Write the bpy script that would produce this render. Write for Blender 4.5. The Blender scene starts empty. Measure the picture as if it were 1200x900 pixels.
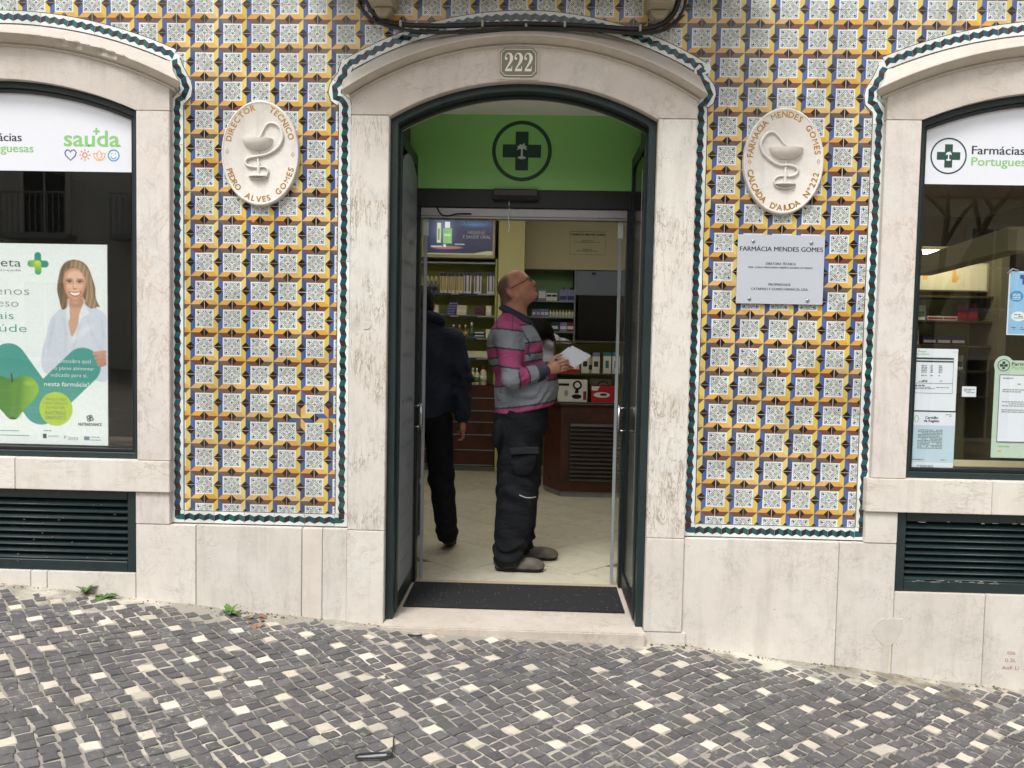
import bpy, bmesh, math, random
import numpy as np
from mathutils import Vector, Matrix, noise as mnoise

# ------------------------------------------------------------------ scene, camera, light
scene = bpy.context.scene
col = scene.collection
RND = random.Random(11)

cam_data = bpy.data.cameras.new("camera")
cam_data.sensor_width = 36.0
cam_data.lens = 28.8
cam_data.clip_start = 0.05
cam_data.clip_end = 500
cam = bpy.data.objects.new("camera", cam_data)
col.objects.link(cam)
cam.matrix_world = (Matrix.Translation((0.0811, -4.0682, 1.4202)) @ Matrix.Rotation(0.0273255, 4, 'Z')
                    @ Matrix.Rotation(-0.0522113, 4, 'X') @ Matrix.Rotation(-0.0200737, 4, 'Y')
                    @ Matrix.Rotation(math.pi / 2, 4, 'X'))
scene.camera = cam

SUN_EL, SUN_AZ = math.radians(58), math.radians(205)      # azimuth measured from +Y towards +X
world = bpy.data.worlds.new("World")
scene.world = world
world.use_nodes = True
wn = world.node_tree
bg = wn.nodes['Background']
sky = wn.nodes.new('ShaderNodeTexSky')
sky.sky_type = 'NISHITA'
sky.sun_disc = False
sky.sun_elevation = SUN_EL
sky.sun_rotation = SUN_AZ
sky.air_density = 1.0
sky.dust_density = 4.0
hsv = wn.nodes.new('ShaderNodeHueSaturation')
hsv.inputs['Saturation'].default_value = 0.10
wn.links.new(sky.outputs[0], hsv.inputs['Color'])
wn.links.new(hsv.outputs[0], bg.inputs['Color'])
bg.inputs['Strength'].default_value = 0.15
sun_d = bpy.data.lights.new("sun", 'SUN')
sun_d.energy = 1.5
sun_d.angle = math.radians(16)
sun_d.color = (1.0, 0.985, 0.96)
sun = bpy.data.objects.new("sun", sun_d)
col.objects.link(sun)
sd = Vector((math.sin(SUN_AZ) * math.cos(SUN_EL), math.cos(SUN_AZ) * math.cos(SUN_EL), math.sin(SUN_EL)))
sun.rotation_euler = sd.to_track_quat('Z', 'Y').to_euler()
scene.view_settings.view_transform = 'Standard'
scene.view_settings.look = 'None'
scene.view_settings.gamma = 1.0
scene.view_settings.exposure = 0.56
scene.cycles.max_bounces = 8
scene.cycles.transparent_max_bounces = 16
scene.cycles.use_denoising = True
scene.cycles.sample_clamp_indirect = 4

# ------------------------------------------------------------------ helpers
def lin1(c):
    return c / 12.92 if c <= 0.04045 else ((c + 0.055) / 1.055) ** 2.4
def S(r, g, b):
    return (lin1(r / 255), lin1(g / 255), lin1(b / 255), 1.0)
def lin(a):
    a = np.asarray(a, float) / 255.0
    return np.where(a <= 0.04045, a / 12.92, ((a + 0.055) / 1.055) ** 2.4)

WL = {}
def link(name, data, org, parent=None):
    o = bpy.data.objects.new(name, data)
    col.objects.link(o)
    org = Vector(org)
    if parent is not None:
        o.parent = parent
        o.location = org - WL[parent.name]
    else:
        o.location = org
    WL[o.name] = org
    return o
def tag(o, label=None, cat=None, group=None, kind=None):
    if label: o['label'] = label
    if cat: o['category'] = cat
    if group: o['group'] = group
    if kind: o['kind'] = kind
    return o
def thing(name, label, cat, loc, group=None):
    return tag(link(name, None, loc), label, cat, group)
def part(name, parent, loc=None):
    return link(name, None, WL[parent.name] if loc is None else loc, parent)

class MB:
    def __init__(self):
        self.v, self.f, self.m, self.s = [], [], [], []
    def add(self, verts, faces, m=0, smooth=False):
        b = len(self.v)
        self.v += [tuple(p) for p in verts]
        for f in faces:
            self.f.append([b + i for i in f]); self.m.append(m); self.s.append(smooth)
        return self
    def poly(self, pts, m=0):
        return self.add(pts, [list(range(len(pts)))], m)
    def flat(self, pts2, y, m=0):
        return self.poly([(p[0], y, p[1]) for p in pts2], m)
    def box(self, x0, x1, y0, y1, z0, z1, m=0):
        return self.add([(x0,y0,z0),(x1,y0,z0),(x1,y1,z0),(x0,y1,z0),(x0,y0,z1),(x1,y0,z1),(x1,y1,z1),(x0,y1,z1)],
                        [[0,3,2,1],[4,5,6,7],[0,1,5,4],[1,2,6,5],[2,3,7,6],[3,0,4,7]], m)
    def prism(self, pts, y0, y1, m=0):
        n = len(pts)
        return self.add([(p[0], y0, p[1]) for p in pts] + [(p[0], y1, p[1]) for p in pts],
                        [list(range(n)), list(range(2*n-1, n-1, -1))] + [[i, n+i, n+(i+1) % n, (i+1) % n] for i in range(n)], m)
    def zprism(self, pts, z0, z1, m=0):
        n = len(pts)
        return self.add([(p[0], p[1], z0) for p in pts] + [(p[0], p[1], z1) for p in pts],
                        [list(range(n)), list(range(2*n-1, n-1, -1))] + [[i, n+i, n+(i+1) % n, (i+1) % n] for i in range(n)], m)
    def obox(self, c, ax, ay, az, m=0):
        c, ax, ay, az = map(Vector, (c, ax, ay, az))
        p = [c + sx*ax + sy*ay + sz*az for sz in (-1, 1) for sx, sy in ((-1,-1),(1,-1),(1,1),(-1,1))]
        return self.add(p, [[0,3,2,1],[4,5,6,7],[0,1,5,4],[1,2,6,5],[2,3,7,6],[3,0,4,7]], m)
    def tube(self, path, r, n=8, m=0, flat=1.0):
        path = [Vector(p) for p in path]
        k = len(path)
        rs = r if isinstance(r, (list, tuple)) else [r] * k
        up = None
        vs, fs = [], []
        for i, p in enumerate(path):
            t = (path[min(i+1, k-1)] - path[max(i-1, 0)])
            if t.length < 1e-9: t = Vector((0, 0, 1))
            t.normalize()
            if up is None:
                up = Vector((0, 1, 0)) if abs(t.y) < .9 else Vector((1, 0, 0))
            a = (up - t * up.dot(t)).normalized(); b = t.cross(a); up = a
            for j in range(n):
                w = 2 * math.pi * j / n
                vs.append(p + a * (math.cos(w) * rs[i] * flat) + b * (math.sin(w) * rs[i]))
        for i in range(k - 1):
            for j in range(n):
                fs.append([i*n+j, i*n+(j+1) % n, (i+1)*n+(j+1) % n, (i+1)*n+j])
        self.add(vs, fs, m, True)
        b = len(self.v) - len(vs)
        self.f.append([b + j for j in range(n)][::-1]); self.m.append(m); self.s.append(False)
        self.f.append([b + (k-1)*n + j for j in range(n)]); self.m.append(m); self.s.append(False)
        return self
    def lathe(self, c, prof, n=16, m=0, sx=1.0, sy=1.0, smooth=True):
        vs, fs = [], []
        k = len(prof)
        for r, z in prof:
            for j in range(n):
                w = 2 * math.pi * j / n
                vs.append((c[0] + r*sx*math.cos(w), c[1] + r*sy*math.sin(w), c[2] + z))
        for i in range(k - 1):
            for j in range(n):
                fs.append([i*n+j, i*n+(j+1) % n, (i+1)*n+(j+1) % n, (i+1)*n+j])
        fs.append(list(range(n))[::-1]); fs.append([(k-1)*n+j for j in range(n)])
        self.add(vs, fs[:-2], m, smooth)
        b = len(self.v) - len(vs)
        for f in fs[-2:]:
            self.f.append([b+i for i in f]); self.m.append(m); self.s.append(False)
        return self
    def mesh(self, name, mats, org, bev=0, seg=1, recalc=True, sharp=None):
        me = bpy.data.meshes.new(name)
        ox, oy, oz = org
        me.from_pydata([(x-ox, y-oy, z-oz) for x, y, z in self.v], [], self.f)
        for m in (mats if isinstance(mats, (list, tuple)) else [mats]):
            me.materials.append(m)
        me.polygons.foreach_set('material_index', self.m)
        me.polygons.foreach_set('use_smooth', self.s)
        if recalc or bev:
            bm = bmesh.new(); bm.from_mesh(me)
            if recalc: bmesh.ops.recalc_face_normals(bm, faces=bm.faces[:])
            if bev:
                es = [e for e in bm.edges if len(e.link_faces) == 2 and e.calc_face_angle(0) > .6]
                bmesh.ops.bevel(bm, geom=es, offset=bev, segments=seg, affect='EDGES', clamp_overlap=True)
            bm.to_mesh(me); bm.free()
        if sharp is not None:
            me.shade_smooth(); me.set_sharp_from_angle(angle=math.radians(sharp))
        me.update()
        return me
    def org(self):
        a = np.array(self.v)
        lo, hi = a.min(0), a.max(0)
        return Vector(((lo[0]+hi[0])/2, (lo[1]+hi[1])/2, lo[2]))
    def build(self, name, mats, parent=None, bev=0, seg=1, recalc=True, sharp=None, org=None):
        org = self.org() if org is None else Vector(org)
        return link(name, self.mesh(name, mats, org, bev, seg, recalc, sharp), org, parent)

def B(x0, x1, y0, y1, z0, z1):
    return MB().box(x0, x1, y0, y1, z0, z1)

# ------------------------------------------------------------------ materials
def N(nt, t, **kw):
    n = nt.nodes.new(t)
    for k, v in kw.items():
        if hasattr(n, k) and not k[0].isupper(): setattr(n, k, v)
    return n
def newmat(name):
    m = bpy.data.materials.new(name); m.use_nodes = True
    nt = m.node_tree
    return m, nt, nt.nodes['Principled BSDF']
def coords(nt, scale=None):
    tc = N(nt, 'ShaderNodeTexCoord'); oi = N(nt, 'ShaderNodeObjectInfo')
    ml = N(nt, 'ShaderNodeVectorMath', operation='SCALE'); ml.inputs[0].default_value = (37.3, 19.1, 53.7)
    nt.links.new(oi.outputs['Random'], ml.inputs['Scale'])
    ad = N(nt, 'ShaderNodeVectorMath', operation='ADD')
    nt.links.new(tc.outputs['Object'], ad.inputs[0]); nt.links.new(ml.outputs[0], ad.inputs[1])
    out = ad.outputs[0]
    if scale:
        sc = N(nt, 'ShaderNodeVectorMath', operation='MULTIPLY'); sc.inputs[1].default_value = scale
        nt.links.new(out, sc.inputs[0]); out = sc.outputs[0]
    return out, oi.outputs['Random']
def noise(nt, vec, scale, detail=5, rough=.6, dist=0):
    n = N(nt, 'ShaderNodeTexNoise')
    n.inputs['Scale'].default_value = scale; n.inputs['Detail'].default_value = detail
    n.inputs['Roughness'].default_value = rough; n.inputs['Distortion'].default_value = dist
    nt.links.new(vec, n.inputs['Vector'])
    return n.outputs['Fac']
def ramp(nt, fac, stops, interp='LINEAR'):
    r = N(nt, 'ShaderNodeValToRGB'); cr = r.color_ramp; cr.interpolation = interp
    while len(cr.elements) < len(stops): cr.elements.new(.5)
    for e, (p, c) in zip(cr.elements, stops):
        e.position = p; e.color = c if len(c) == 4 else (*c, 1)
    nt.links.new(fac, r.inputs[0])
    return r.outputs[0]
def mix(nt, fac, a, b, mode='MIX'):
    m = N(nt, 'ShaderNodeMix', data_type='RGBA', blend_type=mode)
    if isinstance(fac, float): m.inputs[0].default_value = fac
    else: nt.links.new(fac, m.inputs[0])
    for i, x in ((6, a), (7, b)):
        if isinstance(x, (tuple, list)): m.inputs[i].default_value = x
        else: nt.links.new(x, m.inputs[i])
    return m.outputs[2]
def math_(nt, op, a, b=None, c=None):
    m = N(nt, 'ShaderNodeMath', operation=op)
    for i, x in enumerate((a, b, c)):
        if x is None: continue
        if isinstance(x, (int, float)): m.inputs[i].default_value = x
        else: nt.links.new(x, m.inputs[i])
    return m.outputs[0]
def bumpit(nt, bsdf, h, strength, dist=.01):
    b = N(nt, 'ShaderNodeBump'); b.inputs['Strength'].default_value = strength; b.inputs['Distance'].default_value = dist
    nt.links.new(h, b.inputs['Height']); nt.links.new(b.outputs[0], bsdf.inputs['Normal'])
def dark(c, f):
    return (c[0]*f, c[1]*f, c[2]*f, 1)

def mat(name, c, rough=.5, metal=0., var=0., vs=6, rnd=0., bump=0., bs=60, c2=None, spec=.5, emit=None):
    m, nt, b = newmat(name)
    b.inputs['Roughness'].default_value = rough; b.inputs['Metallic'].default_value = metal
    b.inputs['Specular IOR Level'].default_value = spec
    vec, r = coords(nt)
    out = c
    f = noise(nt, vec, vs)
    out = mix(nt, ramp(nt, f, [(.35, (0,0,0)), (.68, (1,1,1))]), c, c2 if c2 else dark(c, 1 - max(var, .04)))
    if rnd:
        k = math_(nt, 'MULTIPLY_ADD', r, rnd, 1 - rnd/2)
        hs = N(nt, 'ShaderNodeHueSaturation'); nt.links.new(k, hs.inputs['Value']); nt.links.new(out, hs.inputs['Color'])
        out = hs.outputs[0]
    nt.links.new(out, b.inputs['Base Color'])
    if bump:
        bumpit(nt, b, noise(nt, vec, bs, 4), bump)
    if emit:
        b.inputs['Emission Color'].default_value = c; b.inputs['Emission Strength'].default_value = emit
    return m

def stone(name, c, warm, vein=0., pits=.5, stretch=(1, 1, 1), veincol=S(120, 105, 92), rnd=.1):
    m, nt, b = newmat(name)
    b.inputs['Roughness'].default_value = .62
    vec, r = coords(nt)
    f1 = noise(nt, vec, 2.3, 7, .62, .4)
    out = mix(nt, ramp(nt, f1, [(.3, (0,0,0)), (.7, (1,1,1))]), c, warm)
    f2 = noise(nt, vec, 11, 8, .7)
    out = mix(nt, math_(nt, 'MULTIPLY', ramp(nt, f2, [(.46, (0,0,0)), (.74, (1,1,1))]), .55), out, dark(c, .74))
    # old grime run down the face in streaks, and blotches of soot
    st_v, _ = coords(nt, (9, 9, .9))
    out = mix(nt, math_(nt, 'MULTIPLY', ramp(nt, noise(nt, st_v, 1.6, 6, .65), [(.52, (0,0,0)), (.72, (1,1,1))]), .22), out, S(140, 130, 116))
    out = mix(nt, math_(nt, 'MULTIPLY', ramp(nt, noise(nt, vec, 5.5, 9, .75, .6), [(.60, (0,0,0)), (.70, (1,1,1))]), .20), out, S(146, 138, 126))
    f3 = noise(nt, vec, 150, 3, .6)
    out = mix(nt, math_(nt, 'MULTIPLY', f3, .22), out, dark(c, .55))
    hgt = f3
    if pits:
        v = N(nt, 'ShaderNodeTexVoronoi'); v.inputs['Scale'].default_value = 85; v.inputs['Randomness'].default_value = 1; nt.links.new(vec, v.inputs['Vector'])
        pm = math_(nt, 'MULTIPLY', math_(nt, 'LESS_THAN', math_(nt, 'ADD', v.outputs['Distance'], math_(nt, 'MULTIPLY', noise(nt, vec, 120, 2), .25)), .30),
                   math_(nt, 'GREATER_THAN', noise(nt, vec, 9, 4, .6), .63 - .06*pits))
        out = mix(nt, math_(nt, 'MULTIPLY', pm, .5), out, dark(veincol, .75))
    if vein:
        sv, _ = coords(nt, stretch)
        for sc, off, w in ((5.2, .5, .010), (9.5, .47, .008)):
            n = noise(nt, sv, sc, 7, .62, .9)
            a = math_(nt, 'ABSOLUTE', math_(nt, 'SUBTRACT', n, off))
            line = ramp(nt, a, [(0, (1,1,1)), (w, (.6,.6,.6)), (w*2.2, (0,0,0))])
            msk = ramp(nt, noise(nt, vec, 4, 3), [(.42, (0,0,0)), (.6, (1,1,1))])
            out = mix(nt, math_(nt, 'MULTIPLY', math_(nt, 'MULTIPLY', line, msk), vein), out, veincol)
    hs = N(nt, 'ShaderNodeHueSaturation')
    nt.links.new(math_(nt, 'MULTIPLY_ADD', r, rnd, 1 - rnd/2), hs.inputs['Value']); nt.links.new(out, hs.inputs['Color'])
    nt.links.new(hs.outputs[0], b.inputs['Base Color'])
    bumpit(nt, b, hgt, .25, .004)
    return m

def glazed(name, c, c2=None, var=.14, rnd=.24, rough=.16):
    m, nt, b = newmat(name)
    b.inputs['Roughness'].default_value = rough
    vec, r = coords(nt)
    out = mix(nt, ramp(nt, noise(nt, vec, 22, 4), [(.35, (0,0,0)), (.7, (1,1,1))]), c, dark(c, 1-var))
    if c2:
        out = mix(nt, ramp(nt, r, [(.25, (0,0,0)), (.75, (1,1,1))]), out, c2)
    # worn grime specks and dull patches in the glaze
    out = mix(nt, math_(nt, 'MULTIPLY', ramp(nt, noise(nt, vec, 6, 6, .7), [(.52, (0,0,0)), (.8, (1,1,1))]), .35), out, S(120, 108, 92))
    r2 = math_(nt, 'FRACT', math_(nt, 'MULTIPLY', r, 7.31))
    hs = N(nt, 'ShaderNodeHueSaturation')
    nt.links.new(math_(nt, 'MULTIPLY_ADD', r2, rnd, 1 - rnd/2), hs.inputs['Value'])
    nt.links.new(math_(nt, 'MULTIPLY_ADD', r, .2, .9), hs.inputs['Saturation'])
    nt.links.new(out, hs.inputs['Color'])
    nt.links.new(hs.outputs[0], b.inputs['Base Color'])
    bumpit(nt, b, noise(nt, vec, 14, 2), .12, .004)
    return m

def printed(name, rough=.45, emit=0.):
    m, nt, b = newmat(name)
    b.inputs['Roughness'].default_value = rough
    a = N(nt, 'ShaderNodeAttribute'); a.attribute_name = 'print'
    vec, r = coords(nt)
    out = mix(nt, math_(nt, 'MULTIPLY', noise(nt, vec, 60, 4), .18), a.outputs['Color'], (.02, .02, .02, 1))
    nt.links.new(out, b.inputs['Base Color'])
    if emit:
        nt.links.new(a.outputs['Color'], b.inputs['Emission Color']); b.inputs['Emission Strength'].default_value = emit
    return m

def fabric(name, rough=.85, bump=.35, bs=300):
    m = printed(name, rough)
    nt = m.node_tree; b = nt.nodes['Principled BSDF']
    vec, r = coords(nt)
    h1 = noise(nt, vec, bs, 3)
    if name == 'cloth':
        sv, _ = coords(nt, (1, 1, 2.2))
        h1 = math_(nt, 'ADD', math_(nt, 'MULTIPLY', h1, .10), math_(nt, 'ADD', math_(nt, 'MULTIPLY', noise(nt, sv, 9, 3, .5, 1.2), 1.6), math_(nt, 'MULTIPLY', noise(nt, sv, 28, 3, .55, .8), .45)))
        bumpit(nt, b, h1, .5, .014)
    else:
        bumpit(nt, b, h1, bump, .002)
    b.inputs['Specular IOR Level'].default_value = .15
    return m

def glass_mat(name, tint=(.93, .96, .94, 1), ior=1.5):
    m = bpy.data.materials.new(name); m.use_nodes = True
    nt = m.node_tree; nt.nodes.clear()
    out = N(nt, 'ShaderNodeOutputMaterial'); mx = N(nt, 'ShaderNodeMixShader')
    tr = N(nt, 'ShaderNodeBsdfTransparent'); gl = N(nt, 'ShaderNodeBsdfGlossy'); fr = N(nt, 'ShaderNodeFresnel')
    tr.inputs[0].default_value = tint; gl.inputs['Roughness'].default_value = 0.0; gl.inputs[0].default_value = (1,1,1,1)
    fr.inputs['IOR'].default_value = ior
    ge_ = N(nt, 'ShaderNodeNewGeometry'); ii = math_(nt, 'MULTIPLY_ADD', ge_.outputs['Backfacing'], 1/ior - ior, ior)
    nt.links.new(ii, fr.inputs['IOR']); nt.links.new(fr.outputs[0], mx.inputs[0]); nt.links.new(tr.outputs[0], mx.inputs[1]); nt.links.new(gl.outputs[0], mx.inputs[2])
    nt.links.new(mx.outputs[0], out.inputs[0])
    return m

M = {}
M['stone'] = stone('limestone', S(221, 214, 204), S(213, 203, 192), 0, .5)
M['stone_arch'] = stone('limestone_arch', S(206, 199, 190), S(194, 183, 173), .25, .6, (1, 1, 1.5))
M['stone_vein'] = stone('limestone_veined', S(223, 220, 212), S(216, 207, 196), .9, .35, (4.2, 1, .8), S(142, 124, 104))
M['stone_pink'] = stone('limestone_pink', S(222, 217, 210), S(216, 204, 196), .5, .5, (1.6, 1, .8), S(172, 150, 134))
M['stone_sill'] = stone('limestone_sill', S(224, 220, 211), S(218, 209, 198), .55, .4, (.6, 1, 2.2), S(168, 150, 134))
M['stone_plinth'] = stone('limestone_plinth', S(224, 219, 210), S(214, 206, 196), .2, .9)
M['stone_hood'] = stone('limestone_hood', S(202, 194, 183), S(186, 177, 166), 0, .5, rnd=.05)
M['threshold'] = stone('threshold_stone', S(204, 194, 182), S(190, 178, 166), .3, .8)
M['filler'] = mat('cement_filler', S(204, 198, 188), .8, var=.1, vs=20, bump=.1)
M['stain'] = mat('rust_stain', S(206, 196, 182), .8, var=.1, vs=20)
M['wall'] = mat('grout', S(206, 200, 190), .85, var=.15, vs=30, bump=.2)
M['render'] = mat('wall_render', S(190, 180, 168), .8, var=.12, vs=4, bump=.2)
M['t_white'] = glazed('glaze_white', S(214, 219, 215), None, .08)
M['t_edge'] = glazed('glaze_border_white', S(220, 224, 220), None, .08)
M['t_blue'] = glazed('glaze_blue', S(66, 82, 128), S(80, 98, 148), .35, .3)
M['t_yellow'] = glazed('glaze_yellow', S(216, 194, 108), S(204, 180, 96), .15)
M['t_orange'] = glazed('glaze_orange', S(216, 170, 92), S(204, 160, 86), .15)
M['t_brown'] = glazed('glaze_brown', S(112, 97, 84), S(110, 74, 64), .3)
M['t_black'] = glazed('glaze_black', S(44, 30, 30), None, .2)
M['t_line'] = glazed('glaze_line', S(38, 60, 64), None, .15)
M['t_dot'] = glazed('glaze_dot', S(32, 66, 72), S(40, 60, 110), .2)
M['t_teal'] = glazed('glaze_teal', S(24, 94, 90), S(30, 78, 92), .35, .3)
M['t_dark'] = glazed('glaze_dark', S(34, 36, 44), S(52, 42, 48), .2)
M['green'] = mat('green_paint', S(33, 49, 50), .38, var=.22, vs=14, bump=.05, bs=90)
M['green_dk'] = mat('dark_green_paint', S(21, 30, 32), .4, var=.2, vs=10, bump=.04)
M['chip'] = mat('bare_chipped_metal', S(150, 146, 138), .6, var=.2, vs=30)
M['glass'] = glass_mat('window_glass', (.95, .97, .95, 1), 1.8)
M['vinyl'] = mat('white_vinyl', S(224, 227, 234), .35, var=.03, vs=2)
M['alu'] = mat('aluminium', S(170, 172, 172), .35, .85, var=.1, vs=30)
M['steel'] = mat('brushed_steel', S(175, 176, 176), .3, .9, var=.1, vs=40)
M['ink'] = mat('black_ink', S(50, 56, 60), .6)
M['ink_green'] = mat('green_ink', S(138, 196, 118), .5)
M['ink_dkgreen'] = mat('dark_green_ink', S(36, 74, 62), .5)
M['ink_teal'] = mat('teal_ink', S(70, 160, 150), .5)
M['ink_grey'] = mat('grey_ink', S(140, 146, 148), .5)
M['ink_white'] = mat('white_ink', S(236, 244, 242), .5)
M['ink_blue'] = mat('blue_ink', S(58, 72, 150), .5)
M['ink_sky'] = mat('sky_blue_ink', S(60, 150, 205), .5)
M['ink_orange'] = mat('orange_ink', S(238, 176, 90), .5)
M['ink_red'] = mat('coral_ink', S(226, 120, 92), .5)
M['gold'] = mat('gilt_paint', S(178, 134, 48), .45, .2, var=.25, vs=40)
M['marble'] = stone('white_marble', S(226, 222, 215), S(218, 210, 202), .25, .2, (1, 1, 1), S(180, 168, 160), .04)
M['sign_grey'] = mat('grey_acrylic', S(186, 192, 200), .18, var=.04, vs=3)
M['num_grey'] = mat('number_enamel', S(122, 120, 104), .4, var=.15, vs=14)
M['num_white'] = mat('number_white', S(240, 234, 220), .4, var=.06, vs=20)
M['cable'] = mat('cable_sheath', S(40, 40, 40), .5, var=.2, vs=30)
M['clip'] = mat('cable_clip', S(170, 168, 160), .5, var=.2, vs=30)
M['corbel'] = stone('corbel_stone', S(180, 170, 150), S(162, 152, 134), 0, .6)
M['transom'] = mat('transom_green', S(134, 196, 112), .4, var=.05, vs=2)
M['plaster'] = mat('ceiling_plaster', S(230, 228, 220), .8, var=.06, vs=5)
M['transom_dk'] = mat('transom_emblem', S(22, 62, 48), .5)
M['palm'] = mat('palm_grey', S(190, 205, 196), .5)
M['mat'] = mat('door_mat_pile', S(40, 40, 42), .95, var=.4, vs=120, bump=.8, bs=400)
M['strip'] = mat('sill_strip', S(176, 162, 134), .5, var=.1, vs=20)
M['frost'] = mat('grey_film', S(132, 138, 143), .5, var=.08, vs=8)
M['film_ink'] = mat('film_ink', S(118, 124, 130), .5)
M['floor'] = stone('floor_marble', S(206, 200, 180), S(190, 183, 162), .35, .3, (1, 1, 1), S(130, 118, 92), .06)
M['floor_joint'] = mat('floor_joint', S(120, 112, 90), .8)
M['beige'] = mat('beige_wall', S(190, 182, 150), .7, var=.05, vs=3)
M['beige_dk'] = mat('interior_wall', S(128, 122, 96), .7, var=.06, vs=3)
M['lime'] = mat('lime_panel', S(178, 184, 110), .6, var=.06, vs=3)
M['pillar'] = mat('yellow_pillar', S(200, 192, 136), .6, var=.05, vs=3)
M['grn_wall'] = mat('green_back_wall', S(112, 148, 104), .6, var=.06, vs=3)
M['bluegrey'] = mat('blue_grey_panel', S(112, 120, 138), .5, var=.05, vs=3)
M['black'] = mat('black_gloss', S(14, 14, 16), .2, var=.1, vs=5)
M['wood'] = mat('dark_red_wood', S(86, 46, 34), .4, var=.35, vs=7, c2=S(60, 32, 26), bump=.05, bs=60)
M['wood_dk'] = mat('dark_slat_wood', S(52, 36, 30), .45, var=.3, vs=9)
M['olive'] = mat('olive_frame', S(70, 62, 34), .5, var=.1, vs=8)
M['rail'] = mat('shelf_edge', S(150, 156, 160), .4, var=.1, vs=20)
M['navy'] = mat('navy_card', S(40, 46, 92), .5, var=.1, vs=10)
M['cream'] = mat('cream_card', S(226, 218, 180), .5, var=.06, vs=10, rnd=.15)
M['wht'] = mat('white_card', S(226, 226, 222), .5, var=.05, vs=10, rnd=.12)
M['purple'] = mat('purple_card', S(130, 128, 190), .5, var=.1, vs=10, rnd=.2)
M['red'] = mat('red_card', S(178, 30, 40), .4, var=.15, vs=10)
M['amber'] = mat('amber_bottle', S(146, 74, 40), .25, var=.3, vs=20)
M['bottle_green'] = mat('green_bottle', S(86, 120, 80), .25, var=.2, vs=20)
M['teal_cap'] = mat('teal_cap', S(40, 130, 140), .4)
M['yellow_cap'] = mat('yellow_cap', S(226, 208, 120), .4)
M['orange_pk'] = mat('orange_pack', S(186, 156, 104), .4, rnd=.3)
M['mauve'] = mat('mauve_pack', S(120, 100, 128), .4, rnd=.3)
M['maroon'] = mat('maroon_pack', S(120, 40, 60), .4, rnd=.2)
M['print'] = printed('poster_print', .35)
M['print_lit'] = printed('lightbox_print', .3, .5)
M['paper'] = mat('white_paper', S(232, 236, 246), .6, var=.02, vs=4)
M['paper_blue'] = mat('pale_blue_paper', S(196, 218, 232), .6, var=.05, vs=4)
M['paper_green'] = mat('pale_green_card', S(196, 214, 198), .6, var=.03, vs=4)
M['poster_blue'] = mat('blue_poster', S(150, 196, 232), .5, var=.1, vs=3)
M['skin'] = fabric('skin', .55, .1, 200)
M['cloth'] = fabric('cloth')
M['shoe'] = fabric('shoe_leather', .6, .3, 120)
M['hair_dk'] = mat('dark_hair', S(24, 20, 20), .5, var=.3, vs=60, bump=.5, bs=120)
M['spec'] = mat('spectacle_frame', S(38, 28, 26), .3)
M['coat'] = mat('white_coat', S(206, 210, 224), .8, var=.08, vs=10)
M['leaf'] = mat('weed_leaf', S(84, 118, 50), .5, var=.3, vs=20, rnd=.3)
M['dry'] = mat('dry_leaf', S(150, 112, 84), .8, var=.3, vs=30, rnd=.3)
M['bark'] = mat('bark', S(72, 62, 52), .9, var=.3, vs=10, bump=.5, bs=30)
M['fac1'] = mat('ochre_render', S(222, 208, 180), .85, var=.12, vs=2)
M['fac2'] = mat('grey_render', S(214, 214, 208), .85, var=.1, vs=2)
M['fac3'] = mat('rose_render', S(226, 198, 186), .85, var=.1, vs=2)
M['roof'] = mat('roof_tile', S(140, 84, 62), .85, var=.3, vs=6, bump=.5, bs=20)
M['dkglass'] = mat('dark_window', S(30, 36, 42), .1, var=.1, vs=3)
M['shutter'] = mat('shutter_white', S(220, 218, 210), .6, var=.05, vs=5)
M['lamp'] = mat('lamp_tube', (1, .96, .84, 1), .4, emit=8)
M['lbox'] = mat('lightbox_face', S(204, 196, 160), .4, emit=.22)
M['graf'] = mat('faded_red_paint', S(176, 110, 104), .8, var=.2, vs=60)

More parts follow.
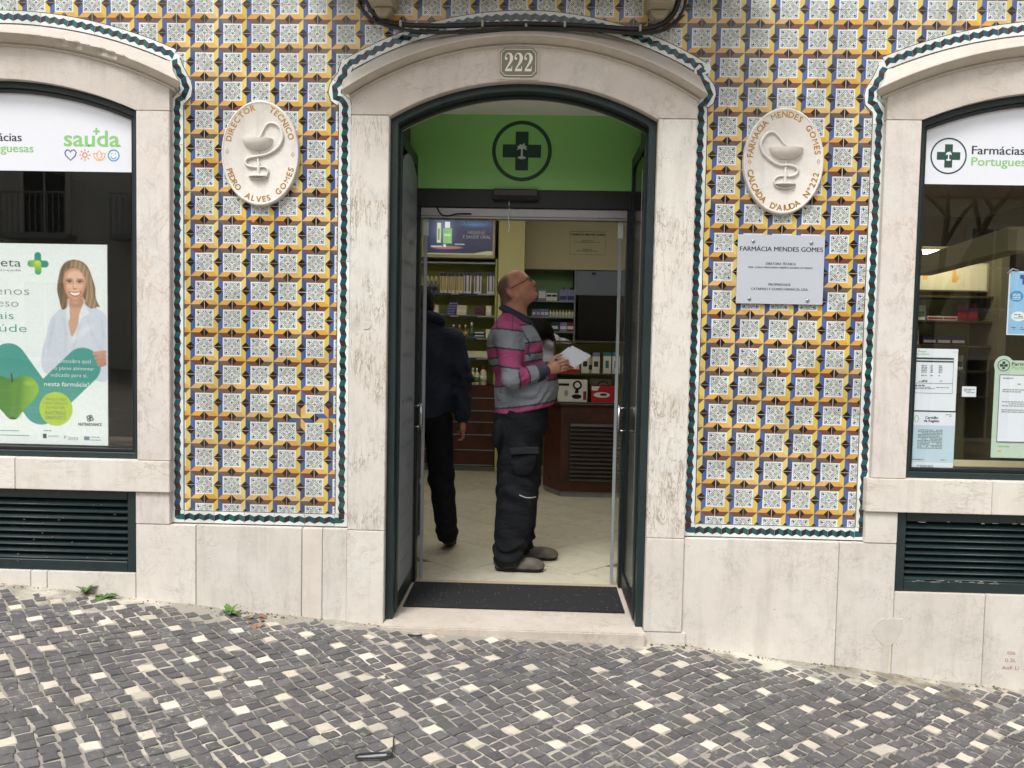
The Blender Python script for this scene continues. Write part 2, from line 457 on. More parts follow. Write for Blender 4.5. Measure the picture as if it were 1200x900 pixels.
def gravelly():
    m, nt, b = newmat('sandy_mortar')
    b.inputs['Roughness'].default_value = .95
    tc = N(nt, 'ShaderNodeTexCoord'); vec = tc.outputs['Object']
    f = noise(nt, vec, 240, 4, .7)
    out = mix(nt, f, S(124, 119, 110), S(178, 171, 159))
    out = mix(nt, ramp(nt, noise(nt, vec, 5, 6, .65), [(.5, (0,0,0)), (.66, (1,1,1))]), out, S(204, 196, 180))
    out = mix(nt, math_(nt, 'MULTIPLY', ramp(nt, noise(nt, vec, 3.1, 7, .7), [(.56, (0,0,0)), (.68, (1,1,1))]), .75), out, S(104, 96, 70))
    nt.links.new(out, b.inputs['Base Color'])
    bumpit(nt, b, f, .7, .006)
    return m
M['mortar'] = gravelly()
def cobble_mat(name, c, c2, smear):
    m, nt, b = newmat(name)
    b.inputs['Roughness'].default_value = .8
    vec, r = coords(nt)
    tc = N(nt, 'ShaderNodeTexCoord')
    ge = N(nt, 'ShaderNodeNewGeometry')
    wv = ge.outputs['Position']
    f = noise(nt, wv, 160, 5, .7)
    out = mix(nt, ramp(nt, f, [(.3, (0,0,0)), (.7, (1,1,1))]), c, c2)
    out = mix(nt, ramp(nt, noise(nt, wv, 13, 3, .5), [(.4, (0,0,0)), (.7, (.6,.6,.6))]), out, dark(c2, 1.12))
    # sand and lime dust rubbed over the faces of the stones
    sm = math_(nt, 'MULTIPLY', ramp(nt, noise(nt, wv, 34, 6, .72), [(.55, (0,0,0)), (.64, (1,1,1))]),
               ramp(nt, noise(nt, wv, 2.2, 5, .6), [(.44, (.12,.12,.12)), (.62, (1,1,1))]))
    out = mix(nt, math_(nt, 'MULTIPLY', sm, smear), out, S(158, 153, 143))
    ta = N(nt, 'ShaderNodeAttribute'); ta.attribute_name = 'tone'            # each stone's own shade
    hs = N(nt, 'ShaderNodeHueSaturation')
    nt.links.new(math_(nt, 'MULTIPLY', math_(nt, 'MULTIPLY_ADD', noise(nt, wv, 9, 2, .5), .4, .8), ta.outputs['Fac']), hs.inputs['Value']); nt.links.new(out, hs.inputs['Color'])
    nt.links.new(hs.outputs[0], b.inputs['Base Color'])
    bumpit(nt, b, f, .6, .006)
    return m
M['cob_dk'] = cobble_mat('basalt_cobble', S(76, 75, 77), S(98, 96, 95), .9)
M['cob_lt'] = cobble_mat('limestone_cobble', S(214, 206, 190), S(190, 181, 164), .6)

# ------------------------------------------------------------------ lettering
def text_mesh(body, offset=0.0, spacing=1.0):
    cu = bpy.data.curves.new('lettering', 'FONT')
    cu.body = body; cu.size = 1; cu.offset = offset; cu.space_character = spacing; cu.resolution_u = 3
    o = bpy.data.objects.new('lettering', cu); col.objects.link(o)
    dg = bpy.context.evaluated_depsgraph_get()
    me = bpy.data.meshes.new_from_object(o.evaluated_get(dg))
    v = np.zeros(len(me.vertices) * 3); me.vertices.foreach_get('co', v)
    v = v.reshape(-1, 3)[:, :2]
    f = [list(p.vertices) for p in me.polygons]
    bpy.data.objects.remove(o); bpy.data.curves.remove(cu); bpy.data.meshes.remove(me)
    return v, f
_tc = {}
def text_vf(body, offset, spacing=1.0):
    k = (body, offset, spacing)
    if k not in _tc: _tc[k] = text_mesh(body, offset, spacing)
    return _tc[k]
CAP = text_vf('H', 0)[0][:, 1].max()
def put_text(mb, body, x0, x1, zbase, cap, y, m=0, offset=0.012, align='fit'):
    v, f = text_vf(body, offset)
    lo, hi = v[:, 0].min(), v[:, 0].max()
    sz = cap / CAP
    if align == 'fit': sx = (x1 - x0) / (hi - lo); ox = x0
    else:
        sx = sz; w = (hi - lo) * sx
        ox = x0 if align == 'l' else (x1 - w if align == 'r' else (x0 + x1 - w) / 2)
    mb.add([(ox + (a - lo) * sx, y, zbase + b * sz) for a, b in v], f, m)
    return mb
def word(parent, body, x0, x1, zbase, cap, y, m, offset=.012, name='lettering'):
    # weight comes from a second copy laid a hair's breadth beside the first
    mb = MB(); d = max(0, offset)*cap*2.2
    put_text(mb, body, x0, x1-d, zbase, cap, y, 0, min(offset, 0))
    if d: put_text(mb, body, x0+d, x1, zbase, cap, y-.00015, 0, 0)
    return mb.build(name, m, parent, recalc=False)
def arc_text(mb, body, cx, cz, rx, rz, a0, a1, cap, y, outward=True, m=0, offset=0.02):
    """letters spread along an ellipse between two angles (degrees)"""
    n = 400
    aa = np.radians(np.linspace(a0, a1, n))
    px, pz = cx + rx*np.cos(aa), cz + rz*np.sin(aa)
    L = np.concatenate([[0], np.cumsum(np.hypot(np.diff(px), np.diff(pz)))])
    ws = []
    for ch in body:
        if ch == ' ': ws.append(.42)
        else:
            v, f = text_vf(ch, offset); ws.append(v[:, 0].max() - v[:, 0].min() + .14)
    tot = sum(ws); sz = cap / CAP
    pos = 0
    for ch, w in zip(body, ws):
        mid = (pos + w/2) / tot * L[-1]; pos += w
        if ch == ' ': continue
        x = np.interp(mid, L, px); z = np.interp(mid, L, pz)
        x2 = np.interp(min(mid + .004, L[-1]), L, px); z2 = np.interp(min(mid + .004, L[-1]), L, pz)
        x1 = np.interp(max(mid - .004, 0), L, px); z1 = np.interp(max(mid - .004, 0), L, pz)
        t = math.atan2(z2 - z1, x2 - x1)
        v, f = text_vf(ch, 0 if ch in 'M' else offset)
        c, s = math.cos(t), math.sin(t)
        mx = (v[:, 0].min() + v[:, 0].max()) / 2
        pts = []
        for a, b in v:
            a, b = (a - mx) * sz, (b - CAP/2) * sz
            pts.append((x + a*c - b*s, y, z + a*s + b*c))
        mb.add(pts, f, m)
    return mb
def stroke(mb, pts, ws, y, m=0, closed=False):
    """flat brush stroke of varying width in the facade plane"""
    n = len(pts)
    if not isinstance(ws, (list, tuple)): ws = [ws] * n
    l, r = [], []
    for i in range(n):
        a = pts[(i-1) % n] if (closed or i > 0) else pts[i]
        b = pts[(i+1) % n] if (closed or i < n-1) else pts[i]
        dx, dz = b[0]-a[0], b[1]-a[1]
        d = math.hypot(dx, dz) or 1
        nx, nz = -dz/d, dx/d
        l.append((pts[i][0]+nx*ws[i]/2, y, pts[i][1]+nz*ws[i]/2)); r.append((pts[i][0]-nx*ws[i]/2, y, pts[i][1]-nz*ws[i]/2))
    k = n if closed else n-1
    mb.add(l + r, [[i, (i+1) % n, n+(i+1) % n, n+i] for i in range(k)], m)
    return mb
def ring(mb, cx, cz, r, w, y, m=0, n=40, a0=0, a1=360):
    full = a1 - a0 >= 360
    k = n if full else n+1
    pts = [(cx + r*math.cos(math.radians(a0+(a1-a0)*i/n)), cz + r*math.sin(math.radians(a0+(a1-a0)*i/n))) for i in range(k)]
    return stroke(mb, pts, w, y, m, full)
def disc(mb, cx, cz, rx, rz, y, m=0, n=24):
    return mb.flat([(cx + rx*math.cos(2*math.pi*i/n), cz + rz*math.sin(2*math.pi*i/n)) for i in range(n)], y, m)
def smooth_path(pts, n=8):
    """Catmull-Rom through the points"""
    P = [Vector(p) for p in pts]; out = []
    for i in range(len(P)-1):
        p0, p1, p2, p3 = P[max(i-1, 0)], P[i], P[i+1], P[min(i+2, len(P)-1)]
        for j in range(n):
            t = j / n
            out.append(.5*((2*p1) + (p2-p0)*t + (2*p0-5*p1+4*p2-p3)*t*t + (3*p1-p0-3*p2+p3)*t**3))
    out.append(P[-1])
    return out

# ------------------------------------------------------------------ the ground
GX = [-40, -4, -2.617, -2.176, -1.737, -1.3, -.849, -.3, .3, .849, 1.273, 1.611, 2.116, 2.534, 4, 40]
GZ = [2.9, .245, .139, .103, .063, .028, -.007, -.030, -.045, -.073, -.129, -.158, -.215, -.249, -.37, -3.1]
def gnd(x, y):
    return float(np.interp(x, GX, GZ)) + .02 * max(min(y + .03, 0), -6)
xs = [-40, -20, -10, -6, -4] + [round(-3.2 + .018*i, 3) for i in range(356)] + [4, 6, 10, 20, 40]
ys = [.3, -.03] + [round(-.05 - .018*i, 3) for i in range(100)] + [-2, -2.5, -3, -4.5, -6, -10, -20, -40]
def drift(x, y):
    """sand and lime washed over the setts: thick along the wall, in loose patches further out"""
    if not (-3.3 < x < 3.3 and -2 < y): return -.0055
    n1 = mnoise.noise((x*1.9, y*2.6, .3)) + .5*mnoise.noise((x*5.1, y*6.0, 1.7)) + .25*mnoise.noise((x*14, y*16, 4.1))
    wall = max(0, 1 + (y + .05)/(.16 if x < .5 else .24))
    left = max(0, min(1, (-.3 - x)/1.2))*max(0, min(1, 1 - abs(y + .42)/.5))
    fine = mnoise.noise((x*31, y*31, 9.0))*.6 + mnoise.noise((x*67, y*67, 2.0))*.4
    return -.0030 + .0030*fine + .0060*max(0, n1 - .20 + .45*left) + wall*(.0030 + .005*n1)
g = MB()
gv = [(x, y, gnd(x, y) + drift(x, y)) for y in ys for x in xs]
gf = [[j*len(xs)+i, j*len(xs)+i+1, (j+1)*len(xs)+i+1, (j+1)*len(xs)+i] for j in range(len(ys)-1) for i in range(len(xs)-1)]
g.add(gv, gf, 0, True)
pavement = g.build('pavement', M['mortar'], org=(0, 0, 0))
tag(pavement, kind='structure')

def cobble(mb, c, q, m, h0=.0):
    """one small setts stone: q four corner points on the ground, a domed worn top"""
    cx, cy = c
    out = []
    for i in range(4):
        a, b = q[i], q[(i+1) % 4]
        out.append(a)
        k = RND.uniform(-.0045, .003)
        mx, my = (a[0]+b[0])/2, (a[1]+b[1])/2
        d = math.hypot(mx-cx, my-cy) or 1
        out.append((mx + (mx-cx)/d*k, my + (my-cy)/d*k))
    n = 8
    tilt = (RND.uniform(-.05, .05), RND.uniform(-.05, .05))
    vs = []
    for s, dz in ((1.0, -.020), (.985, .0004), (.90, .0022)):
        for x, y in out:
            X, Y = cx + (x-cx)*s, cy + (y-cy)*s
            vs.append((X, Y, gnd(X, Y) + h0 + dz + tilt[0]*(X-cx) + tilt[1]*(Y-cy)))
    fs = [[i, (i+1) % n, n+(i+1) % n, n+i] for i in range(n)] + [[n+i, n+(i+1) % n, 2*n+(i+1) % n, 2*n+i] for i in range(n)] + [[2*n+i for i in range(n)]]
    mb.add(vs, fs, m)
    return mb
P = .0600
c45, s45 = math.cos(math.radians(43)), math.sin(math.radians(43))
stones = []
for a in range(-75, 76):
    for b in range(-75, 76):
        wx = .014*math.sin(b*.55 + 1.3*math.sin(a*.21)) + .02*math.sin(b*.13); wy = .014*math.sin(a*.5 + 1.1*math.sin(b*.17)) + .02*math.sin(a*.11+1)
        u, v = a*P + wx, b*P + wy
        x, y = u*c45 - v*s45, u*s45 + v*c45 - .8
        if not (-3.1 < x < 3.1 and -2.1 < y < -.055): continue
        if abs(x) < .66 and y > -.135: continue
        white = ((a + (b//3)) % 3 == 0 and b % 3 == 0 and RND.random() < .93) or RND.random() < .008
        if white and RND.random() < .12: white = False
        hu, hv = P*RND.uniform(.405, .470), P*RND.uniform(.405, .470); u += RND.uniform(-.0028, .0028); v += RND.uniform(-.0028, .0028)
        if white: hu *= 1.06; hv *= 1.04
        q = []
        for su, sv in ((-1,-1),(1,-1),(1,1),(-1,1)):
            du = u + su*hu + RND.uniform(-.0050, .0050); dv = v + sv*hv + RND.uniform(-.0050, .0050)
            q.append((du*c45 - dv*s45, du*s45 + dv*c45 - .8))
        near = max(0, (y + .32) / .28)
        if near > 0 and RND.random() < .25*near: continue
        stones.append((y, x, q, 1 if white else 0, -.0035*near + RND.uniform(-.002, .002)))
camx, camy = .081, -4.068
def shown(s):
    y, x = s[0], s[1]
    d = y - camy
    return abs((x - camx)/d + .027) < .63 and y > -1.28 - .17*(x-0)/1.8*1.0 - .25
stones.sort(key=lambda s: (not shown(s), s[0]))
def tones(o, n):
    at = o.data.attributes.new('tone', 'FLOAT', 'POINT')
    at.data.foreach_set('value', np.repeat([RND.choice((.82, .92, .97, 1.0, 1.04, 1.1, 1.22)) for _ in range(n)], 24).astype(np.float32))
rest = MB()
for i, (y, x, q, w, h0) in enumerate(stones):
    if i < 300:
        mb = MB(); cobble(mb, (x, y), q, 0, h0)
        tones(mb.build('cobblestone', M['cob_lt'] if w else M['cob_dk'], pavement, recalc=False), 1)
    else:
        cobble(rest, (x, y), q, w, h0)
o = rest.build('cobblestone', [M['cob_dk'], M['cob_lt']], pavement, recalc=False)
o['kind'] = 'stuff'
tones(o, len(rest.v)//24)

# ------------------------------------------------------------------ the building
bld = thing('pharmacy_building', 'tiled pharmacy front with patterned tiles and three arched limestone openings', 'building', (0, 0, 0))

def arc_pts(cx, r, cz, x0, x1, n=24):
    return [(x, cz + math.sqrt(r*r - (x-cx)**2)) for x in np.linspace(x0, x1, n)]
DOOR_IN = dict(cx=0, r=1.288, cz=1.388); DOOR_HB = dict(cx=0, r=1.497, cz=1.301)
WINS = (-2.6, 2.605)
def win_in(cx): return dict(cx=cx, r=1.762, cz=.898)
def win_hb(cx): return dict(cx=cx, r=2.025, cz=.768)

# masonry behind the tiles, with the three openings left open
w = MB()
TOP = 4.2
for x0, x1 in ((-5.2, -3.29), (-1.91, -.66), (.66, 1.905), (3.305, 5.4)):
    w.box(x0, x1, .0016, .30, -.9, TOP)
def lintel(half, arc, cx):
    pts = [(cx-half, TOP), (cx-half, arc['cz'] + math.sqrt(arc['r']**2-half**2))] + arc_pts(cx, arc['r'], arc['cz'], cx-half, cx+half, 20)[1:-1] + \
          [(cx+half, arc['cz'] + math.sqrt(arc['r']**2-half**2)), (cx+half, TOP)]
    w.prism(pts, .0016, .30)
lintel(.66, dict(r=1.288, cz=1.41), 0)
for cx in WINS: lintel(.6999, dict(r=1.762, cz=.915), cx); w.box(cx-.6999, cx+.6999, .012, .30, -.9, .20)
w.build('wall', M['wall'], bld, org=(0, 0, 0))

# --- azulejo tiles
s = .33
def tile_mesh(name, clip=None):
    mb = MB()
    e = .010                                            # half joint, in tile units
    L0, L1, L2 = 0.0, -.00025, -.0005
    def pl(pts, layer, m): mb.flat([(min(max(x, e), 1-e)*.14, min(max(z, e), 1-e)*.14) for x, z in pts], layer, m)
    WHT, BLU, YEL, ORA, BRO, BLK, LIN, DOT = range(8)
    for X in (0, 1):
        for Z in (0, 1):
            fx = lambda t: abs(X - t); fz = lambda t: abs(Z - t)
            pl([(fx(0), fz(0)), (fx(s), fz(0)), (fx(s), fz(s)), (fx(0), fz(s))], L0, WHT)
            pl([(fx(0), fz(s)), (fx(s), fz(s)), (.5, .5), (fx(0), .5)], L0, BRO if Z == 0 else ORA)
            pl([(fx(s), fz(0)), (fx(s), fz(s)), (.5, .5), (.5, fz(0))], L0, YEL if X == 0 else BLU)
            # ornament of the quarter rosette
            def ln(p, wd, m=LIN):
                p = [(fx(a), fz(b)) for a, b in p]
                tmp = MB(); stroke(tmp, p, wd, 0, 0)
                for f in tmp.f: pl([(tmp.v[i][0], tmp.v[i][2]) for i in f], L1, m)
            for a, b in ((.02, .09), (.115, .175), (.2, .262)):
                ln([(a, .268), (b, .268)], .015); ln([(.268, a), (.268, b)], .015)
            ln([(.25, .2), (.262, .262), (.2, .25)], .012)
            # white bar across the quarter with a dark outline, curls towards the middle
            lob = [(.12 + .095*t + .030*c_, .12 - .095*t + .030*s_) for t, c_, s_ in
                   ((-1, -.7, -.7), (-1.25, -.45, .45), (-1, .7, .7), (0, .5, .5), (1, .7, .7), (1.25, .45, -.45), (1, -.7, -.7), (0, -.5, -.5), (-1, -.7, -.7))]
            ln(lob, .019)
            ln([(.02, .105), (.05, .125), (.075, .095), (.055, .06)], .015); ln([(.105, .02), (.125, .05), (.095, .075), (.06, .055)], .015)
            ln([(.235, .115), (.205, .135), (.215, .165)], .014); ln([(.115, .235), (.135, .205), (.165, .215)], .014)
            cxx, czz = fx(.208), fz(.208)
            pl([(cxx + .036*math.cos(k*math.pi/3), czz + .036*math.sin(k*math.pi/3)) for k in range(6)], L2, DOT)
            pl([(fx(.0), fz(.0)), (fx(.04), fz(.0)), (fx(.03), fz(.03)), (fx(0), fz(.04))], L2, LIN)
    for p in ([(.345, 0), (.655, 0), (.5, .165)], [(.345, 1), (.655, 1), (.5, .835)], [(0, .345), (0, .655), (.165, .5)], [(1, .345), (1, .655), (.835, .5)]):
        pl(p, L2, BLK)
    # body of the tile
    a, b = e*.14, (1-e)*.14
    mb.add([(a,0,a),(b,0,a),(b,0,b),(a,0,b),(a,.009,a),(b,.009,a),(b,.009,b),(a,.009,b)],
           [[0,1,5,4],[1,2,6,5],[2,3,7,6],[3,0,4,7]], WHT)
    me = mb.mesh(name, [M[k] for k in ('t_white','t_blue','t_yellow','t_orange','t_brown','t_black','t_line','t_dot')], (0, 0, 0), recalc=False)
    if clip:
        bm = bmesh.new(); bm.from_mesh(me)
        bmesh.ops.bisect_plane(bm, geom=bm.verts[:]+bm.edges[:]+bm.faces[:], plane_co=(clip, 0, 0), plane_no=(1, 0, 0), clear_outer=True)
        bm.to_mesh(me); bm.free()
    return me
tile_me = tile_mesh('tile')
tile_cut = tile_mesh('tile_cut', .048)
PX, PZ = -1.5777, 3.0436
QX = .9925
panels = {}
for k, x in (('L', -1.29), ('R', 1.28), ('T', 0)):
    panels[k] = part('tile_panel', bld, (x, 0, .53 if k != 'T' else 2.76))
def covered(x, z):
    if z < .47: return True
    if abs(x) < .875 and (z < 2.56 or z < 1.301 + math.sqrt(max(0, 1.585**2 - x*x))): return True
    for cx in WINS:
        d = abs(x-cx)
        if d < .90 and (z < 2.58 or z < .768 + math.sqrt(max(0, 2.12**2 - d*d))): return True
    return False
odd = {('L', 3, 14): 1, ('L', 4, 14): 3, ('L', 5, 14): 2, ('R', 1, 20): 2, ('R', 2, 20): 2}
def put_tile(me, x, z, key, i, j):
    c = [(x+.14*a, z+.14*b) for a in (.02, .5, .98) for b in (.02, .5, .98)]
    if all(covered(*p) for p in c): return
    k = 'T' if z > 2.76 else ('L' if x < 0 else 'R')
    ox, oz = (x, z)
    o = link('tile', me, (x + RND.uniform(-.0006, .0006), RND.uniform(-.0006, .0006), z + RND.uniform(-.0006, .0006)), panels[k])
    o.rotation_euler = (RND.uniform(-.004, .004), RND.uniform(-.003, .003), RND.uniform(-.004, .004))
    q = odd.get((k, i, j), 0)
    if q:
        o.rotation_euler.y = q*math.pi/2
        d = Vector((.07, 0, .07)); rr = Matrix.Rotation(q*math.pi/2, 3, 'Y')
        o.location += d - rr @ d
for j in range(-1, 18):
    zt = PZ - .14*j
    for i in range(-11, 16):
        x = PX + .14*i
        if x < .66: put_tile(tile_me, x, zt-.14, 'l', i, j)
    put_tile(tile_cut, PX + .14*16, zt-.14, 'l', 99, j)
    for i in range(-2, 15):
        put_tile(tile_me, QX + .14*i, zt-.14, 'r', i, j)

# chips knocked out of the glaze, showing the red body
M['terracotta'] = mat('tile_body', S(196, 140, 112), .9, var=.25, vs=60)
for x, z in ((-1.29, 1.78), (-1.06, 2.06), (-1.43, .98), (-1.15, 1.31), (1.13, 1.30), (1.37, .92), (1.53, 1.52), (1.40, .72), (-1.21, .83), (1.02, 1.12), (-1.33, 1.99), (1.20, 2.69)):
    n_ = RND.randint(6, 9); rr_ = RND.uniform(.004, .009)
    MB().prism([(x + rr_*RND.uniform(.5, 1.3)*math.cos(2*math.pi*k/n_), z + rr_*RND.uniform(.5, 1.1)*math.sin(2*math.pi*k/n_)) for k in range(n_)], -.0016, .001).build('glaze_chip', M['terracotta'], panels['L' if x < 0 else 'R'])
# --- teal and black ribbon border, laid tile by tile along its path
border = part('tile_border', bld, (0, 0, .5))
def ribbon(path, step=.14, hw=.0335, per=6, line_out=+1, phase=0):
    path = [Vector((p[0], 0, p[1])) for p in path]
    L = [0]
    for a, b in zip(path, path[1:]): L.append(L[-1] + (b-a).length)
    tot = L[-1]; n = max(1, round(tot/step)); d = tot/n
    def at(sv):
        sv = min(max(sv, 0), tot)
        for i in range(len(path)-1):
            if sv <= L[i+1] or i == len(path)-2:
                seg = path[i+1]-path[i]; t = (sv-L[i])/max(seg.length, 1e-9)
                p = path[i] + seg*t
                a = path[max(i-1, 0)]; b = path[min(i+2, len(path)-1)]
                t0 = (path[i+1]-a).normalized(); t1 = (b-path[i]).normalized()
                tt = (t0*(1-t) + t1*t).normalized()
                return p, Vector((-tt.z, 0, tt.x))
    k = phase
    if tot < .5:
        mbp = MB(); c0 = path[-1]
        mbp.flat([(c0.x + .036*math.cos(a_), c0.z + .036*math.sin(a_)) for a_ in np.linspace(0, 2*math.pi, 9)[:-1]], -.0038, 0); mbp.build('border_tile', [M['t_edge']], border, recalc=False)
    for j in range(n):
        mb = MB()
        s0, s1 = j*d + .0009, (j+1)*d - .0009
        hs = np.linspace(s0, s1, per+1)
        y0 = -.0045 if tot > .5 else -.0054
        fr = [at(x) for x in hs]
        for q in range(per):
            (pa, na), (pb, nb) = fr[q], fr[q+1]
            ca, cb = ((1 if (k+q) % 2 else -1)*(.0052 if per == 6 else .0038), (1 if (k+q+1) % 2 else -1)*(.0052 if per == 6 else .0038))
            bw = .0145
            def P_(p, n_, t, y): return (p.x + n_.x*t, y, p.z + n_.z*t)
            lines = [(-hw, -hw), (-hw+.0035, -hw+.0035), (ca-bw, cb-bw), (ca+bw, cb+bw), (hw-.0035, hw-.0035), (hw, hw)]
            mats_ = [1, 0, 2 if (k+q) % 2 else 3, 0, 1]
            if line_out > 0: mats_[0] = 0 if hw < .03 else 1
            for (ta, tb), (ua, ub), mm in zip(lines, lines[1:], mats_):
                mb.poly([P_(pa, na, ta, y0), P_(pb, nb, tb, y0), P_(pb, nb, ub, y0), P_(pa, na, ua, y0)], mm)
            for t in (-hw, hw):
                mb.poly([P_(pa, na, t, y0), P_(pb, nb, t, y0), P_(pb, nb, t, .009), P_(pa, na, t, .009)], 0)
        for fr_ in (fr[0], fr[-1]):
            p, nn = fr_
            mb.poly([P_(p, nn, -hw, y0), P_(p, nn, hw, y0), P_(p, nn, hw, .009), P_(p, nn, -hw, .009)], 0)
        k += per
        mb.build('border_tile', [M['t_edge'], M['t_black'], M['t_teal'], M['t_dark']], border, recalc=False)
    return k
def corner(x, z, sx):
    mb = MB(); h = .0335; y0 = -.0047
    mb.flat([(x-h, z-h), (x+h, z-h), (x+h, z+h), (x-h, z+h)], y0, 0)
    b_ = .0145
    mb.flat([(x-b_, z+h), (x+b_, z+h), (x+b_, z+h*.2), (x-b_, z+h*.1)], y0-.0003, 3)
    mb.flat([(x-b_, z+h*.1), (x+b_, z+h*.2), (x+sx*b_, z-b_), (x-sx*b_*.3, z-b_*.9), (x-sx*b_, z-b_*.3)] if sx > 0 else [(x-b_, z+h*.2), (x+b_, z+h*.1), (x+b_, z-b_*.3), (x+b_*.3, z-b_*.9), (x-b_, z-b_)], y0-.0003, 2)
    mb.flat([(x+sx*b_, z+b_), (x+sx*h, z+b_), (x+sx*h, z-b_), (x+sx*b_, z-b_)], y0-.0004, 2)
    mb.flat([(x-sx*h, z-h), (x-sx*(h-.0035), z-h), (x-sx*(h-.0035), z+h), (x-sx*h, z+h)], y0-.0002, 1)
    mb.flat([(x-h, z-h), (x+h, z-h), (x+h, z-h+.0035), (x-h, z-h+.0035)], y0-.0002, 1)
    mb.build('border_tile', [M['t_edge'], M['t_black'], M['t_teal'], M['t_dark']], border, recalc=False)
def mir(p): return [(-a, b) for a, b in p][::-1]
door_arch = arc_pts(0, 1.692, 1.301, -.868, .868, 40)
wig_door = [(-.877, 2.50), (-.877, 2.572), (-.892, 2.584), (-.918, 2.592), (-.929, 2.61), (-.930, 2.64), (-.908, 2.674), (-.884, 2.705), (-.879, 2.73), (-.868, 2.757)]
wig_doorR = [(.862, 2.50), (.860, 2.584), (.872, 2.592), (.893, 2.606), (.900, 2.622), (.900, 2.65), (.876, 2.688), (.850, 2.712), (.846, 2.735), (.868, 2.757)]
ribbon([(-.877, .534), (-.877, 2.50)], per=5)
ribbon(wig_door, .10, per=4)
ribbon(door_arch)
ribbon(wig_doorR, .10, per=4)
ribbon([(.862, .534), (.862, 2.50)], per=5)
for cx, sg in ((WINS[0], 1), (WINS[1], -1)):
    X = lambda a: cx + sg*a
    vert = [(X(.888), .534), (X(.888), 2.50)]
    wig = [(X(.888), 2.50), (X(.888), 2.566), (X(.905), 2.585), (X(.928), 2.603), (X(.936), 2.622), (X(.928), 2.66), (X(.900), 2.707), (X(.886), 2.735), (X(.872), 2.772)]
    ribbon(vert, per=5)
    ribbon(wig, .10, per=4)
    aw = arc_pts(0, 2.2035, .768, -.872, .872, 40)
    ribbon([(cx+a, b) for a, b in aw])
    ex = -.877 if sg > 0 else .862
    a_, b_ = sorted((X(.888), ex))
    ribbon([(a_+.0345, .4995), (b_-.0345, .4995)])
    corner(a_, .4995, 1); corner(b_, .4995, -1)

# --- carved stone surrounds
def st(parent, pts, y0, y1, m, bev=.003, name='stone'):
    return MB().prism(pts, y0, y1).build(name, m, parent, bev=bev, seg=2)
def sb(parent, x0, x1, z0, z1, y0, y1, m, bev=.003, name='stone'):
    return MB().box(x0, x1, y0, y1, z0, z1).build(name, m, parent, bev=bev, seg=2)
J = .0012
sur = part('stone_surround', bld, (0, 0, 0))
sur['label'] = 'limestone surround of the doorway'
for sg in (-1, 1):
    x0, x1 = sorted((sg*.838, sg*.652))
    sb(sur, x0, x1, .4625, 2.504, -.042, .28, M['stone_vein'])
    zb = gnd(sg*.75, -.04) - .04
    if sg > 0:
        sb(sur, x0, x1, -.008, .4605, -.046, .28, M['stone_plinth']); sb(sur, x0, x1 + .02, zb - .05, -.010, -.044, .28, M['stone_plinth'])
    else:
        sb(sur, x0, x1, zb, .4605, -.046, .28, M['stone_sill'])
top = arc_pts(0, 1.537, 1.301, -.838, .838, 28)
inn = arc_pts(0, 1.288, 1.388, -.652, .652, 28)
st(sur, [(-.838, 2.506)] + top + [(.838, 2.506), (.652, 2.506)] + inn[::-1] + [(-.652, 2.506)], -.042, .28, M['stone_arch'], .003)
def hood(parent, cx, r, cz, ends, cav, n=110):
    # thin bead, hollow, front edge, then the long weathered top sloping back to the wall
    prof = [(-.004, -.035, 0), (0, -.050, 0), (.005, -.057, 0), (.010, -.053, 0), (.0125, -.047, .1), (.016, -.056, .2), (.5*cav+.004, -.070, .6), (.85*cav+.003, -.090, .9), (cav+.003, -.102, 1), (cav+.006, -.106, 1), (cav+.012, -.104, 1.05), (.085, -.044, 1.6), (.120, -.003, 2)]
    mb = MB(); k = len(prof); vs = []
    for i in range(n+1):
        for q, (d, y, e) in enumerate(prof):
            xe = ends[0] + (ends[1]-ends[0])*e if e <= 1 else ends[1] + (ends[2]-ends[1])*min(1, (e-1))**.6
            a1 = math.asin(xe/(r+d)); a = -a1 + 2*a1*i/n
            if cx < -2 and q in (7, 8, 9, 10, 11) and n*.60 < i < n*.90:        # broken lower edge of the left hood
                chip = max(0, .35 + mnoise.noise((i*.33, 3.1, 0))*1.5)*min(1, (i/n-.60)*14, (.90-i/n)*14)
                if q < 11: d += .014*chip*(q/9); y += .034*chip
                else: d += .006*chip
            vs.append((cx + (r+d)*math.sin(a), y, cz + (r+d)*math.cos(a)))
    fs = [[i*k+j, (i+1)*k+j, (i+1)*k+j+1, i*k+j+1] for i in range(n) for j in range(k-1)]
    fs += [list(range(k)), [n*k+j for j in range(k)][::-1]]
    mb.add(vs, fs, 0)
    return mb.build('hood_moulding', M['stone_hood'], parent, sharp=28)
hood(sur, 0, 1.536, 1.301, (.845, .872, .850), .026)
for cx in WINS:
    ws = part('stone_surround', bld, (cx, 0, .7))
    ws['label'] = 'limestone surround of the %s shop window' % ('left' if cx < 0 else 'right')
    for sg in (-1, 1):
        x0, x1 = sorted((cx + sg*.866, cx + sg*.70))
        sb(ws, x0, x1, .788, 2.514, -.042, .28, M['stone_pink'])
    top = arc_pts(cx, 2.048, .768, cx-.866, cx+.866, 28); inn = arc_pts(cx, 1.762, .898, cx-.70, cx+.70, 28)
    st(ws, [(cx-.866, 2.516)] + top + [(cx+.866, 2.516), (cx+.70, 2.516)] + inn[::-1] + [(cx-.70, 2.516)], -.042, .28, M['stone_arch'])
    hood(ws, cx, 2.047, .768, (.900, .945, .862), .040)
    if cx < 0:
        sb(ws, -3.47, -2.52, .628, .786, -.050, .28, M['stone_sill']); sb(ws, -2.518, -1.733, .628, .786, -.050, .28, M['stone_sill'])
    else:
        sb(ws, 1.716, 2.32, .622, .786, -.050, .28, M['stone_sill']); sb(ws, 2.322, 3.48, .622, .786, -.050, .28, M['stone_sill'])
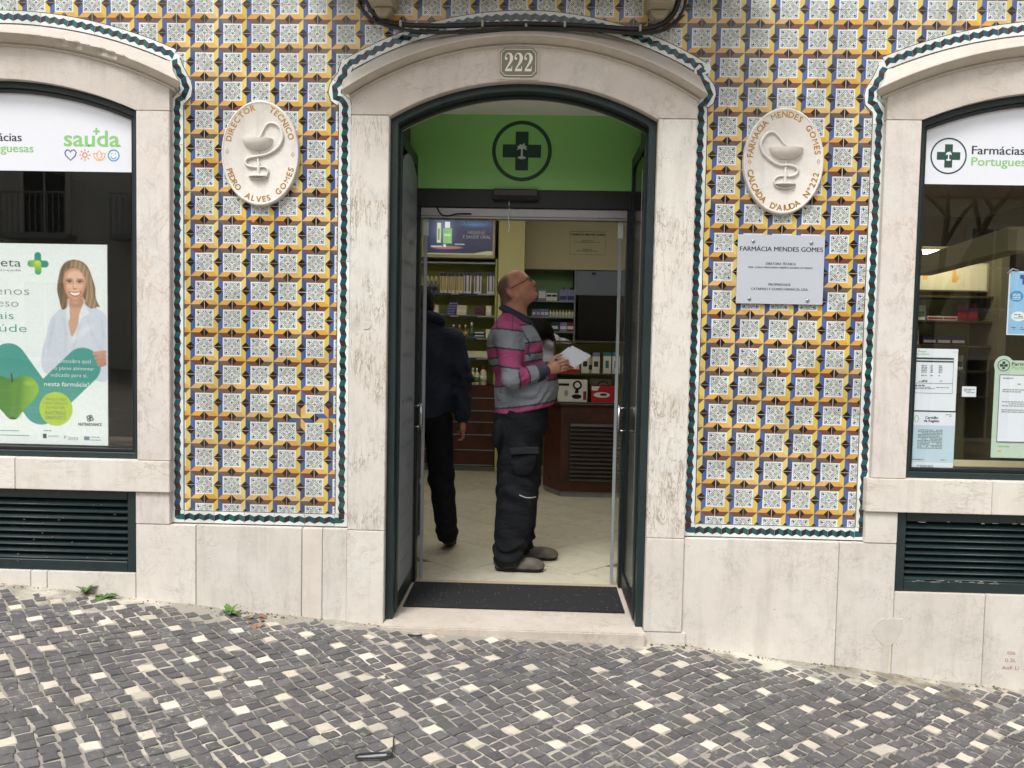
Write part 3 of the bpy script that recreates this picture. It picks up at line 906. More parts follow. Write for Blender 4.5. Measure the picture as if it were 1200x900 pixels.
# chip knocked out of the left jamb, patched with cement
mb = MB()
pts = [(-.752 + .020*math.cos(a)*(1+.35*math.sin(3*a+1)), 1.482 + .026*math.sin(a)*(1+.3*math.cos(2*a))) for a in np.linspace(0, 2*math.pi, 14)[:-1]]
mb.prism(pts, -.0445, -.030); mb.build('cement_patch', M['filler'], sur, bev=.001)

# --- plinth
pl = part('plinth', bld, (0, 0, 0))
def pb(x0, x1, ztop, m=M['stone_plinth'], y=-.032):
    zb0, zb1 = gnd(x0, -.03) - .06, gnd(x1, -.03) - .06
    st(pl, [(x0, zb0), (x1, zb1), (x1, ztop), (x0, ztop)], y, .012, m, .0025)
pb(-1.913, -1.608, .4615); pb(-1.605, -1.070, .4625); pb(-1.067, -.966, .4620, M['stone'], -.0315); pb(-.9635, -.8405, .4625)
pb(.8395, 1.600, .4625); pb(1.603, 1.8785, .4620)
sb(pl, -1.913, -1.739, .4635, .6265, -.034, .012, M['stone_pink']); sb(pl, 1.7225, 1.8785, .4640, .6205, -.034, .012, M['stone_sill'])
pb(-2.37, -1.9155, .2085); pb(-2.455, -2.3725, .2085); pb(-3.3, -2.4575, .2085); pb(-5.2, -3.303, .62)
pb(1.8810, 2.322, .2225); pb(2.325, 3.32, .2225); pb(3.323, 5.4, .62)
# cement patch with a rusty run on the right plinth
pa = [(1.779,.03),(1.79,.06),(1.805,.075),(1.83,.092),(1.85,.085),(1.87,.093),(1.90,.088),(1.925,.092),(1.928,.06),(1.918,.02),(1.90,-.015),(1.882,-.04),(1.862,-.052),(1.835,-.046),(1.81,-.025),(1.79,.0)]
MB().prism(pa, -.0335, -.028).build('cement_patch', M['filler'], pl, bev=.0008)
MB().prism([(1.846,-.05),(1.868,-.05),(1.866,-.12),(1.862,-.19),(1.842,-.19),(1.848,-.12)], -.0330, -.028).build('rust_stain', M['stain'], pl)
gm = MB()
for b_, x0, x1, z, h in (('0206', 2.440, 2.480, -.075, .017), ('0.3L', 2.433, 2.487, -.112, .018), ('Anfi Li', 2.418, 2.502, -.150, .018)):
    put_text(gm, b_, x0, x1, z, h, -.0331, 0, -.004)
gm.build('graffiti', M['graf'], pl, recalc=False)

# --- louvred vents under the windows
for cx, x0, x1, z0, z1 in ((-2.6, -3.285, -1.917, .211, .6245), (2.605, 1.8825, 3.30, .225, .6185)):
    v = part('vent_grille', bld, (cx, 0, z0))
    f = MB()
    f.box(x0, x0+.045, -.020, .05, z0, z1); f.box(x1-.045, x1, -.020, .05, z0, z1)
    f.box(x0+.046, x1-.046, -.0195, .05, z1-.045, z1); f.box(x0+.046, x1-.046, -.0195, .05, z0, z0+.052)
    f.box(x0+.02, x1-.02, .052, .06, z0+.01, z1-.01, 1)
    f.build('frame', [M['green'], M['green_dk']], v, bev=.003)
    n = 9; a, b = z0 + .056, z1 - .048
    p = (b-a)/n
    me = MB(); ww = x1-x0-.096
    me.obox((0, 0, 0), (ww/2, 0, 0), (0, .019, .0135), (0, -.0016, .0022))
    me.tube([(-ww/2, -.020, -.014), (ww/2, -.020, -.014)], .0042, 6)
    mesh = me.mesh('slat', [M['green']], (0, 0, 0))
    for i in range(n):
        link('slat', mesh, ((x0+x1)/2, .008 + RND.uniform(-.0015, .0015), a + p*(i+.5)), v)
    ch = MB()
    if cx > 0:
        for i in range(46):
            x = x0 + .045 + RND.random()**1.0*1.2; z = z0 + .052 + RND.uniform(-.006, .004) if RND.random() < .72 else z1-.046+RND.uniform(-.004,.004)
            l = RND.uniform(.004, .03)
            ch.box(x, x+l, -.0204, -.018, z, z + RND.uniform(.002, .005))
    else:
        for i in range(46):
            x = x0 + RND.random()*1.33; z = z0 + RND.uniform(.01, .35)
            ch.box(x, x+.003, -.0204 if z < z0+.05 else -.019, -.012, z, z+.003)
    ch.build('paint_chip', M['chip'], v)['kind'] = 'stuff'

# --- shop windows
def arch_frame(cx, half, zb, arc, wd, y0, y1, n=26):
    """arched frame as one swept band"""
    outer = arc_pts(cx, arc['r'], arc['cz'], cx-half, cx+half, n); inner = arc_pts(cx, arc['r']-wd, arc['cz'], cx-half+wd, cx+half-wd, n)
    o = [(cx-half, zb)] + outer + [(cx+half, zb)]
    i = [(cx-half+wd, zb+wd)] + inner + [(cx+half-wd, zb+wd)]
    return o, i
def frame_mesh(o, i, y0, y1, closed=True):
    n = len(o); mb = MB()
    mb.add([(p[0], y0, p[1]) for p in o] + [(p[0], y0, p[1]) for p in i] + [(p[0], y1, p[1]) for p in o] + [(p[0], y1, p[1]) for p in i],
           [f for k in range(n if closed else n-1) for f in (
               [k, (k+1) % n, n+(k+1) % n, n+k], [2*n+k, 3*n+k, 3*n+(k+1) % n, 2*n+(k+1) % n],
               [n+k, n+(k+1) % n, 3*n+(k+1) % n, 3*n+k], [k, 2*n+k, 2*n+(k+1) % n, (k+1) % n])], 0)
    if not closed:
        for k in (0, n-1): mb.add([(o[k][0], y0, o[k][1]), (i[k][0], y0, i[k][1]), (i[k][0], y1, i[k][1]), (o[k][0], y1, o[k][1])], [[0,1,2,3]], 0)
    return mb
for cx in WINS:
    wn_ = part('shop_window', bld, (cx, .02, .79))
    arc = dict(r=1.760, cz=.898)
    o, i = arch_frame(cx, .6985, .788, arc, .030, 0, 0)
    frame_mesh(o, i, -.004, .10).build('frame', M['green'], wn_, bev=.003)
    o, i = arch_frame(cx, .668, .8185, dict(r=1.7295, cz=.898), .018, 0, 0)
    frame_mesh(o, i, .010, .085).build('glazing_bead', M['green_dk'], wn_, bev=.002)
    g = [(cx-.651, .836)] + arc_pts(cx, 1.7125, .898, cx-.651, cx+.651, 26) + [(cx+.651, .836)]
    mb = MB(); mb.poly([(a_, .030, b_) for a_, b_ in g], 0); me_ = mb; mb.build('pane', M['glass'], wn_, recalc=False)

# --- doorway: frame, folded-back leaves, threshold
dr = part('door_frame', bld, (0, .03, 0))
o = [(-.651, -.01)] + arc_pts(0, 1.287, 1.388, -.651, .651, 28) + [(.651, -.01)]
i = [(-.614, -.01)] + arc_pts(0, 1.252, 1.388, -.614, .614, 28) + [(.614, -.01)]
frame_mesh(o, i, .0, .062, closed=False).build('outer_frame', M['green'], dr, bev=.003)
o2 = [(-.642, .0)] + arc_pts(0, 1.262, 1.388, -.642, .642, 28) + [(.642, .0)]
i2 = [(-.628, .0)] + arc_pts(0, 1.240, 1.388, -.628, .628, 28) + [(.628, .0)]
frame_mesh(o2, i2, .064, .10, closed=False).build('door_stop', M['green_dk'], dr, bev=.002)
for sg in (-1, 1):
    lf = part('door_leaf', bld, (sg*.63, .35, .01))
    lf['label'] = 'dark green leaf folded back on the %s, %s' % (('left', 'with a grey film panel of printed lines') if sg < 0 else ('right', 'with a dark panel'))
    xa, xb = sorted((sg*.606, sg*.648))
    y0, y1 = .068, .640
    f = MB()
    for a, b, z0, z1 in ((y0, y0+.045, .012, 2.46), (y1-.05, y1, .012, 2.46), (y0+.046, y1-.051, .012, .11), (y0+.046, y1-.051, 2.40, 2.46)):
        f.box(xa, xb, a, b, z0, z1)
    f.build('leaf_frame', M['green_dk'] if sg > 0 else M['green'], lf, bev=.004)
    xi = xa+.010 if sg > 0 else xb+.001
    pts = [(y0+.040, .108), (y1-.046, .108), (y1-.046, 2.28)] + [((y0+y1)/2 + .243*math.cos(t), 2.28 + .12*math.sin(t)) for t in np.linspace(0, math.pi, 9)[1:-1]] + [(y0+.040, 2.28)]
    mb = MB(); x2 = xi - .006*(-sg)
    n = len(pts)
    mb.add([(xi, a, b) for a, b in pts] + [(xi + sg*.006, a, b) for a, b in pts], [list(range(n)), list(range(2*n-1, n-1, -1))] + [[k, n+k, n+(k+1) % n, (k+1) % n] for k in range(n)])
    mb.build('panel', M['frost'] if sg < 0 else M['black'], lf)
    if sg < 0:
        ln = MB()
        for r_ in range(17):
            z = 2.18 - r_*.122
            yy = y0 + .10
            while yy < y1 - .12:
                w_ = RND.uniform(.018, .07)
                if RND.random() < .8: ln.add([(xi+.0015, yy, z), (xi+.0015, yy+w_, z), (xi+.0015, yy+w_, z+.022), (xi+.0015, yy, z+.022)], [[0,1,2,3]])
                yy += w_ + .014
        ln.build('printed_lines', M['film_ink'], lf, recalc=False)['kind'] = 'stuff'
    else:
        MB().box(xa-.003, xa, y0+.068, y0+.074, .2, 2.3).build('trim', M['alu'], lf)
    h = MB(); zc = (.915, 1.045) if sg < 0 else (.918, 1.055)
    xh = sg*.566
    h.tube([(xh, .60, zc[0]-.01), (xh, .60, zc[1]+.01)], .0115, 10)
    for z in (zc[0]+.004, zc[1]-.004): h.tube([(xh, .60, z), (sg*.606, .60, z)], .006, 8)
    h.build('handle', M['steel'], lf)
th = MB()
th.prism([(-.652, -.075), (-.30, -.095), (.30, -.105), (.652, -.125), (.652, -.002), (-.652, 0)], -.102, .64)
th.build('threshold', M['threshold'], bld, bev=.006, seg=2)

# --- vestibule, transom and sliding door
vs_ = part('vestibule_ceiling', bld, (0, .35, 2.72))
MB().box(-.66, .66, .30, .66, 2.722, 2.78).box(-.66, .66, .30, .655, 2.700, 2.722).build('plaster', M['plaster'], vs_)
MB().box(-.72, -.655, .10, .78, -.05, 2.9).box(.655, .72, .10, .78, -.05, 2.9).build('vestibule_wall', M['green_dk'], vs_)
sl = part('sliding_door', bld, (0, .67, 0))
MB().box(-.655, .655, .632, .72, 2.178, 2.279).build('header', M['green_dk'], sl, bev=.003)
MB().box(-.655, -.592, .640, .72, .002, 2.176).box(.592, .655, .640, .72, .002, 2.176).build('jamb', M['green_dk'], sl, bev=.003)
MB().box(-.590, .590, .650, .715, 2.128, 2.176).box(-.590, .590, .645, .720, 2.116, 2.127).build('track', M['alu'], sl, bev=.002)
MB().box(-.178, .082, .600, .632, 2.214, 2.279).build('motion_sensor', M['black'], sl, bev=.006, seg=2)
sm = MB(); sm.box(-.168, .072, .5985, .600, 2.243, 2.272); sm.build('sensor_window', mat('sensor_lens', S(60, 60, 66), .3), sl)
for sg in (-1, 1):
    x = sg*.562 - .004
    gl = MB().box(x-.009, x+.009, .690, .712, .010, 2.115)
    gl.build('stile', M['rail'], sl, bev=.002)
    MB().box(x-.014, x+.014, .684, .716, 2.02, 2.115).build('hanger', M['palm'], sl, bev=.002)
    MB().box(min(x+sg*.01, sg*.592), max(x+sg*.01, sg*.592), .698, .704, .012, 2.10).build('glass_leaf', M['glass'], sl)
wire = MB(); wire.tube(smooth_path([(-.085, .628, 2.214), (-.083, .64, 2.16), (-.087, .645, 2.11), (-.080, .645, 2.075), (-.088, .645, 2.04)]), .0022, 6)
wire.build('loose_wire', M['ink_white'], sl)
w2 = MB(); w2.tube(smooth_path([(-.50, .645, 2.178), (-.47, .642, 2.135), (-.43, .643, 2.128), (-.38, .643, 2.140), (-.30, .644, 2.142)]), .005, 6)
w2.build('loose_wire', M['cable'], sl)
tr = thing('transom_sign', 'bright green panel over the door with a dark ringed cross and small palm', 'sign', (0, .645, 2.281))
MB().box(-.654, .654, .640, .70, 2.281, 2.7195).build('panel', M['transom'], tr)
def emblem(mb, cx, cz, R_, y, mr, mc, mp, wring=.12, rad=False):
    ring(mb, cx, cz, R_*(1-wring/2), R_*wring, y, mr, 48)
    a, b = R_*.64, R_*.215
    mb.flat([(cx-b, cz+b), (cx-a, cz+b), (cx-a, cz-b), (cx-b, cz-b), (cx-b, cz-a), (cx+b, cz-a), (cx+b, cz-b), (cx+a, cz-b), (cx+a, cz+b), (cx+b, cz+b), (cx+b, cz+a), (cx-b, cz+a)], y, mc)
    q = R_*.01; y2 = y - .0006
    mb.flat([(cx-3.5*q, cz-18*q), (cx+3.5*q, cz-18*q), (cx+3*q, cz+6*q), (cx-3*q, cz+6*q)], y2, mp)
    disc(mb, cx, cz-22*q, 14*q, 5*q, y2-.0003, mp, 14)
    mb.flat([(cx-18*q, cz+3*q), (cx-6*q, cz+7*q), (cx, cz+4*q), (cx+6*q, cz+7*q), (cx+18*q, cz+3*q), (cx+13*q, cz+11*q), (cx+17*q, cz+15*q), (cx+9*q, cz+18*q), (cx+8*q, cz+27*q), (cx+1*q, cz+20*q), (cx-7*q, cz+22*q), (cx-9*q, cz+17*q), (cx-17*q, cz+15*q), (cx-13*q, cz+11*q)], y2-.0006, mp)
mb = MB(); emblem(mb, -.018, 2.498, .170, .6392, 0, 0, 1, .125)
mb.build('emblem', [M['transom_dk'], M['palm']], tr, recalc=False)

# --- balcony over the door: only the feet of its two corbels reach into view
bal = part('balcony', bld, (0, -.2, 3.2))
MB().box(-1.05, 1.05, -.55, .012, 3.26, 3.40).build('slab', M['corbel'], bal, bev=.01)
for x in (-.683, .637):
    c = MB()
    c.prism([(x-.022, 2.962), (x+.022, 2.962), (x+.040, 2.990), (x+.046, 3.004), (x-.046, 3.004), (x-.040, 2.990)], -.085, .006)
    c.prism([(x-.058, 3.006), (x+.058, 3.006), (x+.064, 3.030), (x+.064, 3.259), (x-.064, 3.259), (x-.064, 3.030)], -.17, .006)
    c.build('corbel', M['corbel'], bal, bev=.005, seg=2)

# ------------------------------------------------------------------ cables over the door
cb = thing('power_cable', 'black cable bundle looping between two corbels above the arched doorway', 'cable', (0, -.03, 2.93))
p1 = [(-.80, -.030, 3.40), (-.79, -.030, 3.14), (-.765, -.032, 3.045), (-.715, -.036, 2.975), (-.62, -.040, 2.940), (-.40, -.044, 2.932), (0, -.046, 2.945), (.35, -.046, 2.934), (.55, -.044, 2.925), (.66, -.040, 2.955), (.722, -.036, 3.03), (.735, -.033, 3.14), (.74, -.030, 3.40)]
p2 = [(-.825, -.024, 3.40), (-.815, -.024, 3.10), (-.79, -.026, 3.01), (-.72, -.050, 2.945), (-.58, -.058, 2.908), (-.42, -.060, 2.897), (-.2, -.060, 2.906), (0, -.060, 2.919), (.3, -.060, 2.915), (.52, -.058, 2.902), (.66, -.052, 2.925), (.745, -.044, 3.0), (.77, -.04, 3.12), (.775, -.04, 3.40)]
p3 = [(a+.012, b-.012, c-.010) for a, b, c in p2[2:-2]]
for p, r in ((p1, .0125), (p2, .007), (p3, .005)):
    MB().tube(smooth_path(p, 6), r, 8).build('cable', M['cable'], cb)
for x, z in ((-.60, 2.938), (-.205, 2.940), (.005, 2.926), (.19, 2.941), (.55, 2.926)):
    MB().box(x-.006, x+.006, -.064, -.004, z-.017, z+.016).build('clip', M['clip'], cb, bev=.003)

# ------------------------------------------------------------------ signs on the facade
def medallion(cx, cz, rx, rz, label, texts, bowl, stem, base, snake, diamonds):
    t = thing('oval_medallion', label, 'medallion', (cx, -.01, cz-rz), 'carved marble ovals on the tiles')
    mb = MB(); n = 64
    prof = [(1.0, 0.004), (1.0, -.020), (.985, -.027), (.965, -.0285), (.945, -.026), (.93, -.0245)]
    vs = [(cx + rx*k*math.cos(2*math.pi*i/n), y, cz + rz*k*math.sin(2*math.pi*i/n)) for k, y in prof for i in range(n)]
    fs = [[j*n+i, j*n+(i+1) % n, (j+1)*n+(i+1) % n, (j+1)*n+i] for j in range(len(prof)-1) for i in range(n)]
    fs.append([(len(prof)-1)*n+i for i in range(n)])
    mb.add(vs, fs, 0); mb.build('plaque', M['marble'], t, sharp=30)
    for body, a0, a1 in texts:
        arc_text(MB(), body, cx, cz, rx*.845, rz*.875, a0, a1, .027, -.0252, offset=.025).build('lettering', M['gold'], t, recalc=False)
    for dx, dz in diamonds: stroke(MB(), [(cx+dx, cz+dz+.011), (cx+dx+.007, cz+dz), (cx+dx, cz+dz-.011), (cx+dx-.007, cz+dz)], .003, -.0252, 0, True).build('diamond', M['gold'], t, recalc=False)
    k = .00424
    T = lambda u, v: (cx + (u-bowl[4])*k, cz - (v-bowl[5])*k)
    c = MB()
    bx, bz = T((bowl[0]+bowl[1])/2, bowl[2]); br = (bowl[1]-bowl[0])/2*k; bd = (bowl[3]-bowl[2])*k
    vs, fs = [], []
    m_, n_ = 9, 20
    for a in range(m_+1):
        th_ = math.pi/2*a/m_
        for b in range(n_+1):
            ph = math.pi*b/n_
            vs.append((bx + br*math.cos(th_)*math.cos(ph), -.024 - br*.55*math.cos(th_)*math.sin(ph), bz - bd*math.sin(th_)))
    for a in range(m_):
        for b in range(n_): fs.append([a*(n_+1)+b, a*(n_+1)+b+1, (a+1)*(n_+1)+b+1, (a+1)*(n_+1)+b])
    fs.append(list(range(n_+1)))
    c.add(vs, fs, 0, True)
    sx, sz = T(stem[0], stem[1]); ex, ez = T(base[0], base[1])
    c.tube([(sx, -.026, sz), (sx, -.028, (sz+ez)/2+.012), (ex, -.028, (sz+ez)/2), (ex, -.027, ez)], [.006, .0045, .009, .008], 8)
    c.lathe((ex, -.026, ez-.006), [(base[2]*k, 0), (base[2]*k, .004), (base[2]*k*.55, .010), (.008, .014)], 20, 0, 1, .5)
    disc(c, ex, ez, base[2]*k, base[2]*k*.5, -.0262)
    c.build('chalice', M['marble'], t, sharp=45)
    sp = smooth_path([(T(u, v)[0], -.030, T(u, v)[1]) for u, v in snake], 6)
    L = len(sp)
    rs = [.0042 + .0032*math.sin(math.pi*min(1, (i+1)/L*1.15)) for i in range(L)]
    MB().tube(sp, rs, 8).build('snake', M['marble'], t)
def med_left():
    medallion(-1.291, 2.318, .193, .256, 'oval marble plaque reading director tecnico with a snake and chalice in relief',
          [('DIRECTOR', 166, 98), ('TECNICO', 74, 17), ('PEDRO', 200, 232), ('ALVES', 243, 289), ('GOMES', 299, 343)],
          (284.5, 320.3, 163, 176.5, 305, 179.5), (302.9, 177), (303.6, 205, 11.7),
          [(298,165.5),(303.5,163),(307,157.5),(310.6,150.4),(314,146.5),(318.4,145),(324,146.5),(328.5,150.6),(331.6,159.8),(330,167),(326,173),(319.5,178),(312,181.5),(304,183),(296.7,184.4),(291,186),(288.4,189.6),(290,193.4),(295,195.3),(302.9,195.8),(310,195.3),(314.5,198.2),(314.6,202.5),(310.6,206.8),(301,209),(294.5,207.4)],
          [(-.163, .005), (.163, -.005)])
    medallion(1.262, 2.315, .193, .255, 'oval marble plaque reading farmacia mendes gomes above the grey name plate',
          [('FARMACIA', 176, 122), ('MENDES', 115, 60), ('GOMES', 50, 8), ('CALÇADA', 191, 240), ("D'AJUDA", 250, 300), ('Nº222', 310, 347)],
          (900.8, 939.4, 174.5, 187.5, 918, 189), (920, 188), (920, 214, 12.5),
          [(926,175.5),(921.5,172.5),(917.6,169.5),(913.5,164.5),(909.8,160.5),(906,157.4),(902,156.8),(897.6,158.6),(893.8,163),(891,170.5),(893.6,179),(898,184.5),(903.6,189),(909.5,192.4),(916,194),(922.5,193.6),(928.5,194.7),(933,197.4),(934,200.6),(930.5,204.8),(925,206),(918,205.8),(912,206.8),(908,210),(908,215),(912.5,218.8),(921,220),(929,218)],
          [(-.163, -.006), (.166, .0)])
med_left()

pt = thing('name_plate', 'grey acrylic plate with four screws naming the pharmacy owners', 'sign', (1.27, -.02, 1.628))
MB().box(1.058, 1.478, -.016, -.010, 1.627, 1.962).build('plate', M['sign_grey'], pt, bev=.0015)
word(pt, 'FARMÁCIA MENDES GOMES', 1.068, 1.470, 1.883, .0215, -.0164, M['ink'], .035)
word(pt, 'DIRETORA TÉCNICA', 1.196, 1.342, 1.817, .0115, -.0164, M['ink'], .03)
word(pt, 'DRA. CARLA MARGARIDA RIBEIRO SOARES CATARINO', 1.112, 1.424, 1.800, .0085, -.0164, M['ink'], .03)
word(pt, 'PROPRIEDADE', 1.212, 1.320, 1.716, .0115, -.0164, M['ink'], .03)
word(pt, 'CATARINO E GOMES FARMÁCIA, LDA.', 1.128, 1.406, 1.694, .0115, -.0164, M['ink'], .03)
for x, z in ((1.132, 1.930), (1.412, 1.926), (1.122, 1.650), (1.404, 1.647)):
    s_ = MB(); n = 10
    vs = [(x + r*math.cos(2*math.pi*i/n), y, z + r*math.sin(2*math.pi*i/n)) for r, y in ((.0085, -.016), (.0085, -.019), (.005, -.0215)) for i in range(n)]
    s_.add(vs, [[j*n+i, j*n+(i+1) % n, (j+1)*n+(i+1) % n, (j+1)*n+i] for j in range(2) for i in range(n)] + [[2*n+i for i in range(n)]], 0, True)
    s_.build('screw', M['steel'], pt)

np_ = thing('house_number', 'enamel plate with the white house number 222 on the door arch', 'sign', (-.029, -.05, 2.69))
x0, x1, z0, z1, c_ = -.118, .060, 2.693, 2.829, .020
def octo(d):
    return [(x0+d+c_, z0+d), (x1-d-c_, z0+d), (x1-d, z0+d+c_), (x1-d, z1-d-c_), (x1-d-c_, z1-d), (x0+d+c_, z1-d), (x0+d, z1-d-c_), (x0+d, z0+d+c_)]
MB().box(x0-.012, x1+.012, -.046, -.040, z0-.012, z1+.006).build('backing', M['stone_hood'], np_)
MB().prism(octo(0), -.050, -.046).build('plate', M['num_grey'], np_)
stroke(MB(), octo(.006), .003, -.0505, 0, True).build('border_line', M['num_white'], np_, recalc=False)
for k in range(3):
    lt = MB()
    cx = -.076 + k*.047; b = z0 + .026
    q = lambda x, z: (cx + x*.0205, b + z*.086)
    pth = [q(-.72, .78), q(-.86, .70), q(-.80, .60), q(-.60, .58), q(-.45, .66)]
    stroke(lt, [q(-.62, .66), q(-.80, .72), q(-.72, .86), q(-.42, .965), q(.0, .99), q(.40, .94), q(.66, .80), q(.66, .66), q(.42, .50), q(.02, .34), q(-.42, .19), q(-.72, .07)],
           [.009, .0055, .004, .004, .006, .011, .0155, .015, .012, .0085, .006, .004], -.0505)
    disc(lt, *q(-.58, .69), .0062, .0062, -.0507, 0, 12)
    lt.flat([q(-.86, 0), q(.84, 0), q(.84, .14), q(-.66, .14)], -.0509)
    lt.flat([q(.84, .0), q(.98, .0) if False else q(.84, .0), q(.86, .28), q(.72, .28), q(.66, .13)], -.0511)
    lt.build('numeral', M['num_white'], np_, recalc=False)

# --- white vinyl bands across the heads of the shop windows
for cx in WINS:
    lab = 'white arched vinyl band with a ringed green cross above the glass at %s' % 'right' if cx > 0 else 'white arched vinyl band with green slab lettering and four small icons at left'
    t = thing('window_sign', lab, 'sign', (cx, .035, 2.226))
    pts = [(cx-.651, 2.226), (cx+.651, 2.226), (cx+.651, .898 + math.sqrt(1.7125**2 - .651**2))] + arc_pts(cx, 1.7125, .898, cx-.648, cx+.648, 24)[::-1] + [(cx-.651, .898 + math.sqrt(1.7125**2 - .651**2))]
    MB().prism(pts, .026, .0285).build('band', M['vinyl'], t)
    y = .0254
    def piece(name, m_, fn):
        lt = MB(); fn(lt); lt.build(name, m_, t, recalc=False)
    lx = cx - (.535 if cx > 0 else .278)
    piece('emblem', [M['ink_dkgreen'], M['vinyl']], lambda lt: emblem(lt, lx, 2.362, .0875, y, 0, 0, 1, .085))
    word(t, 'Farmácias', lx+.110, lx+.364, 2.372, .040, y, M['ink'], .025); word(t, 'Portuguesas', lx+.110, lx+.424, 2.318, .040, y, M['ink_green'], .025)
    # slab-serif green word with a plus, and four outline icons under it
    sx = cx + .300
    def slab(lt):
        put_text(lt, 'sauda', sx, sx+.285, 2.352, .076, y, 0, .016)
        for dx in (.118, .137, .212, .277):
            lt.flat([(sx+dx-.013, 2.352), (sx+dx+.013, 2.352), (sx+dx+.013, 2.3575), (sx+dx-.013, 2.3575)], y-.0004, 0)
    piece('lettering', M['ink_green'], slab)
    px_, pz_ = sx+.166, 2.426
    piece('plus', M['ink_green'], lambda lt: lt.flat([(px_-.005, pz_-.017), (px_+.005, pz_-.017), (px_+.005, pz_-.005), (px_+.017, pz_-.005), (px_+.017, pz_+.005), (px_+.005, pz_+.005), (px_+.005, pz_+.017), (px_-.005, pz_+.017), (px_-.005, pz_+.005), (px_-.017, pz_+.005), (px_-.017, pz_-.005), (px_-.005, pz_-.005)], y))
    hz = 2.308; hx = sx+.034
    piece('heart_icon', M['ink_blue'], lambda lt: stroke(lt, [(hx, hz-.027), (hx+.024, hz-.004), (hx+.029, hz+.012), (hx+.019, hz+.025), (hx+.006, hz+.022), (hx, hz+.013), (hx-.006, hz+.022), (hx-.019, hz+.025), (hx-.029, hz+.012), (hx-.024, hz-.004)], .006, y, 0, True))
    h2 = sx+.107
    def sun_i(lt):
        ring(lt, h2, hz, .011, .0055, y, 0, 18)
        for a in range(8):
            c1, s1 = math.cos(a*math.pi/4), math.sin(a*math.pi/4)
            stroke(lt, [(h2+c1*.019, hz+s1*.019), (h2+c1*.029, hz+s1*.029)], .0055, y)
    piece('sun_icon', M['ink_red'], sun_i)
    h3 = sx+.180
    def lotus(lt):
        stroke(lt, [(h3, hz-.022), (h3-.013, hz-.004), (h3-.010, hz+.010), (h3, hz+.023), (h3+.010, hz+.010), (h3+.013, hz-.004)], .0055, y, 0, True)
        stroke(lt, [(h3-.014, hz+.008), (h3-.030, hz+.010), (h3-.027, hz-.008), (h3-.014, hz-.022), (h3, hz-.024), (h3+.014, hz-.022), (h3+.027, hz-.008), (h3+.030, hz+.010), (h3+.014, hz+.008)], .0055, y-.0003)
    piece('petal_icon', M['ink_orange'], lotus)
    h4 = sx+.253
    def smile(lt):
        ring(lt, h4, hz, .027, .006, y, 0, 28); ring(lt, h4, hz-.002, .014, .004, y, 0, 12, 200, 340)
        for d in (-.009, .009): disc(lt, h4+d, hz+.008, .003, .003, y, 0, 8)
    piece('face_icon', M['ink_sky'], smile)

# ------------------------------------------------------------------ posters and papers behind the glass
def raster(name, nx, nz, x0, x1, z0, z1, y, fn, m, parent=None):
    """a printed sheet: colours computed per vertex on a fine grid"""
    gx, gz = np.linspace(x0, x1, nx+1), np.linspace(z1, z0, nz+1)
    XX, ZZ = np.meshgrid(gx, gz)
    rgb = fn(XX, ZZ)
    vs = np.stack([XX.ravel(), np.full(XX.size, y), ZZ.ravel()], 1)
    org = Vector(((x0+x1)/2, y, z0))
    me = bpy.data.meshes.new(name)
    k = np.arange(nx*nz); r, c = k // nx, k % nx
    a = r*(nx+1) + c
    faces = np.stack([a, a+nx+1, a+nx+2, a+1], 1)
    me.from_pydata((vs - np.array(org)).tolist(), [], faces.tolist())
    at = me.attributes.new('print', 'FLOAT_COLOR', 'POINT')
    at.data.foreach_set('color', np.concatenate([lin(np.clip(rgb.reshape(-1, 3), 0, 255)), np.ones((XX.size, 1))], 1).ravel())
    me.materials.append(m)
    return link(name, me, org, parent)

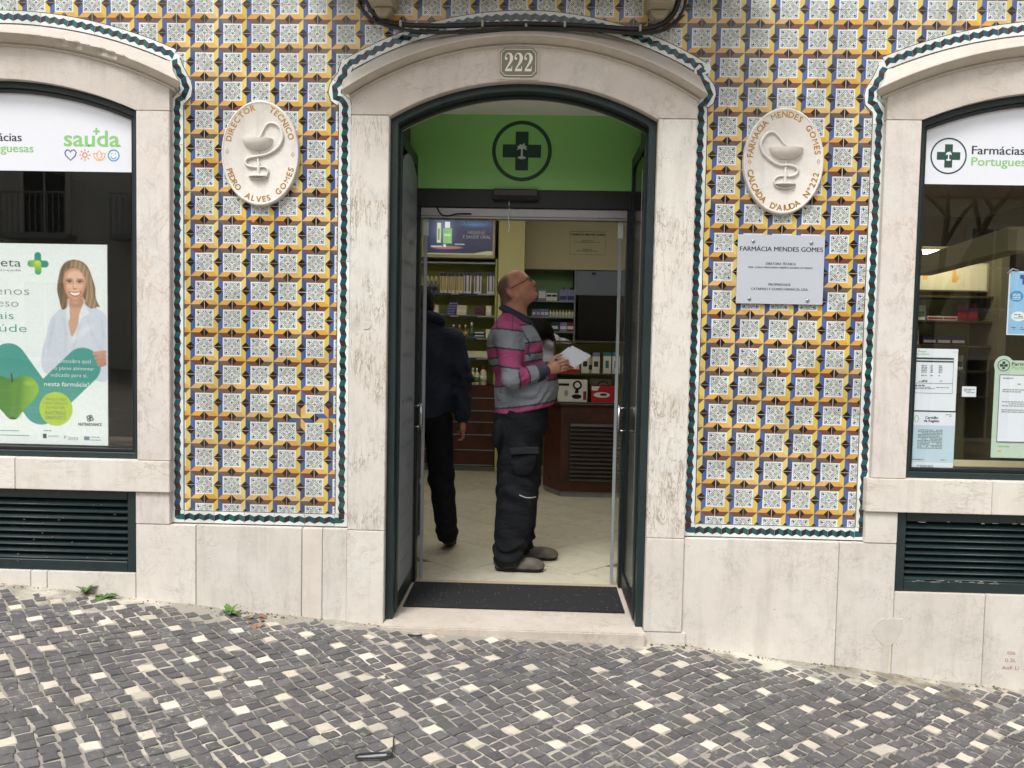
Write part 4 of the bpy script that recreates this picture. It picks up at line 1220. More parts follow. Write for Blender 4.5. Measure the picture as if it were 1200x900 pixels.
def poster_paint(XX, ZZ):
    u = 122.5 + (XX + 2.097)/.00427; v = 522 - (ZZ - .843)/.0043
    img = np.zeros(u.shape + (3,)) + np.array([240, 246, 247.])
    img += (np.clip((v-284)/240, 0, 1)*6)[..., None]
    aa = .45
    def cov(d): return np.clip(.5 - d/(2*aa), 0, 1)
    def put(c, colr):
        c = np.asarray(c)
        colr = np.asarray(colr, float)
        img[:] = img*(1-c[..., None]) + colr*c[..., None]
    def ell(cx, cy, rx, ry, rot=0.):
        a, b = math.cos(rot), math.sin(rot)
        x, y = (u-cx)*a + (v-cy)*b, -(u-cx)*b + (v-cy)*a
        return (np.sqrt((x/rx)**2 + (y/ry)**2) - 1)*min(rx, ry)
    def cap(ax, ay, bx, by, r1, r2=None):
        r2 = r1 if r2 is None else r2
        t = np.clip(((u-ax)*(bx-ax) + (v-ay)*(by-ay))/((bx-ax)**2 + (by-ay)**2 + 1e-9), 0, 1)
        return np.hypot(u-ax-t*(bx-ax), v-ay-t*(by-ay)) - (r1 + (r2-r1)*t)
    def poly(pts):
        n = len(pts); d = np.full(u.shape, 1e9); ins = np.zeros(u.shape, bool)
        for i in range(n):
            (ax, ay), (bx, by) = pts[i], pts[(i+1) % n]
            d = np.minimum(d, cap(ax, ay, bx, by, 0))
            c = ((ay > v) != (by > v)) & (u < (bx-ax)*(v-ay)/((by-ay) or 1e-9) + ax)
            ins ^= c
        return np.where(ins, -d, d)
    def sm(pts, k=5): return [(p.x, p.y) for p in smooth_path([(a, b, 0) for a, b in pts + pts[:1]], k)][:-1]
    ZU = lambda pts: [(x/6.923, 280 + y/6.923) for x, y in pts]
    ns = .7*np.sin(u*1.15 + .10*v + np.sin(v*.16)*1.2) + .45*np.sin(u*2.6 - .12*v + 1.3*np.sin(v*.21))
    # white shirt and arms
    put(cov(poly(sm(ZU([(525,500),(420,585),(365,660),(335,780),(300,900),(290,1010),(330,1090),(450,1100),(700,1130),(845,1130),(850,900),(848,700),(835,600),(760,545),(660,500)])))), [216, 222, 236])
    for a in ([(480,640),(505,760),(500,900)], [(400,640),(380,760),(352,880)], [(690,640),(720,760),(800,900)], [(620,640),(600,760),(560,880)], [(800,640),(815,760),(800,880)]):
        a = ZU(a)
        for p, q in zip(a, a[1:]): put(np.clip(1 - np.abs(cap(*p, *q, 0))/3.2, 0, 1)*.35, [190, 196, 214])
    put(np.clip(1 - np.abs(cap(*ZU([(560,800)])[0], *ZU([(700,700)])[0], 0))/6, 0, 1)*.5, [246, 248, 252])
    # hair behind
    hair = np.clip(.5 + .28*ns[..., None], 0, 1)
    put(cov(poly(sm(ZU([(570,152),(505,172),(462,225),(440,310),(430,400),(446,480),(470,560),(515,535),(525,470),(650,470),(668,515),(715,548),(748,530),(785,535),(762,490),(750,440),(748,380),(724,300),(690,215),(640,168)])))), np.array([96, 76, 58.])*(1-hair) + np.array([168, 142, 112.])*hair)
    # neck and chest
    put(cov(poly(sm(ZU([(530,455),(535,560),(520,640),(530,720),(545,775),(562,770),(600,680),(612,600),(640,520),(645,455)])))), [214, 168, 142])
    put(np.clip(1-np.abs(ell(*ZU([(582,500)])[0], 8, 4))/4, 0, 1)*.5, [160, 112, 88])
    # collar wings
    put(cov(poly(ZU([(522,495),(500,590),(522,660),(536,620)]))), [232, 236, 244]); put(cov(poly(ZU([(650,505),(700,590),(640,620),(606,690),(614,600)]))), [234, 238, 246])
    # face
    fd = poly(sm(ZU([(492,260),(482,325),(489,388),(513,445),(555,487),(598,490),(634,452),(662,392),(676,325),(666,265),(625,222),(545,222)])))
    sh = np.clip((-fd)/5.5, 0, 1)[..., None]
    put(cov(fd), np.array([198, 140, 112.])*(1-sh) + np.array([238, 194, 166.])*sh)
    put(np.clip(1-np.hypot((u-ZU([(520,395)])[0][0])/3, (v-ZU([(520,395)])[0][1])/3), 0, 1)*.35, [224, 140, 120]); put(np.clip(1-np.hypot((u-ZU([(645,395)])[0][0])/3, (v-ZU([(645,395)])[0][1])/3), 0, 1)*.35, [224, 140, 120])
    for ex in (533, 620):
        e = ZU([(ex, 332)])[0]
        put(cov(ell(e[0], e[1]-3.0, 3.6, .6, .06 if ex > 560 else -.06))*.85, [112, 82, 60]); put(np.clip(1-np.abs(ell(e[0], e[1]-.3, 3.4, 1.6))/1.6, 0, 1)*.4, [160, 106, 84])
        put(cov(ell(e[0], e[1], 2.7, .95))*.8, [226, 210, 200]); put(cov(ell(e[0], e[1], 1.3, 1.1)), [50, 40, 38]); put(cov(ell(e[0], e[1]-.8, 3.2, .7))*.95, [52, 36, 32])
        put(np.clip(1-np.abs(ell(e[0], e[1]+1.8, 3, 1))/1.2, 0, 1)*.3, [176, 122, 98])
    nx_, ny_ = ZU([(578, 385)])[0]
    put(np.clip(1-np.abs(cap(nx_-1.5, ny_-6, nx_-2.2, ny_-.5, 0))/1.1, 0, 1)*.6, [186, 128, 102]); put(cov(ell(nx_, ny_+.8, 2.6, .8))*.8, [166, 104, 84]); put(cov(ell(nx_, ny_-3, .8, 3))*.4, [246, 212, 190])
    mx_, my_ = ZU([(580, 428)])[0]
    smy = my_ + .045*(u-mx_)**2*-1 + 1.0
    put(np.clip(.5 - ((np.abs(u-mx_)/7.4)**2 + ((v-smy)/2.9)**2 - 1)*2.2, 0, 1)*.95, [176, 74, 78]); put(np.clip(.5 - ((np.abs(u-mx_)/6.2)**2 + ((v-smy+.25)/1.7)**2 - 1)*2.6, 0, 1), [250, 246, 242])
    put(np.clip(1-np.abs(ell(mx_, my_+4.6, 3.6, .8))/1.2, 0, 1)*.35, [186, 126, 102])
    for sx in (-8.6, 8.6): put(np.clip(1-np.abs(cap(mx_+sx*.62, my_-6, mx_+sx, my_-.3, 0))/1.0, 0, 1)*.45, [184, 124, 100])
    # fringe swept from the parting
    put(cov(poly(sm(ZU([(545,200),(500,222),(482,270),(478,340),(470,420),(455,470),(440,420),(445,310),(470,225),(520,175)])))), np.array([88, 68, 52.])*(1-hair) + np.array([150, 122, 94.])*hair)
    put(cov(poly(sm(ZU([(540,205),(590,222),(640,262),(672,320),(682,400),(668,480),(700,535),(760,535),(735,430),(720,320),(680,225),(620,172),(565,168)])))), np.array([124, 100, 76.])*(1-hair) + np.array([202, 176, 142.])*hair)
    # fingers resting on the green shape
    teal = np.array([76, 160, 150.])
    heart = np.minimum(cap(92.5, 427.5, 41, 476.6, 21.8), cap(2.5, 424, 41, 476.6, 21.8))
    put(cov(heart), teal)
    for k, (y0, x0) in enumerate(((412.5, 107), (417.5, 109), (422, 111), (426, 112.5))): put(cov(cap(x0, y0, 119.5, y0-2, 2.3)), [214-6*k, 160-6*k, 138-6*k]); put(cov(cap(x0, y0+2.3, 119, y0+.6, .35))*.6, [150, 100, 84])
    # apple
    ap = poly(sm([(6,449),(15,442),(26,441),(34,446),(38.5,455),(36.5,463),(28,474),(18,484),(11,492),(2,492),(-6,484),(-18,472),(-25,462),(-26,452),(-21,444),(-12,441),(-2,443)]))
    gsh = np.clip((u-0)/36, 0, 1)[..., None]
    put(cov(ap), np.array([78, 136, 44.])*(1-gsh) + np.array([150, 194, 60.])*gsh)
    put(np.clip(1-np.hypot((u-27)/9, (v-449)/5), 0, 1)*.6, [190, 220, 110]); put(np.clip(1-np.abs(cap(16, 446, 12, 486, 0))/7, 0, 1)*.4, [64, 120, 40]); put(np.clip(1-np.hypot((u-6)/8, (v-446)/4), 0, 1)*.7, [70, 110, 40])
    put(cov(cap(6.2, 448, 5.6, 439, .9)), [70, 52, 36]); put(cov(ell(6.5, 491.8, 4, 1.2)), [48, 58, 30])
    put(cov(ell(59.3, 479.2, 20.2, 20.2)), [186, 214, 66])
    # rounded plus
    put(cov(cap(39, 298, 39, 305, 4)), [46, 148, 134]); put(cov(cap(40, 307.8, 48, 307.8, 4)), [46, 148, 134])
    gr = np.clip((u-26)/16, 0, 1)[..., None]
    put(cov(cap(30.4, 307.6, 38.8, 307.6, 4)), np.array([74, 168, 130.])*(1-gr) + np.array([214, 220, 60.])*gr)
    gr = np.clip((318-v)/12, 0, 1)[..., None]
    put(cov(cap(39.2, 307.6, 39.2, 316.6, 4)), np.array([72, 172, 110.])*(1-gr) + np.array([214, 220, 60.])*gr)
    # footer marks
    put(cov(np.maximum(np.abs(u-45.3)-2.2, np.abs(v-512)-2.6)), [60, 70, 76]); put(cov(np.maximum(np.abs(u-96.6)-3.2, np.abs(v-513.6)-2.2)), [110, 130, 150])
    put(cov(np.abs(ell(99.3, 488.4, 2.2, 1.7)) - .5), [60, 70, 80]); put(cov(np.abs(ell(102.3, 490.6, 2.2, 1.7)) - .5), [60, 70, 80]); put(cov(np.abs(ell(101.5, 487.4, 1.8, 1.5)) - .45), [60, 70, 80]); put(cov(np.abs(ell(99.6, 491.6, 1.8, 1.5)) - .45), [60, 70, 80])
    # satin edge
    put(np.clip((u-119.5)/3, 0, 1)*.35, [250, 252, 252])
    return img
po = thing('window_poster', 'tall pale poster of a smiling blonde woman in white over a green heart and apple', 'poster', (-2.54, .05, .843))
UX = lambda u: -2.097 + (u-122.5)*.00427
VZ = lambda v: .843 + (522-v)*.0043
MB().box(UX(-86), UX(122.6), .0512, .058, .843, VZ(284)).build('board', M['vinyl'], po)
raster('print', 350, 400, UX(-86), UX(122.5), .8435, VZ(284.2), .0505, poster_paint, M['print'], po)
lt = MB(); y = .0497
PM = [M['ink'], M['ink_grey'], M['ink_teal'], M['ink_white'], M['film_ink'], M['ink_teal']]
def pt_(b, u0, u1, v, cap, m, off=.0): word(po, b, UX(u0), UX(u1), VZ(v), cap*.0043, y, PM[m], off)
pt_('dieta', -21, 18.5, 311.4, 9.6, 0, -.006); pt_('avançada', -16, 18.5, 316.6, 2.2, 1, 0)
pt_('menos', -30, 28.3, 344.6, 9.5, 1, -.012); pt_('peso', -20, 15, 358.8, 9, 1, -.012); pt_('mais', -27, 9, 373.6, 9, 2, -.01); pt_('saúde', -29, 24.5, 388.4, 9, 2, -.01)
pt_('Descubra qual', 63.5, 102, 424, 4.6, 3, -.01); pt_('o plano alimentar', 58, 106.5, 432.6, 4.4, 3, -.01); pt_('indicado para si,', 53.5, 98, 440.8, 4.4, 3, -.01); pt_('nesta farmácia!', 45.5, 99.5, 452, 5.2, 3, .0)
pt_('MARQUE AQUI', 47, 72, 469, 2.8, 4, -.01); pt_('A SUA CONSULTA', 44, 74, 473.9, 2.8, 4, -.01); pt_('OU FAÇA UM', 47.5, 69.5, 479, 2.8, 4, -.01); pt_('RASTREIO', 46.8, 71.5, 486, 4, 4, -.005); pt_('GRATUITO', 46.3, 71.5, 491.8, 4, 4, -.005)
pt_('NUTRADVANCE', 86.6, 115.2, 498.6, 3.6, 0, .03); pt_('2020', 73.5, 86, 516, 3.6, 1, .0); pt_('P', 69, 72, 515, 4, 1, .0); pt_('ALGARVE', 49.5, 62.5, 513, 2.2, 1, 0)
for q, (a, b, v) in enumerate(((-12, 14, 507), (-14, 27, 512.5), (44, 54, 506), (101, 113, 512.5), (101, 114.5, 516))): 
    x = a
    while x < b:
        k = RND.uniform(1.2, 3); lt.flat([(UX(x), VZ(v)), (UX(min(x+k, b)), VZ(v)), (UX(min(x+k, b)), VZ(v-1)), (UX(x), VZ(v-1))], y, 5 if q < 2 else 1); x += k + .7
lt.build('small_print', PM, po, recalc=False)['kind'] = 'stuff'

def lines(mb, x0, x1, zs, h, y, m, fill=.9):
    for z in zs:
        x = x0
        while x < x1:
            k = RND.uniform(.006, .020)
            if RND.random() < fill: mb.flat([(x, z), (min(x+k, x1), z), (min(x+k, x1), z+h), (x, z+h)], y, m)
            x += k + .003
def sheet(label, name, x0, x1, z0, z1, y, m, cat='notice'):
    t = thing(name, label, cat, ((x0+x1)/2, y, z0))
    MB().box(x0, x1, y, y+.0015, z0, z1).build('sheet', m, t)
    return t
# price table
t = sheet('white printed sheet with a framed table, upper of two at the glass edge', 'notice_sheet', 1.936, 2.166, 1.119, 1.425, .034, M['paper'])
lt = MB(); y = .0335
put_text(lt, 'Preços', 1.972, 2.010, 1.407, .008, y, 2, .02); put_text(lt, 'farmácias', 1.962, 2.026, 1.394, .008, y, 2, .02); put_text(lt, 'saúda', 2.14, 2.158, 1.408, .006, y, 2, .0)
stroke(lt, [(1.957, 1.378), (2.146, 1.378), (2.146, 1.205), (1.957, 1.205)], .0022, y, 0, True)
lt.flat([(1.957, 1.372), (2.146, 1.372), (2.146, 1.381), (1.957, 1.381)], y-.0003, 0); lt.flat([(1.957, 1.358), (2.146, 1.358), (2.146, 1.366), (1.957, 1.366)], y, 3)
stroke(lt, [(1.957, 1.254), (2.146, 1.254)], .002, y, 0)
for a, b in ((1.99, 2.018), (2.035, 2.047), (2.075, 2.093)): lines(lt, a, b, [1.338, 1.330, 1.322, 1.314, 1.306], .005, y, 1); lines(lt, a, b, [1.290], .005, y, 1)
lines(lt, 1.98, 2.022, [1.266, 1.260], .004, y, 0); lines(lt, 2.06, 2.095, [1.264], .004, y, 1)
lines(lt, 1.963, 2.01, [1.240], .005, y, 0, 1); lines(lt, 1.963, 2.13, [1.232], .004, y, 1); lines(lt, 1.963, 2.06, [1.225], .004, y, 1)
lt.build('lettering', [M['ink'], M['ink_grey'], M['ink_green'], M['ink_dkgreen']], t, recalc=False)
# registration certificate
t = sheet('pale blue certificate sheet headed certidão de registo, lower of two', 'notice_sheet', 1.938, 2.168, .809, 1.112, .034, M['paper_blue'])
lt = MB()
lt.flat([(1.940, 1.045), (2.166, 1.045), (2.166, 1.110), (1.940, 1.110)], y+.0001, 3); lt.flat([(1.940, .811), (2.166, .811), (2.166, .86), (1.940, .86)], y+.0001, 3)
put_text(lt, 'Certidão', 2.020, 2.084, 1.078, .012, y-.0003, 0, .03); put_text(lt, 'de Registo', 2.014, 2.090, 1.062, .012, y-.0003, 0, .03)
stroke(lt, [(1.972, 1.063), (1.966, 1.078), (1.974, 1.092), (1.982, 1.092), (1.990, 1.078), (1.984, 1.063)], .003, y-.0003, 2, True)
lines(lt, 2.12, 2.15, [1.098, 1.090], .004, y-.0003, 1)
lines(lt, 1.988, 2.108, [1.020 - .0075*i for i in range(13)], .0035, y-.0003, 4, .93)
lines(lt, 1.962, 2.02, [.872], .004, y-.0003, 4); lines(lt, 2.09, 2.13, [.872], .004, y-.0003, 4); lines(lt, 1.99, 2.07, [.842, .836], .004, y-.0003, 1)
lt.build('lettering', [M['ink'], M['ink_grey'], M['ink_green'], M['paper'], M['film_ink']], t, recalc=False)
# hours card
t = sheet('small white card alone in the middle of the glass', 'notice_card', 2.194, 2.263, 1.191, 1.242, .034, M['paper'])
lt = MB(); lines(lt, 2.202, 2.255, [1.226, 1.218, 1.210], .004, y, 0); lt.build('lettering', [M['ink_grey']], t, recalc=False)
# green-edged holder with a notice
t = thing('notice_holder', 'pale green card holder with round cross badge framing a white printed notice', 'notice', (2.55, .035, .892))
hp = [(2.354, .892), (2.80, .892), (2.80, 1.352), (2.415, 1.352)] + [(2.379 + .047*math.cos(a), 1.352 + .047*math.sin(a)) for a in np.linspace(.25, math.pi+.35, 14)]
hp = [(2.350, .892), (2.80, .892), (2.80, 1.375), (2.44, 1.375)] + [(2.392 + .047*math.cos(a), 1.350 + .047*math.sin(a)) for a in np.linspace(.6, math.pi*1.15, 14)]
MB().prism(hp, .036, .038).build('holder', M['paper_green'], t)
MB().box(2.374, 2.77, .0335, .0355, .972, 1.303).build('sheet', M['paper'], t)
lt = MB(); y = .0330
stroke(lt, [(2.374, .972), (2.77, .972), (2.77, 1.303), (2.374, 1.303)], .004, y, 0, True)
emblem(lt, 2.391, 1.350, .030, .0355, 0, 0, 3, .12)
put_text(lt, 'Farmácias', 2.430, 2.552, 1.350, .016, .0355, 0, .02); put_text(lt, 'Portuguesas', 2.430, 2.578, 1.331, .016, .0355, 2, .02)
lines(lt, 2.39, 2.44, [1.284], .006, y, 1); lines(lt, 2.46, 2.60, [1.256], .006, y, 2, .5)
for zz in (1.228, 1.218, 1.168, 1.158, 1.148, 1.128, 1.118): lines(lt, 2.39, 2.74, [zz], .005, y, 1)
put_text(lt, 'saúda', 2.384, 2.440, .945, .010, .0355, 2, .02); lines(lt, 2.384, 2.432, [.922], .008, .0355, 4, .7)
lt.build('lettering', [M['ink_dkgreen'], M['ink_grey'], M['ink_green'], M['palm'], M['ink_orange']], t, recalc=False)
# blue poster at the frame edge
t = thing('window_poster', 'sky blue health poster with white speech bubbles, cut by the right edge', 'poster', (2.55, .035, 1.506))
MB().box(2.398, 2.80, .040, .042, 1.500, 1.812).build('board', M['paper'], t)
MB().box(2.404, 2.794, .0392, .0398, 1.506, 1.806).build('print', M['poster_blue'], t)
lt = MB(); y = .0388
lt.flat([(2.45, 1.775), (2.74, 1.775), (2.74, 1.795), (2.45, 1.795)], y, 1); lt.flat([(2.462, 1.748), (2.49, 1.748), (2.49, 1.775), (2.462, 1.775)], y, 1); lt.flat([(2.56, 1.742), (2.62, 1.742), (2.62, 1.775), (2.56, 1.775)], y, 1)
disc(lt, 2.438, 1.690, .033, .027, y, 2, 20); disc(lt, 2.452, 1.592, .036, .024, y, 0, 20); disc(lt, 2.53, 1.646, .04, .03, y, 3, 20)
lines(lt, 2.418, 2.458, [1.698, 1.690, 1.682, 1.674], .004, y-.0003, 0); lines(lt, 2.43, 2.475, [1.598, 1.590, 1.582], .004, y-.0003, 1); lines(lt, 2.42, 2.76, [1.535, 1.526], .004, y, 1, .6)
lt.build('lettering', [M['ink_white'], M['ink_blue'], M['ink_sky'], M['ink_green']], t, recalc=False)
ck = MB(); ck.tube([(2.385, .036, 1.80), (2.41, .036, 1.822), (2.44, .036, 1.815)], .004, 6); ck.build('tape', M['rail'], t)

# ------------------------------------------------------------------ the shop interior
X0, X1, Y0, Y1, ZC = -4.6, 5.2, .305, 5.6, 2.95
tag(MB().box(X0, X1, .30, Y1, -.06, -.004).build('shop_floor', M['floor_joint']), kind='structure')
fl = [o for o in bpy.data.objects if o.name == 'shop_floor'][0]
me = B(-.2485, .2485, -.2485, .2485, -.004, 0).mesh('floor_tile', [M['floor']], (0, 0, 0))
for a in range(-10, 22):
    for b in range(-16, 17):
        x, yy = (a-b)*.5*math.sqrt(.5)*1.0, (a+b)*.5*math.sqrt(.5)*1.0 + .9
        if -1.5 < x < 1.5 and 1.05 < yy < 5.2:
            o = link('floor_tile', me, (x, yy, 0), fl); o.rotation_euler.z = math.pi/4
MB().box(-.66, .66, .641, 1.10, -.05, -.0035).build('floor_edge', M['floor'], fl)
MB().box(-.585, .585, .644, .690, -.004, .006).build('sill_strip', M['strip'], fl, bev=.002)
dm = tag(MB().box(-.592, .583, .192, .632, .0005, .010).build('door_mat', M['mat'], bev=.003), 'dark grey ribbed mat filling the step inside the doorway', 'doormat')
lm = MB()
for i in range(110):
    x, y_ = RND.uniform(-.58, .57), RND.uniform(.2, .625); a = RND.uniform(.0005, .0012)
    lm.box(x-a*1.6, x+a*1.6, y_-a, y_+a, .0101, .0112)
lm.build('lint', M['rail'], dm)['kind'] = 'stuff'
wl = MB()
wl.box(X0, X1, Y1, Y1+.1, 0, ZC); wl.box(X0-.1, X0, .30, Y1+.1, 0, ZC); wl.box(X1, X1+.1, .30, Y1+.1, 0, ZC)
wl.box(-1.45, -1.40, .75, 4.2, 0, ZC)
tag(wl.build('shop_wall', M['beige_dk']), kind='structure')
wf = MB(); wf.box(X0, -.72, .302, .312, 0, ZC)
tag(MB().box(X0-.1, X1+.1, .30, Y1+.1, ZC, ZC+.1).build('shop_ceiling', M['plaster']), kind='structure')
# window display backs
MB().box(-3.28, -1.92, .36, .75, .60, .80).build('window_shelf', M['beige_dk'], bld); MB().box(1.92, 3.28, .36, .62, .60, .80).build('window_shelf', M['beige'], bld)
tag(MB().box(-.333, -.051, 4.74, 5.3, 0, 2.94).build('pillar', M['pillar'], bev=.005), 'pale yellow square pillar behind the man in the striped shirt', 'pillar')
bh = MB(); bh.box(-.05, 2.6, 5.20, 5.58, 2.236, 2.94)
tag(bh.build('bulkhead', M['beige']), kind='structure')
tag(MB().box(-.05, .50, 5.50, 5.58, .9, 2.235).build('shop_wall', M['grn_wall']), kind='structure')

def lit(parent, name, x0, x1, y0, y1, z0, z1, m, bev=.002): return MB().box(x0, x1, y0, y1, z0, z1).build(name, m, parent, bev=bev)
# left wall unit: drawers below, shelves over, lightbox on top
un = thing('shelving_unit', 'lime green wall unit with wooden drawers below and four shelves', 'shelves', (-.85, 4.9, 0))
lit(un, 'back_panel', -1.395, -.336, 5.05, 5.09, .94, 2.30, M['lime'])
for x in (-1.385, -.352): lit(un, 'side_panel', x-.012, x+.012, 4.78, 5.05, .94, 2.30, M['lime'])
for z in (1.237, 1.454, 1.692, 1.929, 2.262):
    lit(un, 'shelf', -1.372, -.366, 4.76, 5.05, z-.022, z-.004, M['rail'])
    if z < 2.2:
        r = MB()
        x = -1.33
        while x < -.5: r.box(x, x+.2, 4.752, 4.759, z-.028, z-.006); x += .29
        r.build('price_strip', M['navy'], un)
lit(un, 'cabinet', -1.385, -.325, 4.76, 5.09, .055, .936, M['wood'])
lit(un, 'kick_strip', -1.38, -.33, 4.79, 5.05, 0, .053, M['rail'])
for i, (a, b) in enumerate(((.800, .930), (.662, .790), (.540, .652), (.402, .530), (.235, .392), (.07, .225))):
    lit(un, 'drawer', -1.36, -.345, 4.742, 4.758, a, b, M['wood'], .003); lit(un, 'drawer_rail', -1.36, -.345, 4.736, 4.7415, a-.004, a+.004, M['rail'], .001)
lb = thing('lightbox', 'dark blue lit advert with toothpaste tube and bottle above the shelves', 'lightbox', (-.77, 4.74, 2.305))
lit(lb, 'case', -1.172, -.372, 4.745, 4.95, 2.300, 2.742, M['beige'], .004)
def ad(XX, ZZ):
    u = (XX+1.136)/.738; v = (2.704-ZZ)/.369
    img = np.zeros(u.shape+(3,)) + np.array([34, 36, 66.])
    def put(c, k): c = np.clip(c, 0, 1)[..., None]; img[:] = img*(1-c) + np.array(k, float)*c
    put(np.exp(-(((u-.28)/.16)**2 + ((v-.3)/.45)**2))*.75, [120, 136, 190])
    put(np.exp(-(((u-.75)/.22)**2 + ((v-.12)/.08)**2))*.8, [86, 130, 170])
    bx = lambda x0, x1, y0, y1, s=.012: np.minimum(np.minimum((u-x0)/s, (x1-u)/s), np.minimum((v-y0)/(s*2), (y1-v)/(s*2)))
    put(bx(.185, .255, .08, .68), [206, 222, 170]); put(bx(.20, .235, .25, .6), [110, 140, 90])
    put(bx(.30, .385, .05, .25), [226, 236, 220]); put(bx(.275, .415, .24, .70), [130, 186, 120]); put(bx(.29, .40, .40, .48), [200, 220, 170])
    put((1 - np.abs(((u-.34)/.26)**2 + ((v-.80)/.055)**2))*2, [150, 110, 100]); put(bx(.10, .27, .74, .80), [190, 196, 190]); put(bx(.45, .60, .68, .73), [206, 206, 196]); put(bx(.28, .33, .70, .80), [226, 226, 220])
    put((v - (.955 - .075*np.clip((u-.72)/.2, 0, 1)))*60, [150, 152, 110])
    return img
raster('print', 150, 76, -1.136, -.398, 2.335, 2.704, 4.742, ad, M['print_lit'], lb)
lt = MB(); put_text(lt, 'ELGYDIUM', -.74, -.42, 2.655, .034, 4.7405, 1, .0); put_text(lt, 'HIGIENE', -.665, -.482, 2.555, .032, 4.7405, 0, .0); put_text(lt, 'E SAÚDE ORAL', -.715, -.418, 2.508, .032, 4.7405, 0, .0)
lt.build('lettering', [M['ink_white'], M['ink_sky']], lb, recalc=False)

# products: one maker per kind, then copies that share its mesh
def goods(name, label, cat, group, mesh_mb, mats, spots, bev=.0):
    me = mesh_mb.mesh(name, mats, (0, 0, 0), bev)
    words = ['first', 'second', 'third', 'fourth', 'fifth', 'sixth', 'seventh', 'eighth', 'ninth']
    xs_ = sorted(range(len(spots)), key=lambda k: (spots[k][0], spots[k][2]))
    for rank, k in enumerate(xs_):
        o = link(name, me, spots[k]); o.rotation_euler.z = RND.uniform(-.06, .06)
        tag(o, label.format(n=words[rank]), cat, group if len(spots) > 1 else None)
def carton(w, d, h, band=None):
    m_ = MB().box(-w/2, w/2, -d/2, d/2, 0, h, 0)
    if band: m_.box(-w/2+.004, w/2-.004, -d/2-.0012, -d/2-.0002, h*band[0], h*band[1], 1)
    return m_
def bottle(r, h, neck=.35):
    m_ = MB(); hb = h*(1-neck)
    m_.lathe((0, 0, 0), [(r*.95, 0), (r, .005), (r, hb*.9), (r*.75, hb), (r*.35, hb+h*neck*.35)], 12, 0)
    m_.lathe((0, 0, hb+h*neck*.34), [(r*.42, 0), (r*.42, h*neck*.62), (r*.3, h*neck*.66)], 10, 1)
    m_.lathe((0, 0, hb*.25), [(r*1.01, 0), (r*1.01, hb*.42)], 12, 2)
    return m_
z = 1.929
goods('toothbrush_pack', '{n} slim orange toothbrush pack from the left on the top lime shelf', 'toothbrush', 'toothbrush packs on the top shelf',
      MB().box(-.017, .017, -.004, .004, 0, .215, 0).box(-.010, .010, -.010, -.005, .03, .18, 1).box(-.017, .017, -.005, -.0042, .18, .215, 2), [M['cream'], M['orange_pk'], M['navy']],
      [(x, 4.83, z) for x in (-.945, -.905, -.86, -.82, -.775, -.735)])
goods('toothbrush_pack', '{n} white toothbrush pack from the left on the top lime shelf', 'toothbrush', 'white toothbrush packs on the top shelf',
      MB().box(-.019, .019, -.006, .006, 0, .225, 0).box(-.008, .008, -.011, -.007, .02, .19, 1).box(-.019, .019, -.0072, -.0062, .19, .225, 2), [M['wht'], M['mauve'], M['navy']],
      [(x, 4.83, z) for x in (-.685, -.645, -.575, -.535, -.435, -.395)])
goods('mouthwash_bottle', '{n} small dark bottle from the left end of the top lime shelf', 'bottle', 'small bottles on the top shelf',
      bottle(.020, .18, .45), [M['mauve'], M['cream'], M['navy']], [(x, 4.83, z) for x in (-1.10, -1.055, -1.01)])
z = 1.692
goods('flat_carton', 'lilac banded flat navy carton, {n} of the stepped stack on the second lime shelf', 'box', 'flat navy cartons on the second shelf',
      carton(.095, .07, .026, (.2, .8)), [M['navy'], M['purple']], [(-.835, 4.82, z), (-.832, 4.82, z+.0275), (-.828, 4.82, z+.055), (-.82, 4.82, z+.0825), (-.81, 4.82, z+.11)], .001)
goods('flat_carton', 'maroon banded flat carton, {n} in the right hand stack on the second lime shelf', 'box', 'flat maroon cartons on the second shelf',
      carton(.105, .07, .029, (.2, .8)), [M['navy'], M['maroon']], [(-.525, 4.82, z), (-.522, 4.82, z+.03), (-.525, 4.82, z+.06)], .001)
goods('carton', '{n} upright cream carton from the left on the second lime shelf', 'box', 'cream cartons on the second shelf',
      carton(.055, .06, .105, (.3, .6)), [M['cream'], M['wht']], [(-.745, 4.82, z), (-.695, 4.81, z), (-.43, 4.82, z), (-1.0, 4.82, z)], .001)
z = 1.454
goods('syrup_bottle', '{n} amber bottle from the left on the third lime shelf', 'bottle', 'amber bottles on the third shelf',
      bottle(.024, .135, .35), [M['amber'], M['cream'], M['orange_pk']], [(-.81, 4.82, z), (-.745, 4.82, z), (-.68, 4.82, z)])
tag(bottle(.026, .165, .4).build('pump_bottle', [M['bottle_green'], M['wht'], M['bottle_green']]), 'green pump bottle on the third shelf of the lime wall unit', 'bottle').location = (-.612, 4.82, z)
goods('flat_carton', 'white banded navy carton, {n} of two beside the green pump bottle', 'box', 'navy cartons on the third shelf',
      carton(.105, .07, .034, (.3, .7)), [M['navy'], M['wht']], [(-.525, 4.82, z), (-.525, 4.82, z+.035)], .001)
goods('carton', 'upright cream carton at the right end of the third lime shelf', 'box', 'cream cartons on the third shelf', carton(.05, .05, .09, (.3, .6)), [M['cream'], M['wht']], [(-.43, 4.82, z)])
z = 1.237
goods('carton', '{n} squat white carton from the left on the fourth lime shelf', 'box', 'white cartons on the fourth shelf',
      carton(.082, .07, .068, (.25, .55)), [M['cream'], M['wht']], [(x, 4.82, z) for x in (-.61, -.525, -.44)], .002)
z = .938
goods('lotion_bottle', '{n} pale lotion bottle from the left on the wooden drawer top', 'bottle', 'lotion bottles on the drawer top',
      bottle(.028, .185, .3), [M['cream'], M['wht'], M['bottle_green']], [(-.59, 4.84, z), (-.545, 4.80, z), (-1.0, 4.84, z)])
